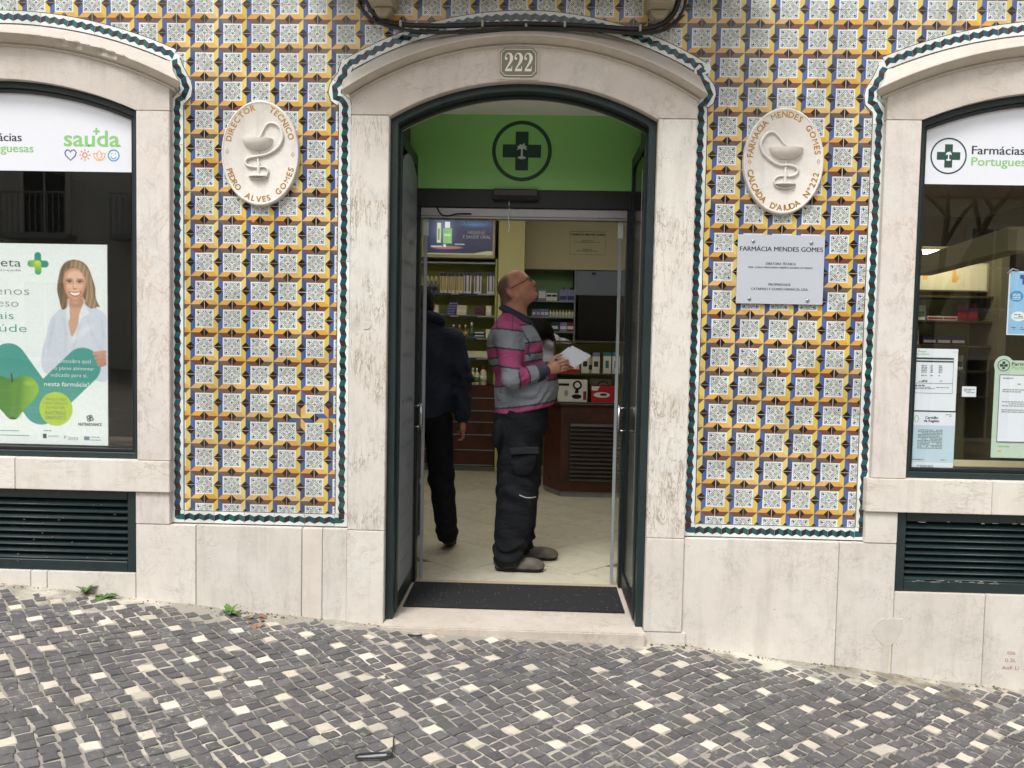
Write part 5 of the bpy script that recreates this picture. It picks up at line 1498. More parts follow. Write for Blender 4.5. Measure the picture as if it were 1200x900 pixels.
tag(bottle(.035, .20, .22).build('lotion_bottle', [M['cream'], M['red'], M['wht']]), 'tall cream bottle with red cap on the wooden drawer top', 'bottle').location = (-.475, 4.82, z)

# right wall shelves
rs = thing('wall_shelves', 'grey metal wall shelves with small medicine boxes behind the counter', 'shelves', (.25, 5.35, 1.4))
lit(rs, 'upright', .512, .524, 5.22, 5.49, 1.2, 2.234, M['rail'])
for z in (1.888, 1.707, 1.543, 1.36): lit(rs, 'shelf', -.045, .511, 5.22, 5.49, z-.018, z-.003, M['rail'])
goods('medicine_box', '{n} lilac upright box from the left on the top grey shelf', 'box', 'pale boxes on the upper right shelf', carton(.05, .06, .13, (.2, .8)), [M['purple'], M['wht']], [(.13, 5.28, 1.888), (.165, 5.28, 1.888)], .001)
goods('medicine_box', '{n} short white box from the left on the top grey shelf', 'box', 'white boxes on the upper right shelf', carton(.062, .06, .085, (.5, .8)), [M['wht'], M['navy']], [(.225, 5.28, 1.888), (.285, 5.28, 1.888)], .001)
goods('hanging_pack', '{n} wide hooked pack from the left on the top grey shelf', 'box', 'lilac packs on the upper right shelf',
      carton(.085, .05, .125, (.1, .45)).box(-.008, .008, -.026, -.012, .126, .15, 2), [M['purple'], M['navy'], M['black']], [(.385, 5.28, 1.888), (.472, 5.28, 1.888)], .001)
goods('medicine_box', '{n} violet box from the left on the middle grey shelf', 'box', 'violet boxes on the middle right shelf', carton(.045, .06, .085, (.2, .6)), [M['purple'], M['wht']], [(.06, 5.28, 1.707), (.107, 5.28, 1.707), (.154, 5.28, 1.707), (.20, 5.28, 1.707)], .001)
goods('pill_bottle', '{n} yellow capped little bottle from the left on the middle grey shelf', 'bottle', 'little bottles on the middle right shelf', bottle(.016, .08, .35), [M['wht'], M['yellow_cap'], M['cream']], [(.245 + .036*i, 5.27, 1.707) for i in range(8)])
for nm, x, mm, lab in (('medicine_box', .30, ('navy', 'wht'), 'navy medicine box on the lowest metal shelf behind the counter'), ('medicine_box', .395, ('purple', 'wht'), 'lilac medicine box between navy and red ones on the lowest metal shelf'), ('medicine_box', .475, ('maroon', 'wht'), 'red and white medicine box at the right end of the lowest metal shelf')):
    o = carton(.075, .06, .10, (.25, .6)).build(nm, [M[k] for k in mm], org=(0, 0, 0)); o.location = (x, 5.28, 1.543); tag(o, lab, 'box')
bp = thing('wall_panel', 'blue grey wall panel above a dark doorway filled in black behind the counter', 'panel', (.75, 5.22, 1.44))
lit(bp, 'panel', .526, 1.6, 5.23, 5.49, 1.954, 2.234, M['bluegrey']); lit(bp, 'camera', .70, .745, 5.21, 5.229, 2.19, 2.21, M['black'])
lit(bp, 'doorway_dark', .556, 1.6, 5.23, 5.49, .9, 1.951, M['black'])  # black block: the dark of the doorway opening put in as colour
ip = thing('wall_notice', 'framed clear notice of the pharmacy owners on the beige wall inside', 'sign', (.64, 5.19, 2.40))
stroke_m = MB(); stroke(stroke_m, [(.446, 2.405), (.842, 2.405), (.842, 2.66), (.446, 2.66)], .004, 5.196, 0, True); stroke_m.build('frame', M['olive'], ip, recalc=False)
lt = MB(); put_text(lt, 'FARMÁCIA MENDES GOMES', .455, .835, 2.618, .020, 5.195, 0, .03); put_text(lt, 'DIRETORA TÉCNICA', .575, .705, 2.555, .011, 5.195, 0, .01); put_text(lt, 'DRA. CARLA MARGARIDA RIBEIRO SOARES CATARINO', .50, .785, 2.538, .009, 5.195, 0, .01); put_text(lt, 'PROPRIEDADE', .59, .69, 2.458, .011, 5.195, 0, .01); put_text(lt, 'CATARINO E GOMES FARMÁCIA, LDA.', .515, .765, 2.440, .011, 5.195, 0, .01)
lt.build('lettering', M['ink'], ip, recalc=False)

# counter with its louvred front, and the open display case standing on it
ct = thing('counter', 'dark red wooden counter with a louvred front panel', 'counter', (.7, 3.7, 0))
MB().zprism([(1.5, 3.42), (.33, 3.42), (.185, 3.72), (.185, 4.05), (1.5, 4.05)], .05, .84).build('body', M['wood'], ct, bev=.004)
MB().zprism([(1.5, 3.44), (.34, 3.44), (.20, 3.73), (.20, 4.03), (1.5, 4.03)], 0, .049).build('kick_strip', M['rail'], ct)
MB().zprism([(1.52, 3.40), (.32, 3.40), (.17, 3.71), (.17, 4.07), (1.52, 4.07)], .841, .862).build('top', M['wood_dk'], ct, bev=.004)
lit(ct, 'louvre_frame', .405, 1.3, 3.414, 3.419, .14, .69, M['wood_dk'])
me = MB(); me.obox((0, 0, 0), (.43, 0, 0), (0, .010, .012), (0, -.002, .002)); mm = me.mesh('slat', [M['wood_dk']], (0, 0, 0))
for i in range(14): link('slat', mm, (.85, 3.402, .165 + i*.0385), ct)
MB().box(.236, .244, 3.60, 3.61, .12, .16).build('latch', M['black'], ct)
dc = thing('display_case', 'open display case with lime back on the wooden counter', 'display case', (.85, 3.6, .863))
lit(dc, 'back_panel', .275, 1.48, 3.70, 3.72, .865, 1.41, M['lime']); lit(dc, 'side_panel', .256, .274, 3.42, 3.72, .863, 1.415, M['olive']); lit(dc, 'top_panel', .256, 1.48, 3.42, 3.72, 1.416, 1.436, M['olive'])
lit(dc, 'shelf', .2745, 1.48, 3.43, 3.699, 1.126, 1.140, M['olive']); lit(dc, 'base_panel', .2745, 1.48, 3.42, 3.699, .863, .876, M['olive'])
z = 1.1405
o = carton(.19, .05, .10, (.35, .95)).build('gift_box', [M['red'], M['wht']], org=(0, 0, 0)); o.location = (.40, 3.50, z); tag(o, 'red and white box on the upper shelf of the display case', 'box')
goods('lotion_bottle', '{n} violet capped white bottle from the left in the display case', 'bottle', 'violet capped bottles in the display case', MB().box(-.034, .034, -.02, .02, 0, .155, 0).box(-.032, .032, -.018, .018, .156, .19, 1).box(-.020, .020, -.0215, -.0205, .06, .11, 2), [M['wht'], M['purple'], M['ink']], [(.545, 3.50, z), (.645, 3.50, z)], .003)
goods('lotion_bottle', '{n} teal capped white bottle from the left in the display case', 'bottle', 'teal capped bottles in the display case', MB().box(-.036, .036, -.02, .02, 0, .16, 0).box(-.034, .034, -.018, .018, .161, .195, 1).box(-.016, .016, -.0215, -.0205, .05, .12, 1), [M['wht'], M['teal_cap']], [(.745, 3.50, z), (.83, 3.50, z), (.92, 3.50, z)], .003)
goods('carton', 'cream carton between the red box and bottles in the display case', 'box', 'cream cartons in the display case', carton(.05, .04, .15, (.2, .5)), [M['cream'], M['ink']], [(.59, 3.55, z)], .002)
z = .8765
wb = thing('appliance_box', 'white box printed with a black appliance, lower shelf of the display case', 'box', (.43, 3.5, z))
lit(wb, 'carton', .297, .567, 3.44, 3.62, z, z+.205, M['wht'])
pm = MB(); y = 3.4392
pm.flat([(.297, 1.022), (.40, 1.022), (.40, 1.044), (.297, 1.044)], y, 0); ring(pm, .475, 1.03, .034, .016, y, 0, 24); pm.flat([(.45, .955), (.49, .955), (.485, 1.0), (.46, 1.0)], y, 0); disc(pm, .47, .925, .045, .022, y-.0003, 0, 16); disc(pm, .375, .955, .018, .03, y, 1, 14); pm.flat([(.53, .895), (.56, .895), (.56, .975), (.53, .975)], y, 2)
pm.build('print', [M['black'], M['rail'], M['maroon']], wb, recalc=False)
rb = thing('appliance_box', 'red box printed with a white appliance beside the white box in the case', 'box', (.71, 3.5, z))
lit(rb, 'carton', .605, .83, 3.44, 3.62, z, z+.15, M['red'])
pm = MB(); disc(pm, .70, .945, .075, .025, y, 0, 18); disc(pm, .715, .948, .035, .012, y-.0003, 1, 14); pm.flat([(.607, .985), (.66, .985), (.68, 1.024), (.607, 1.024)], y, 0)
ring(pm, .71, 1.02, .05, .012, 3.4385, 1, 16, 10, 170); pm.build('print', [M['wht'], M['ink']], rb, recalc=False)
o = carton(.2, .05, .11, (.3, .8)).build('carton', [M['cream'], M['wht']], org=(0, 0, 0)); o.location = (.70, 3.66, z+.1); tag(o, 'pale carton showing above the red appliance box in the case', 'box')

# unit seen through the right-hand window, with its lit sign and the sloping bulkhead
ru = thing('shelving_unit', 'green backed shelves of cartons seen through the right window', 'shelves', (3.2, 2.3, 0))
lit(ru, 'back_panel', 2.80, 3.52, 2.50, 2.52, .0, 1.86, M['lime'])
lit(ru, 'side_panel', 3.50, 3.56, 2.1, 2.52, 0, 2.15, M['beige_dk']); lit(ru, 'side_panel', 2.76, 2.80, 2.1, 2.52, 0, 1.86, M['beige_dk'])
for z in (1.83, 1.645, 1.46, 1.27, 1.08): lit(ru, 'shelf', 2.80, 3.50, 2.18, 2.499, z-.02, z-.004, M['olive'])
sg_ = thing('lightbox', 'cream lit sign with orange marks above the shelves seen through the right window', 'lightbox', (3.2, 2.25, 1.87))
lit(sg_, 'case', 2.80, 3.50, 2.26, 2.45, 1.862, 2.08, M['beige']); lit(sg_, 'face', 2.82, 3.48, 2.248, 2.259, 1.872, 2.07, M['lbox'])
pm = MB(); pm.flat([(3.00, 1.95), (3.03, 1.95), (3.05, 2.0), (3.04, 2.05), (3.0, 2.05)], 2.247, 0); pm.flat([(3.22, 1.93), (3.25, 1.93), (3.27, 1.96), (3.25, 1.99), (3.24, 2.05), (3.22, 2.05)], 2.247, 0); pm.build('print', M['ink_orange'], sg_, recalc=False)
M['tube'] = mat('bright_tube', (1, .93, .72, 1), .4, emit=30)
tb = thing('tube_lamp', 'lit tube lamp under the green bulkhead behind the right window', 'lamp', (3.05, 2.0, 2.13))
MB().tube([(2.86, 1.95, 2.118), (3.25, 1.95, 2.118)], .013, 8).build('tube', M['tube'], tb); lit(tb, 'fitting', 2.84, 3.27, 1.93, 1.97, 2.135, 2.16, M['beige'])
bm_ = MB(); a = Vector((2.90, 2.04, 0)); b = Vector((2.66, .42, 0)); d = (b-a); nn = Vector((d.y, -d.x, 0)).normalized()*.06
bm_.zprism([tuple((a+nn)[:2]), tuple((b+nn)[:2]), tuple((b-nn)[:2]), tuple((a-nn)[:2])], 1.96, 2.085)
M['olive_beam'] = mat('olive_beam', S(136, 130, 96), .6, var=.06, vs=3)
tag(bm_.build('bulkhead', M['olive_beam']), kind='structure')
goods('carton', '{n} white carton from the left on the shelves behind the right window', 'box', 'white cartons behind the right window', carton(.085, .06, .11, (.2, .6)), [M['wht'], M['bottle_green']], [(2.9, 2.3, 1.645), (3.0, 2.3, 1.645), (2.87, 2.3, 1.46), (2.96, 2.3, 1.46), (3.05, 2.3, 1.27), (2.9, 2.3, 1.27), (3.3, 2.3, 1.27), (3.2, 2.3, 1.08)], .001)
goods('carton', '{n} maroon carton from the left behind the right window', 'box', 'maroon cartons behind the right window', carton(.075, .06, .13, (.2, .5)), [M['maroon'], M['red']], [(3.32, 2.3, 1.645), (3.40, 2.3, 1.645)], .001)
goods('flat_carton', '{n} flat coral pack from the left behind the right window', 'box', 'coral packs behind the right window', carton(.12, .07, .03, (.2, .8)), [M['wht'], M['red']], [(3.12, 2.3, 1.645), (3.22, 2.3, 1.645), (3.15, 2.3, 1.27)], .001)
goods('flat_carton', '{n} navy pack from the left on the middle shelf behind the right window', 'box', 'navy packs behind the right window', carton(.10, .07, .07, (.2, .5)), [M['navy'], M['wht']], [(3.08, 2.3, 1.46), (3.19, 2.3, 1.46), (3.3, 2.3, 1.46)], .001)
for k, (x, y, lab) in enumerate(((-.75, 1.75, 'left front'), (.75, 1.75, 'right front'), (-.75, 3.3, 'left rear'), (.75, 3.3, 'right rear'), (3.3, 1.2, 'far right'))):
    cl = thing('ceiling_lamp', 'lit strip lamp over the %s of the shop floor' % lab, 'lamp', (x, y, 2.9), 'strip lamps on the shop ceiling')
    MB().box(x-.62, x+.62, y-.10, y+.10, 2.90, 2.948).build('fitting', M['plaster'], cl); MB().box(x-.60, x+.60, y-.08, y+.08, 2.880, 2.899).build('diffuser', M['lamp'], cl, bev=.004)

# ------------------------------------------------------------------ people: continuous surfaces grown from distance fields
class Field:
    def __init__(self, lo, hi, h):
        self.lo = np.array(lo, float); self.h = h
        self.n = np.ceil((np.array(hi, float) - self.lo)/h).astype(int) + 1
        self.F = np.full(self.n, 1.0, np.float32)
    def region(self, lo, hi):
        a = np.clip(np.floor((np.array(lo) - self.lo)/self.h).astype(int), 0, self.n-1)
        b = np.clip(np.ceil((np.array(hi) - self.lo)/self.h).astype(int) + 1, 1, self.n)
        sl = tuple(slice(int(x), int(y)) for x, y in zip(a, b))
        ax = [(self.lo[i] + self.h*np.arange(a[i], b[i])).astype(np.float32) for i in range(3)]
        return sl, ax[0][:, None, None], ax[1][None, :, None], ax[2][None, None, :]
    def _apply(self, sl, d, k, op):
        F = self.F[sl]
        if op == 'add':
            h = np.clip(.5 + .5*(F-d)/k, 0, 1); self.F[sl] = F*(1-h) + d*h - k*h*(1-h)
        else:
            d = -d; h = np.clip(.5 - .5*(F-d)/k, 0, 1); self.F[sl] = F*(1-h) + d*h + k*h*(1-h)
    def cap(self, a, b, r1, r2=None, k=.02, op='add', flat=None):
        r2 = r1 if r2 is None else r2
        a, b = np.array(a, float), np.array(b, float)
        fm = 1 if flat is None else max(1, flat[1])
        R_ = max(r1, r2)*fm + k + 3*self.h
        sl, x, y, z = self.region(np.minimum(a, b)-R_, np.maximum(a, b)+R_)
        ba = b - a; L = max(ba @ ba, 1e-9)
        px, py, pz = x-a[0], y-a[1], z-a[2]
        t = np.clip((px*ba[0] + py*ba[1] + pz*ba[2])/L, 0, 1)
        qx, qy, qz = px-t*ba[0], py-t*ba[1], pz-t*ba[2]
        if flat is not None:
            v = np.array(flat[0], float); v /= np.linalg.norm(v)
            dt = (qx*v[0] + qy*v[1] + qz*v[2])*(1-1/flat[1])
            qx, qy, qz = qx-dt*v[0], qy-dt*v[1], qz-dt*v[2]
        self._apply(sl, np.sqrt(qx*qx+qy*qy+qz*qz) - (r1 + (r2-r1)*t), k, op); return self
    def ell(self, c, r, k=.02, axes=None, op='add'):
        c, r = np.array(c, float), np.array(r, float)
        R_ = max(r) + k + 3*self.h
        sl, x, y, z = self.region(c-R_, c+R_)
        px, py, pz = x-c[0], y-c[1], z-c[2]
        if axes is not None:
            A = np.array(axes, float)
            px, py, pz = (A[i][0]*px + A[i][1]*py + A[i][2]*pz for i in range(3))
        k0 = np.sqrt((px/r[0])**2 + (py/r[1])**2 + (pz/r[2])**2)
        k1 = np.sqrt((px/r[0]**2)**2 + (py/r[1]**2)**2 + (pz/r[2]**2)**2) + 1e-6
        self._apply(sl, k0*(k0-1)/k1, k, op); return self
    def grid(self):
        return [self.lo[i] + self.h*np.arange(self.n[i]) for i in range(3)]
    def warp(self, fn):
        gx, gy, gz = self.grid()
        near = np.abs(self.F) < .05
        i = np.argwhere(near)
        p = self.lo + i*self.h
        self.F[near] += fn(p[:, 0], p[:, 1], p[:, 2]).astype(np.float32); return self
    def cut(self, fn):
        gx, gy, gz = self.grid()
        self.F = np.maximum(self.F, fn(gx[:, None, None], gy[None, :, None], gz[None, None, :]).astype(np.float32)); return self
    def nets(self):
        F, h = self.F, self.h
        s = F < 0
        n = np.array(F.shape)
        c = np.zeros(n-1, np.int8)
        for dx in (0, 1):
            for dy in (0, 1):
                for dz in (0, 1):
                    c += s[dx:n[0]-1+dx, dy:n[1]-1+dy, dz:n[2]-1+dz]
        act = np.argwhere((c > 0) & (c < 8))
        idx = np.full(n-1, -1, np.int64); idx[tuple(act.T)] = np.arange(len(act))
        acc = np.zeros((len(act), 3)); cnt = np.zeros(len(act))
        offs = [(0,0,0),(1,0,0),(0,1,0),(1,1,0),(0,0,1),(1,0,1),(0,1,1),(1,1,1)]
        V = [F[tuple((act+np.array(o)).T)] for o in offs]
        for a, b in ((0,1),(2,3),(4,5),(6,7),(0,2),(1,3),(4,6),(5,7),(0,4),(1,5),(2,6),(3,7)):
            m = (V[a] < 0) != (V[b] < 0)
            t = (V[a]/(V[a]-V[b]+1e-12))[m]
            oa, ob = np.array(offs[a], float), np.array(offs[b], float)
            acc[m] += oa + t[:, None]*(ob-oa); cnt[m] += 1
        verts = self.lo + (act + acc/cnt[:, None])*h
        quads = []
        for ax in range(3):
            u, v = (ax+1) % 3, (ax+2) % 3
            sh = list(n); sh[ax] -= 1
            A = s[tuple(slice(0, n[i]-1) if i == ax else slice(None) for i in range(3))]
            Bm = s[tuple(slice(1, n[i]) if i == ax else slice(None) for i in range(3))]
            e = np.argwhere(A != Bm)
            e = e[(e[:, u] > 0) & (e[:, v] > 0) & (e[:, u] < n[u]-1) & (e[:, v] < n[v]-1)]
            du, dv = np.zeros(3, int), np.zeros(3, int); du[u] = 1; dv[v] = 1
            q = np.stack([idx[tuple((e-du-dv).T)], idx[tuple((e-dv).T)], idx[tuple(e.T)], idx[tuple((e-du).T)]], 1)
            fl = ~A[tuple(e.T)]
            q[fl] = q[fl][:, ::-1]
            quads.append(q)
        return verts, np.concatenate(quads)
    def build(self, name, m, parent, colour):
        v, q = self.nets()
        for _ in range(1):
            # one light relaxation pass
            acc = np.zeros_like(v); cnt = np.zeros(len(v))
            for i in range(4):
                np.add.at(acc, q[:, i], v[q[:, (i+1) % 4]] + v[q[:, (i+3) % 4]]); np.add.at(cnt, q[:, i], 2)
            v = v*.6 + .4*acc/np.maximum(cnt, 1)[:, None]
        rgb = colour(v[:, 0], v[:, 1], v[:, 2]) if callable(colour) else np.tile(np.array(colour, float), (len(v), 1))
        lo, hi = v.min(0), v.max(0); org = Vector(((lo[0]+hi[0])/2, (lo[1]+hi[1])/2, lo[2]))
        me = bpy.data.meshes.new(name)
        me.vertices.add(len(v)); me.vertices.foreach_set('co', (v - np.array(org)).ravel())
        me.loops.add(q.size); me.loops.foreach_set('vertex_index', q.ravel().astype(np.int32))
        me.polygons.add(len(q)); me.polygons.foreach_set('loop_start', np.arange(0, q.size, 4, dtype=np.int32))
        me.polygons.foreach_set('use_smooth', np.ones(len(q), bool))
        me.update(calc_edges=True)
        at = me.attributes.new('print', 'FLOAT_COLOR', 'POINT')
        at.data.foreach_set('color', np.concatenate([lin(np.clip(rgb, 0, 255)), np.ones((len(v), 1))], 1).ravel())
        me.materials.append(m)
        return link(name, me, org, parent)

def finger(f, base, dirs, lens, r):
    p = np.array(base, float)
    for k, (d, l) in enumerate(zip(dirs, lens)):
        d = np.array(d, float); d /= np.linalg.norm(d); e = p + d*l
        f.cap(p, e, r*(1-.10*k), r*(1-.10*(k+1)), .004); p = e

# --- the man looking up
man = thing('person', 'bald man with spectacles in a pink and grey striped shirt looking up, papers in hand', 'person', (0, 1.08, 0))
YC = 1.08
al = math.radians(31)
ef, eu, es = np.array([math.cos(al), 0, math.sin(al)]), np.array([-math.sin(al), 0, math.cos(al)]), np.array([0, -1., 0])
O = np.array([-.080, YC, 1.722])
HL = lambda f, u, s_=0: O + f*ef + u*eu + s_*es
AX = [ef, eu, es]
b = Field((-.27, .74, -.02), (.36, 1.42, 1.92), .0042)
# skull, face, jaw
b.ell(HL(.036, .032), (.104, .084, .078), .02, AX)
b.ell(HL(.075, .030), (.062, .068, .066), .03, AX)
b.ell(HL(.078, -.040), (.058, .070, .058), .03, AX)
for s_ in (-1, 1):
    b.cap(HL(.012, -.045, s_*.056), HL(.108, -.088, s_*.022), .022, .019, .03)
    b.ell(HL(.105, -.018, s_*.040), (.025, .024, .022), .02, AX)
b.ell(HL(.120, -.088), (.022, .021, .026), .02, AX)
b.ell(HL(.060, -.082), (.050, .028, .040), .03, AX)
b.ell(HL(.130, .024), (.013, .010, .050), .014, AX)
b.cap(HL(.132, .012), HL(.156, -.020), .0085, .0125, .012); 
for s_ in (-1, 1):
    b.ell(HL(.146, -.026, s_*.012), (.011, .008, .008), .008, AX)
    b.ell(HL(.139, .006, s_*.031), (.014, .010, .016), .010, AX, 'sub'); b.ell(HL(.127, .004, s_*.031), (.0125, .0125, .0125), .003, AX)
b.ell(HL(.140, -.050), (.012, .0065, .023), .007, AX); b.ell(HL(.137, -.062), (.012, .007, .020), .006, AX)
b.cap(HL(.152, -.056, .018), HL(.152, -.056, -.018), .0025, .0025, .003, 'sub')
for s_ in (-1, 1):
    A2 = [ef*.94+es*s_*.34, eu, es*s_*.94-ef*.34]
    b.ell(HL(-.004, .000, s_*.084), (.021, .035, .0105), .005, A2); b.ell(HL(.004, .004, s_*.096), (.010, .020, .008), .003, A2, 'sub'); b.ell(HL(.004, -.026, s_*.083), (.010, .011, .008), .004, A2)
# neck down into the torso, arms and legs inside the clothes
b.cap((-.045, YC, 1.50), HL(.005, -.045), .070, .062, .04, flat=((1, 0, .2), 1.12))
b.cap((-.07, YC, 1.58), (-.10, YC, 1.66), .045, .04, .03)
b.cap((-.07, YC-.15, 1.46), (-.07, YC+.15, 1.46), .06, .06, .05); b.ell((-.03, YC, 1.30), (.13, .15, .24), .05); b.ell((0, YC, 1.0), (.13, .15, .18), .05)
b.cap((-.08, .895, 1.46), (-.05, .840, 1.195), .045, .040, .03); b.cap((-.05, .840, 1.195), (.140, .912, 1.246), .036, .027, .02)
b.cap((-.08, 1.265, 1.46), (-.03, 1.32, 1.195), .045, .040, .03); b.cap((-.03, 1.32, 1.195), (.18, 1.12, 1.262), .036, .027, .02)
b.cap((0, 1.0, .92), (-.01, .97, .50), .07, .05, .03); b.cap((-.01, .97, .50), (-.05, .955, .06), .05, .035, .02)
b.cap((0, 1.17, .92), (.01, 1.2, .50), .07, .05, .03); b.cap((.01, 1.2, .50), (.0, 1.225, .06), .05, .035, .02)
# right hand holding the papers: palm, thumb up, fingers curled round the sheet edge
wr = np.array([.146, .914, 1.248])
b.cap(wr, (.196, .932, 1.262), .026, .031, .015, flat=((0, 1, 0), .72)); b.ell((.204, .936, 1.266), (.036, .019, .040), .012)
finger(b, (.180, .930, 1.294), [(.55, .25, .8), (.75, .25, .6), (.9, .2, .2)], (.032, .030, .024), .0115)
for k, (dz, ln_) in enumerate(((.030, 1.0), (.010, 1.08), (-.010, 1.0), (-.028, .82))):
    finger(b, (.226, .934+.004*k, 1.268+dz), [(.95, .05, .26), (.75, .62, .1), (.1, .95, -.05)], (.036*ln_, .026*ln_, .020*ln_), .0098-.0006*k)
# left hand from behind steadies the sheet
b.cap((.18, 1.12, 1.262), (.238, 1.065, 1.268), .026, .030, .015, flat=((.6, .8, 0), .75)); b.ell((.244, 1.058, 1.270), (.034, .026, .038), .012)
finger(b, (.232, 1.06, 1.300), [(.4, -.5, .7), (.6, -.5, .3), (.8, -.3, 0)], (.03, .028, .022), .011)
for k, dz in enumerate((.028, .010, -.008, -.025)):
    finger(b, (.262, 1.040, 1.272+dz), [(.8, -.45, .3), (.75, -.6, .15), (.3, -.9, .0)], (.036, .027, .020), .0096-.0005*k)
def skin(x, y, z):
    n = len(x)
    rgb = np.tile(np.array([206, 148, 122.]), (n, 1)) + (7*np.sin(90*x+40*y)*np.sin(80*z+50*y))[:, None]*np.array([1, .8, .7])
    d = np.stack([x, y, z], 1) - O
    f, u, s_ = d @ ef, d @ eu, d @ es
    w = lambda e0, e1, t: np.clip((t-e0)/(e1-e0), 0, 1)[:, None]
    head = (z > 1.60).astype(float)[:, None]
    hairline = w(.06, .02, f - .35*np.maximum(u-.03, 0) + .0*u)*w(-.055, -.03, u)*w(.012, -.006, f - .02 - (u-.02)*1.1)*head
    hairline = np.clip(w(.030, .005, f - .30*(u-.05))*w(-.06, -.035, u)*head, 0, 1)
    stub = .8*hairline*(1 - .55*w(.085, .115, u))
    rgb = rgb*(1-stub) + np.array([98, 82, 72.])*stub
    beard = w(-.035, -.06, u)*w(.0, .04, f)*head*.22
    rgb = rgb*(1-beard) + np.array([120, 88, 76.])*beard
    lip = np.exp(-(((f-.148)/.012)**2 + ((u+.056)/.010)**2 + (s_/.022)**2))[:, None]*.6*head
    rgb = rgb*(1-lip) + np.array([140, 74, 66.])*lip
    for sg in (-1, 1):
        e = np.exp(-(((f-.138)/.010)**2 + ((u-.005)/.006)**2 + ((s_-sg*.031)/.010)**2))[:, None]*head
        rgb = rgb*(1-.75*e) + np.array([70, 54, 48.])*.75*e
        br = np.exp(-(((f-.138)/.014)**2 + ((u-.026)/.005)**2 + ((s_-sg*.034)/.018)**2))[:, None]*head*.55
        rgb = rgb*(1-br) + np.array([84, 66, 56.])*br
    ear = (np.exp(-(((f+.004)/.026)**2 + ((u-.0)/.036)**2))*np.clip((np.abs(s_)-.074)/.008, 0, 1))[:, None]*head
    rgb = rgb*(1-ear) + np.array([214, 140, 118.])*ear
    red = np.exp(-(((f-.15)/.03)**2 + ((u+.02)/.025)**2))[:, None]*head*.25
    return rgb*(1-red) + np.array([196, 112, 92.])*red
b.build('body', M['skin'], man, skin)

sh = Field((-.29, .70, .90), (.30, 1.46, 1.64), .005)
sh.ell((-.045, YC, 1.36), (.176, .20, .20), .05)
sh.ell((-.075, YC, 1.43), (.135, .20, .10), .05)
sh.cap((-.085, .925, 1.462), (-.085, 1.235, 1.462), .078, .078, .05)
for y_ in (.965, 1.195): sh.cap((-.085, y_, 1.49), (-.078, (y_+YC)/2, 1.55), .055, .048, .05)
sh.cap((-.075, YC, 1.52), (-.066, YC, 1.555), .096, .080, .04)
sh.ell((.026, YC, 1.13), (.182, .188, .165), .06)
sh.ell((.072, YC, 1.15), (.158, .15, .13), .05)
sh.cap((.018, YC, 1.10), (.014, YC, .93), .178, .182, .05, flat=((0, 1, 0), 1.06))
sh.cap((-.085, .898, 1.455), (-.052, .838, 1.195), .080, .062, .03)
sh.cap((-.052, .838, 1.195), (.118, .902, 1.240), .062, .044, .02); sh.cap((.112, .900, 1.238), (.140, .910, 1.245), .041, .037, .006)
sh.cap((-.085, 1.262, 1.455), (-.03, 1.322, 1.195), .080, .062, .03); sh.cap((-.03, 1.322, 1.195), (.16, 1.14, 1.255), .062, .042, .02)
sh.ell((-.105, .80, 1.07), (.05, .05, .02), .02, None, 'sub') if False else None
def folds(x, y, z):
    d = .0035*np.sin(70*z + 26*x + 9*np.sin(16*y+8*x))*np.clip(1-np.abs(z-1.08)/.13, 0, 1)
    arm = np.clip(1-np.abs(y-.86)/.09, 0, 1)
    e = np.exp(-(((x+.01)/.10)**2 + ((z-1.21)/.08)**2))
    d = d + arm*e*.007*np.sin(95*x - 70*z + 3*np.sin(40*z))
    d = d + arm*.003*np.sin(60*z + 30*x)*np.clip((1.44-z)/.1, 0, 1)
    d = d + .004*np.sin(45*x - 55*z + 20*y)*np.exp(-(((x-.06)/.09)**2 + ((z-1.36)/.10)**2))
    return d
sh.warp(folds)
hem = lambda x: .952 + .20*(x+.18)
sh.cut(lambda x, y, z: hem(x) - z + 0*y)
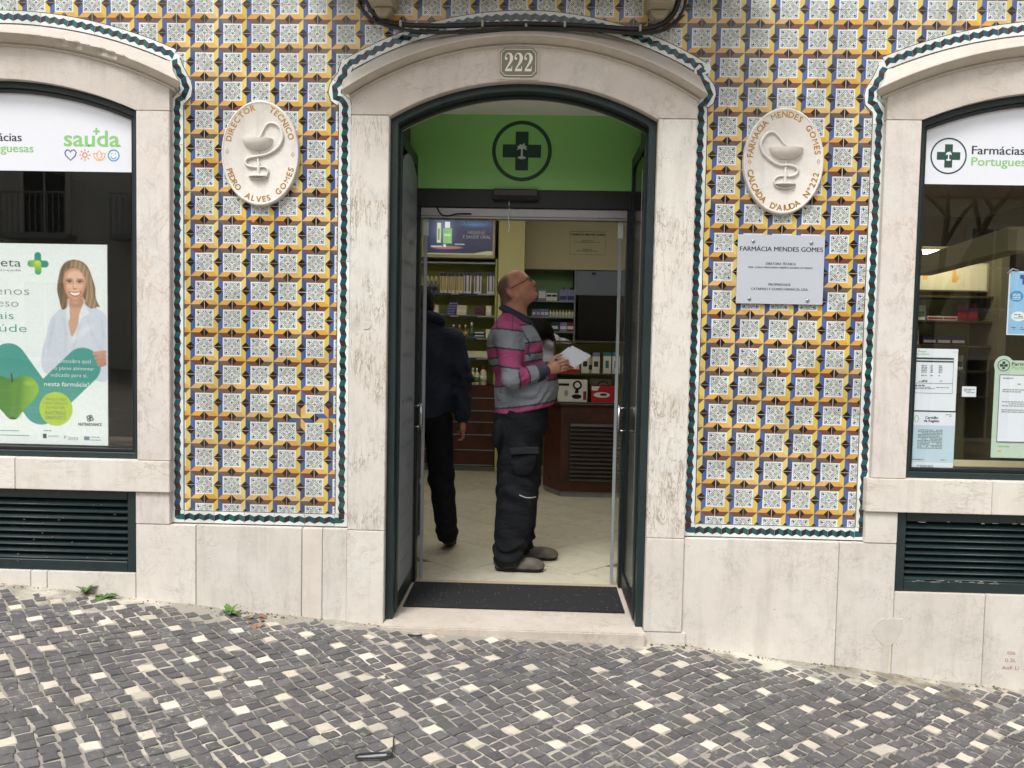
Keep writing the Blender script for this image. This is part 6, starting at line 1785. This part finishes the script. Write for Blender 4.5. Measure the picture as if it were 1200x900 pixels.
# open neck
sh.cap((-.052, YC, 1.53), (-.10, YC, 1.74), .070, .078, .01, 'sub')
PK, GR, DK = np.array([178, 84, 128.]), np.array([144, 150, 158.]), np.array([72, 74, 88.])
def stripes(x, y, z):
    t = z - .15*x
    bounds = [(1.52, PK), (1.406, GR), (1.340, PK), (1.292, GR), (1.160, PK), (1.024, GR), (.972, PK), (-9, GR)]
    rgb = np.tile(GR, (len(x), 1)).astype(float)
    def band(t, bounds, mask, lw=.0055):
        up = 99
        for lo_, c in bounds:
            m = (t <= up) & (t > lo_) & mask; rgb[m] = c
            m2 = (np.abs(t-lo_) < lw) & mask; up = lo_
        for lo_, c in bounds[:-1]: rgb[(np.abs(t-lo_) < lw) & mask] = DK
    band(t, bounds, np.ones(len(x), bool))
    for (A, E, W) in (((-.085, .898, 1.455), (-.052, .838, 1.195), (.130, .906, 1.242)), ((-.085, 1.262, 1.455), (-.03, 1.322, 1.195), (.17, 1.13, 1.258))):
        A, E, W = map(np.array, (A, E, W)); p = np.stack([x, y, z], 1)
        def sd(a, b_):
            ba = b_-a; tt = np.clip(((p-a) @ ba)/(ba @ ba), 0, 1); return np.linalg.norm(p-a-tt[:, None]*ba, axis=1), tt*np.linalg.norm(ba)
        d1, t1 = sd(A, E); d2, t2 = sd(E, W)
        out = (y < .905 - .06*np.clip((1.30-z)/.2, 0, 1)) if A[1] < YC else (y > 1.255)
        up = (d1 < d2) & (d1 < .098) & out
        tb = z + .10*(x+.06)
        band(tb, [(1.487, PK), (1.372, GR), (1.262, PK), (-9, GR)], up)
        lo_ = (d2 <= d1) & (d2 < .075) & (out | (x > .05))
        band(-t2, [(-.028, GR), (-.095, PK), (-9, GR)], lo_)
        cuff = (d2 < .06) & (t2 > .158) & (x > .08); rgb[cuff] = DK*1.05
        # set-in sleeve seam
    seam = (np.abs(y - (.905 + .35*(x+.08)**2)) < .0035) & (z > 1.33); rgb[seam] = DK
    rgb[(y < YC) & (z > 1.487) & ((np.abs(x + .150 + .25*(z-1.50)) < .0035) | (np.abs(x + .058) < .0035))] = DK
    return rgb
sh.build('striped_shirt', M['cloth'], man, stripes)
# collar
M['collar'] = mat('collar_knit', S(58, 62, 82), .85, bump=.3, bs=300)
cf = Field((-.19, .95, 1.48), (.10, 1.21, 1.72), .0045)
for i in range(28):
    a0, a1 = 2*math.pi*i/28, 2*math.pi*(i+1)/28
    def cp(a, k, g): 
        x_ = -.048 + (.086+g)*math.cos(a)
        return (x_, YC + (.080+g)*math.sin(a), 1.592 - .50*(x_+.048) + k)
    for k, g in ((.012, -.004), (-.004, .004), (-.016, .010)): cf.cap(cp(a0, k, g), cp(a1, k, g), .0085, .0085, .006)
cf.build('collar', M['cloth'], man, np.array([62, 66, 86.]))
plk = MB(); pp = smooth_path([(.044, 1.050, 1.555), (.074, 1.046, 1.510), (.100, 1.046, 1.465), (.116, 1.05, 1.43)], 4)
plk.tube(pp, .006, 6, 0, 1.6); plk.build('placket', M['collar'], man)
# spectacles
gm = MB()
for s_ in (-1, 1):
    c = [HL(.153 - .006*abs(math.cos(a)), .008 + .017*math.sin(a), s_*.033 + .025*math.cos(a)) for a in np.linspace(0, 2*math.pi, 18)]
    gm.tube(c, .0017, 6)
    gm.tube([HL(.147, .014, s_*.060), HL(.135, .016, s_*.071), HL(.06, .016, s_*.081), HL(.004, .018, s_*.083), HL(-.012, .004, s_*.083)], .0021, 6)
gm.tube([HL(.155, .012, -.008), HL(.158, .014, 0), HL(.155, .012, .008)], .0018, 6)
gm.build('spectacles', M['spec'], man)

tr_ = Field((-.26, .76, .02), (.26, 1.42, 1.08), .006)
tr_.ell((.0, YC, .91), (.168, .190, .15), .04)
tr_.cap((.01, YC, 1.03), (.005, YC, .95), .165, .168, .03, flat=((0, 1, 0), 1.12))
tr_.cap((-.005, 1.0, .86), (-.012, .970, .50), .142, .124, .03, flat=((0, 1, 0), .82)); tr_.cap((-.012, .970, .50), (-.050, .955, .09), .124, .100, .02, flat=((0, 1, 0), .85))
tr_.cap((.01, 1.17, .86), (.015, 1.20, .50), .135, .112, .03, flat=((0, 1, 0), .82)); tr_.cap((.015, 1.20, .50), (.005, 1.225, .10), .112, .092, .02, flat=((0, 1, 0), .85))
tr_.ell((-.135, .935, .845), (.040, .06, .085), .02)           # bulging hip pouch
tr_.ell((.02, .868, .70), (.085, .016, .10), .012)             # cargo pocket
def tf(x, y, z):
    d = .007*np.sin(62*z + 22*x + 6*np.sin(20*y))*np.exp(-((z-.50)/.11)**2)
    d += .011*np.sin(78*z + 16*x + 4*np.sin(26*y+10*x))*np.exp(-((z-.13)/.07)**2)
    d += .005*np.sin(40*z - 38*x + 12*y)*np.exp(-((z-.72)/.14)**2)
    d += .004*np.sin(26*x + 9*z)*np.exp(-((z-.3)/.14)**2)
    return d
tr_.warp(tf)
tr_.cut(lambda x, y, z: .035 - .02*np.clip((-x-.05)/.1, 0, 1) + .12*np.clip((x-.0)/.06, 0, 1)*(y < YC) - z + 0*y)
tr_.build('work_trousers', M['cloth'], man, lambda x, y, z: np.array([31, 33, 37.]) + (12*np.exp(-(((z-.42)/.12)**2 + ((x-.08)/.05)**2)))[:, None]*np.array([1, 1, 1.1]) + (4*np.sin(40*z+30*x))[:, None])
M['reflective'] = mat('reflective_piping', S(190, 192, 190), .4)
rp = MB(); rp.tube(smooth_path([(.005, .846, .492), (.04, .846, .478), (.075, .862, .474), (.105, .892, .474)], 4), .0034, 6, 0, .6); rp.build('reflective_strip', M['reflective'], man)
fp = MB(); fp.obox((.03, .846, .762), (.085, .006, .004), (0, .006, 0), (-.004, 0, .020)); M['trouser_flap'] = mat('trouser_flap', S(36, 38, 42), .9, bump=.3, bs=200); fp.build('pocket_flap', M['trouser_flap'], man, bev=.003)
for (hx, yy) in ((-.147, .952), (-.055, 1.226)):
    s2 = Field((hx-.03, yy-.08, -.005), (hx+.36, yy+.08, .17), .0045)
    s2.ell((hx+.085, yy, .050), (.088, .042, .055), .02); s2.ell((hx+.215, yy, .036), (.102, .050, .046), .03); s2.cap((hx+.07, yy, .06), (hx+.06, yy, .11), .045, .042, .02)
    s2.cap((hx+.045, yy, .014), (hx+.265, yy, .014), .040, .046, .012, flat=((0, 0, 1), .4))
    s2.cut(lambda x, y, z: .0015 - z + 0*x + 0*y)
    s2.build('shoe', M['shoe'], man, lambda x, y, z: np.where((z < .024)[:, None], np.array([40, 38, 36.]), np.array([104, 98, 88.]) + (8*np.sin(60*x)*np.sin(70*z))[:, None]))
# papers held in the hand
pp = thing('paper_sheets', 'folded white sheets held up in the man\'s hand', 'papers', (.31, .965, 1.23))
for k, (dx, dz, y_) in enumerate(((0, 0, .976), (.010, .012, .980), (-.012, .004, .984))):
    q = [(.212+dx, 1.316+dz), (.298+dx, 1.388+dz), (.425+dx-.006*k, 1.338+dz-.01*k), (.330+dx, 1.266+dz)]
    MB().prism(q, y_, y_+.0008).build('sheet', M['paper'], pp)
pn = MB(); pn.tube([(.196, .952, 1.338), (.222, .960, 1.296)], .005, 8); tag(pn.build('pen', M['ink_blue']), 'blue pen between the man\'s thumb and his papers', 'pen')

# --- the second customer, seen from behind beside the left leaf
p2_ = thing('person', 'person from behind in a dark navy jacket and black trousers, stepping into the shop', 'person', (-.58, 1.42, 0))
cx, cy = -.665, 1.45
b = Field((-.98, 1.20, -.02), (-.28, 1.95, 1.80), .006)
b.ell((cx-.025, cy+.01, 1.66), (.076, .096, .105), .02); b.ell((cx-.025, cy+.075, 1.62), (.05, .05, .06), .02); b.cap((cx-.02, cy, 1.60), (cx, cy, 1.45), .056, .07, .03)
for s_ in (-1, 1): b.ell((cx-.025+s_*.078, cy+.015, 1.645), (.010, .018, .03), .006)
b.ell((cx, cy, 1.25), (.16, .11, .24), .05); b.cap((cx-.15, cy, 1.43), (cx+.15, cy, 1.43), .06, .06, .05); b.ell((cx, cy, .95), (.15, .11, .14), .05)
b.cap((cx+.205, cy, 1.42), (-.405, 1.47, 1.15), .045, .038, .03); b.cap((-.405, 1.47, 1.15), (-.396, 1.43, .885), .034, .025, .02)
b.cap((cx-.205, cy, 1.42), (-.90, 1.47, 1.15), .045, .038, .03); b.cap((-.90, 1.47, 1.15), (-.885, 1.50, .885), .034, .025, .02); b.ell((-.885, 1.50, .82), (.02, .03, .05), .015)
b.cap((-.56, 1.44, .90), (-.535, 1.43, .48), .07, .05, .03); b.cap((-.535, 1.43, .48), (-.485, 1.36, .10), .05, .035, .02)
b.cap((-.77, 1.47, .90), (-.78, 1.56, .48), .07, .05, .03); b.cap((-.78, 1.56, .48), (-.77, 1.66, .06), .05, .035, .02)
hw = np.array([-.396, 1.428, .880])
b.cap(hw, (-.396, 1.424, .838), .024, .028, .012, flat=((1, 0, 0), .75)); b.ell((-.396, 1.424, .822), (.020, .034, .036), .012)
finger(b, (-.402, 1.452, .842), [(-.3, .5, -.8), (-.5, .2, -.8), (-.6, -.1, -.8)], (.028, .024, .02), .010)
for k, dy in enumerate((.026, .009, -.008, -.024)):
    finger(b, (-.393, 1.424+dy, .796), [(.1, .05, -1), (-.55, .05, -.8), (-.95, 0, -.05)], (.030-.002*k, .024, .018), .0092)
b.build('body', M['skin'], p2_, lambda x, y, z: np.tile(np.array([176, 124, 104.]), (len(x), 1)))
hr = Field((-.82, 1.30, 1.50), (-.55, 1.62, 1.82), .005)
hr.ell((cx-.025, cy+.0, 1.685), (.086, .102, .098), .02); hr.ell((cx-.025, cy-.03, 1.63), (.078, .070, .07), .03); hr.cut(lambda x, y, z: np.maximum(y - (cy+.07), 0*z - 1) + 0*x if False else (y - (cy+.075) + 0*x + 0*z))
hr.warp(lambda x, y, z: .002*np.sin(160*x+40*z))
hr.build('hair', M['cloth'], p2_, np.array([22, 19, 19.]))
j = Field((-.99, 1.24, .84), (-.29, 1.68, 1.66), .006)
j.ell((cx, cy, 1.24), (.205, .145, .26), .05); j.cap((cx-.16, cy, 1.425), (cx+.16, cy, 1.425), .078, .078, .05); j.cap((cx, cy, 1.48), (cx, cy, 1.55), .10, .085, .04)
j.cap((cx, cy, 1.10), (cx, cy, .99), .140, .146, .04, flat=((1, 0, 0), 1.42)); j.cap((cx, cy, .935), (cx, cy, .925), .126, .126, .015, flat=((1, 0, 0), 1.42))
for sg, E, W in ((1, (-.408, 1.47, 1.15), (-.398, 1.432, .915)), (-1, (-.90, 1.47, 1.15), (-.885, 1.50, .915))):
    j.cap((cx+sg*.20, cy, 1.415), E, .080, .068, .03); j.cap(E, W, .068, .052, .02); 
    j.cap(np.array(W)+(0, 0, .012), np.array(W)-(0, 0, .018), .046, .043, .004)
for i in range(16):
    a0, a1 = (2*math.pi*k/16 for k in (i, i+1))
    pt = lambda a: (cx + .108*math.cos(a), cy + .10*math.sin(a) + .0, 1.545 - .035*math.sin(a))
    j.cap(pt(a0), pt(a1), .030, .030, .018)
j.warp(lambda x, y, z: .006*np.sin(34*z + 18*x + 5*np.sin(17*x)) * np.clip(1.4-np.abs(z-1.15)/.25, 0, 1) + .006*np.sin(88*z + 30*x)*np.exp(-((z-1.13)/.10)**2)*(x > -.47) + .005*np.sin(60*x)*np.exp(-((z-.93)/.03)**2))
j.cut(lambda x, y, z: np.where((np.abs(x-cx) < .19+0*z) & (y > 0), .896 - z, .86 - z))
j.build('jacket', M['cloth'], p2_, lambda x, y, z: np.array([42, 47, 60.]) + (4*np.sin(25*z+14*x))[:, None])
cl_ = MB(); cl_.lathe((cx, cy, 1.560), [(.070, 0), (.074, .03), (.066, .036)], 24, 0, 1, .95); cl_.build('shirt_collar', M['coat'], p2_)
t2 = Field((-.92, 1.24, .05), (-.36, 1.82, 1.0), .006)
t2.ell((cx, cy, .90), (.175, .125, .12), .04)
t2.cap((-.565, 1.445, .88), (-.535, 1.43, .48), .098, .088, .03); t2.cap((-.535, 1.43, .48), (-.482, 1.362, .12), .086, .072, .02)
t2.cap((-.765, 1.465, .88), (-.78, 1.56, .48), .098, .082, .03); t2.cap((-.78, 1.56, .48), (-.77, 1.66, .10), .082, .066, .02)
t2.warp(lambda x, y, z: .005*np.sin(50*z+20*x)*np.exp(-((z-.45)/.14)**2) + .006*np.sin(80*z)*np.exp(-((z-.15)/.05)**2))
t2.cut(lambda x, y, z: np.where(x > -.65, .072, .05) - z + 0*y)
t2.build('trousers', M['cloth'], p2_, np.array([20, 20, 22.]))
for hx, hy, pit in ((-.478, 1.315, .55), (-.77, 1.60, 0)):
    s2 = Field((hx-.07, hy-.05, -.01), (hx+.07, hy+.32, .19), .005)
    hz = .052*pit/.55 if pit else 0
    s2.ell((hx, hy+.07, .055+hz*.8), (.040, .085, .05), .02); s2.ell((hx, hy+.19, .036+hz*.25), (.047, .095, .042), .03)
    s2.cap((hx, hy+.04, .014+hz), (hx, hy+.24, .014), .036, .042, .012, flat=((0, 0, 1), .42))
    s2.cut(lambda x, y, z: .001 - z + 0*x + 0*y)
    s2.build('shoe', M['shoe'], p2_, np.array([46, 45, 45.]))

# --- the pharmacist stooping behind the counter
p3_ = thing('person', 'dark haired pharmacist in a white coat stooping behind the counter', 'person', (.20, 4.45, 0))
hc = np.array([.135, 4.30, 1.565])
b = Field((-.12, 4.10, -.02), (.55, 4.80, 1.70), .010)
b.ell(hc + (-.02, -.03, -.03), (.072, .085, .095), .02); b.cap(hc + (.0, .05, -.05), (.20, 4.44, 1.40), .05, .06, .03)
b.ell((.21, 4.47, 1.20), (.15, .11, .24), .05); b.cap((.06, 4.46, 1.36), (.36, 4.46, 1.36), .06, .06, .05); b.ell((.21, 4.47, .92), (.15, .12, .16), .05)
for x in (.13, .29): b.cap((x, 4.47, .9), (x, 4.47, .06), .075, .04, .03); b.ell((x, 4.42, .035), (.045, .11, .035), .02)
b.cap((.03, 4.46, 1.36), (-.02, 4.38, 1.10), .045, .036, .02); b.cap((-.02, 4.38, 1.10), (.10, 4.18, 1.02), .034, .026, .02); b.ell((.125, 4.15, 1.01), (.04, .05, .022), .015)
b.cap((.39, 4.46, 1.36), (.43, 4.38, 1.10), .045, .036, .02); b.cap((.43, 4.38, 1.10), (.32, 4.18, 1.02), .034, .026, .02); b.ell((.30, 4.15, 1.01), (.04, .05, .022), .015)
b.cut(lambda x, y, z: .001 - z + 0*x + 0*y)
b.build('body', M['skin'], p3_, lambda x, y, z: np.where((z < .9)[:, None], np.array([60, 62, 72.]), np.array([176, 128, 106.])))
hr = Field((-.02, 4.08, 1.36), (.40, 4.48, 1.70), .007)
hr.ell(hc + (-.012, -.035, -.02), (.104, .118, .112), .03); hr.ell(hc + (.055, -.01, -.030), (.070, .08, .065), .03); hr.cap(hc + (.08, -.03, -.05), hc + (.135, -.05, -.125), .048, .02, .03)
hr.warp(lambda x, y, z: .003*np.sin(150*x - 110*z))
hr.build('hair', M['cloth'], p3_, np.array([26, 21, 20.]))
ctm = Field((-.12, 4.20, .55), (.56, 4.72, 1.52), .009)
ctm.ell((.21, 4.46, 1.24), (.20, .15, .24), .05); ctm.cap((.06, 4.45, 1.375), (.36, 4.45, 1.375), .085, .085, .05); ctm.ell((.255, 4.33, 1.42), (.085, .08, .085), .04); ctm.cap((.21, 4.47, 1.0), (.21, 4.47, .6), .15, .17, .05, flat=((1, 0, 0), 1.25))
ctm.cap((.03, 4.45, 1.37), (-.02, 4.38, 1.10), .075, .06, .03); ctm.cap((-.02, 4.38, 1.10), (.07, 4.23, 1.04), .06, .045, .02); ctm.cap((.39, 4.45, 1.37), (.43, 4.38, 1.10), .075, .06, .03); ctm.cap((.43, 4.38, 1.10), (.35, 4.23, 1.04), .06, .045, .02)
ctm.warp(lambda x, y, z: .005*np.sin(40*z+26*x))
ctm.build('white_coat', M['cloth'], p3_, np.array([206, 210, 226.]))

# ------------------------------------------------------------------ weeds, moss and litter along the foot of the wall
def leaf_mesh(L, W, bend):
    mb = MB(); n = 6
    vs = []
    for i in range(n+1):
        t = i/n; w_ = W*math.sin(math.pi*min(1, t*.86+.10))**.8*(1 - .15*t); x = L*math.sin(t*bend)/bend; z = L*(1-math.cos(t*bend))/bend
        for s_, dz in ((-1, .12), (0, 0), (1, .12)): vs.append((x, s_*w_, -z + abs(s_)*dz*w_))
    mb.add(vs, [[i*3+j, i*3+j+1, (i+1)*3+j+1, (i+1)*3+j] for i in range(n) for j in range(2)], 0, True)
    return mb.mesh('leaf', [M['leaf']], (0, 0, 0), recalc=False)
for (x, y, label, n, L, W, el0, el1) in ((-2.160, -.052, 'upright young weed with broad leaves under the left vent', 9, .085, .014, 45, 82), (-2.050, -.075, 'low flat weed with dark leaves beside the upright one', 10, .075, .013, 12, 35), (-1.412, -.085, 'small rosette weed at the foot of the wall near the doorway', 11, .075, .013, 20, 70)):
    wd = thing('weed', label, 'weed', (x, y, gnd(x, y)-.004), 'weeds at the foot of the wall')
    me = leaf_mesh(L, W, .9)
    for i in range(n):
        o = link('leaf', me, (x, y, gnd(x, y)-.002 + .004*i/n), wd)
        a = 2*math.pi*(i*.382) + RND.uniform(-.3, .3); e = math.radians(RND.uniform(el0, el1))
        o.rotation_euler = (RND.uniform(-.3, .3), -e, a); k = RND.uniform(.7, 1.1); o.scale = (k, k, k)
ms = MB()
for i in range(900):
    t = RND.random(); x = -2.9 + 5.8*t
    if abs(x) < .67: continue
    if RND.random() > (.9 if x < -.66 else .55): continue
    y = -.034 - abs(RND.gauss(0, .022)); r_ = RND.uniform(.003, .010)*(1.3 if RND.random() < .1 else 1); z = gnd(x, y) - .008
    a = RND.uniform(0, 6.3); q = []
    for k in range(5): q.append((x + r_*1.8*math.cos(a+k*1.257)*RND.uniform(.6, 1.2), y + r_*math.sin(a+k*1.257)*RND.uniform(.6, 1.2), z))
    ms.add(q + [(x, y, z + r_*.9 + .006)], [[k, (k+1) % 5, 5] for k in range(5)], 0 if RND.random() < .62 else 1)
M['moss'] = mat('moss', S(96, 92, 58), .95, var=.4, vs=40, rnd=.2); M['silt'] = mat('silt', S(150, 136, 112), .95, var=.3, vs=40)
tag(ms.build('moss', [M['moss'], M['silt']], recalc=False), kind='stuff')
gr = MB()
for i in range(1500):
    x = RND.uniform(-2.9, 2.9); y = -.05 - abs(RND.gauss(0, .5)); 
    if y < -1.9 or (abs(x) < .66 and y > -.13): continue
    r_ = RND.uniform(.0012, .004); z = gnd(x, y) + RND.uniform(-.010, .002); a = RND.uniform(0, 6.3)
    q = [(x + r_*math.cos(a+k*1.571), y + r_*math.sin(a+k*1.571), z) for k in range(4)]
    gr.add(q + [(x, y, z+r_)], [[k, (k+1) % 4, 4] for k in range(4)], 0 if RND.random() < .7 else 1)
tag(gr.build('grit', [M['silt'], M['dry']], recalc=False), kind='stuff')
for k, (x, y) in enumerate(((-1.262, -.10), (-1.235, -.16), (-1.285, -.13), (-1.21, -.20), (-1.25, -.22), (-1.29, -.19))):
    lm = leaf_mesh(.055 - .004*k, .013, 1.2); lm.materials[0] = M['dry']
    o = link('dry_leaf', lm, (x, y, gnd(x, y)+.010)); o.rotation_euler = (RND.uniform(-.5, .5), RND.uniform(-.2, .1), k*1.3)
    tag(o, '%s curled brown dry leaf from the wall in the small heap' % ('nearest', 'third', 'second', 'fifth', 'farthest', 'fourth')[k], 'leaf', 'dry leaves by the wall')
st_ = MB(); zz = lambda x, y: gnd(x, y) + .012
st_.tube(smooth_path([(x, y, zz(x, y)) for x, y in ((-.513, -1.300), (-.50, -1.285), (-.45, -1.270), (-.405, -1.262), (-.392, -1.272), (-.40, -1.290), (-.45, -1.305), (-.505, -1.312), (-.513, -1.300))], 5), .0034, 6, 0)
st_.tube(smooth_path([(x, y, zz(x, y)+.004) for x, y in ((-.392, -1.272), (-.395, -1.22), (-.402, -1.18), (-.404, -1.15))], 4), .0028, 6, 0)
st_.add([(-.505, -1.300, zz(-.5, -1.3)), (-.41, -1.268, zz(-.4, -1.27)), (-.41, -1.284, zz(-.4, -1.28)), (-.50, -1.308, zz(-.5, -1.3))], [[0, 1, 2, 3]], 1)
tag(st_.build('plastic_strap', [M['cable'], M['rail']]), 'broken grey and black plastic strap lying on the cobbles at the bottom', 'litter')
tw = MB(); tw.tube(smooth_path([(-.505, -.175, zz(-.5, -.17)), (-.48, -.183, zz(-.48, -.18)), (-.455, -.178, zz(-.45, -.18)), (-.44, -.168, zz(-.44, -.17))], 4), .005, 6)
tag(tw.build('rubber_scrap', M['cable']), 'short curved black scrap on the cobbles before the doorstep', 'litter')

# ------------------------------------------------------------------ the far side of the street, which the shop windows mirror
def house(x0, x1, y, h, m, label, cols_, shut):
    zb = gnd((x0+x1)/2, y) - .6
    t = thing('townhouse', label, 'building', ((x0+x1)/2, y, zb), 'houses across the street')
    MB().box(x0, x1, y-6, y, zb, zb+h).build('wall', m, t)
    MB().prism([(x0-.2, zb+h+.01), (x1+.2, zb+h+.01), (x1-.6, zb+h+1.3), (x0+.6, zb+h+1.3)], y-6, y+.25).build('roof', M['roof'], t)
    n = 0
    for r_ in range(int(h//3)):
        for c in range(cols_):
            xx = x0 + (c+.5)*(x1-x0)/cols_; z0 = zb + .9 + r_*3.0
            f = MB().box(xx-.62, xx+.62, y+.001, y+.10, z0-.1, z0+1.9).build('window', M['shutter'], t)
            MB().box(xx-.5, xx-.03, y+.101, y+.115, z0, z0+1.8).box(xx+.03, xx+.5, y+.101, y+.115, z0, z0+1.8).build('pane', M['dkglass'], f)
            if r_ == 1:
                bb = MB(); bb.box(xx-.8, xx+.8, y+.12, y+.6, z0-.2, z0-.08)
                for k in range(12): bb.box(xx-.76+k*.137, xx-.74+k*.137, y+.56, y+.58, z0-.08, z0+.85)
                bb.box(xx-.8, xx+.8, y+.55, y+.59, z0+.85, z0+.89); bb.build('balcony', M['rail'], t)
house(-22, -13.2, -15, 7.2, M['fac1'], 'ochre townhouse with balconies mirrored faintly in the left window', 4, 0)
house(-13, -5.2, -15.4, 6.6, M['fac2'], 'grey townhouse between ochre and rose ones across the street', 3, 0)
house(-5, 4.5, -15, 7.0, M['fac3'], 'rose townhouse straight across the street from the door', 4, 0)
house(4.8, 14, -15.2, 6.4, M['fac1'], 'ochre townhouse behind the bare tree across the street', 4, 0)
house(14.2, 24, -15, 7.0, M['fac2'], 'grey townhouse at the downhill end across the street', 4, 0)
tree = thing('bare_tree', 'bare street tree mirrored in the upper part of the right window', 'tree', (6.9, -10.5, gnd(6.9, -10.5)))
trk, crn = MB(), MB()
def branch(p, d, L, r, depth):
    q = p + d*L; mid = p + d*L*.5 + Vector((RND.uniform(-.06, .06), RND.uniform(-.06, .06), RND.uniform(-.03, .05)))*L
    (trk if depth < 1 else crn).tube([p, mid, q], [r, r*.85, r*.68], 6 if depth < 2 else 4)
    if depth >= 5: return
    for k in range(3 if depth < 4 else 2):
        nd = (d + Vector((RND.uniform(-1, 1), RND.uniform(-1, 1), RND.uniform(-.25, .75)))*.75).normalized()
        branch(q if k else p + d*L*RND.uniform(.6, .95), nd, L*RND.uniform(.62, .82), r*.62, depth+1)
branch(Vector((6.9, -10.5, gnd(6.9, -10.5)-.1)), Vector((.03, .02, 1)).normalized(), 2.7, .11, 0)
trk.build('trunk', M['bark'], tree); crn.build('crown', M['bark'], tree)
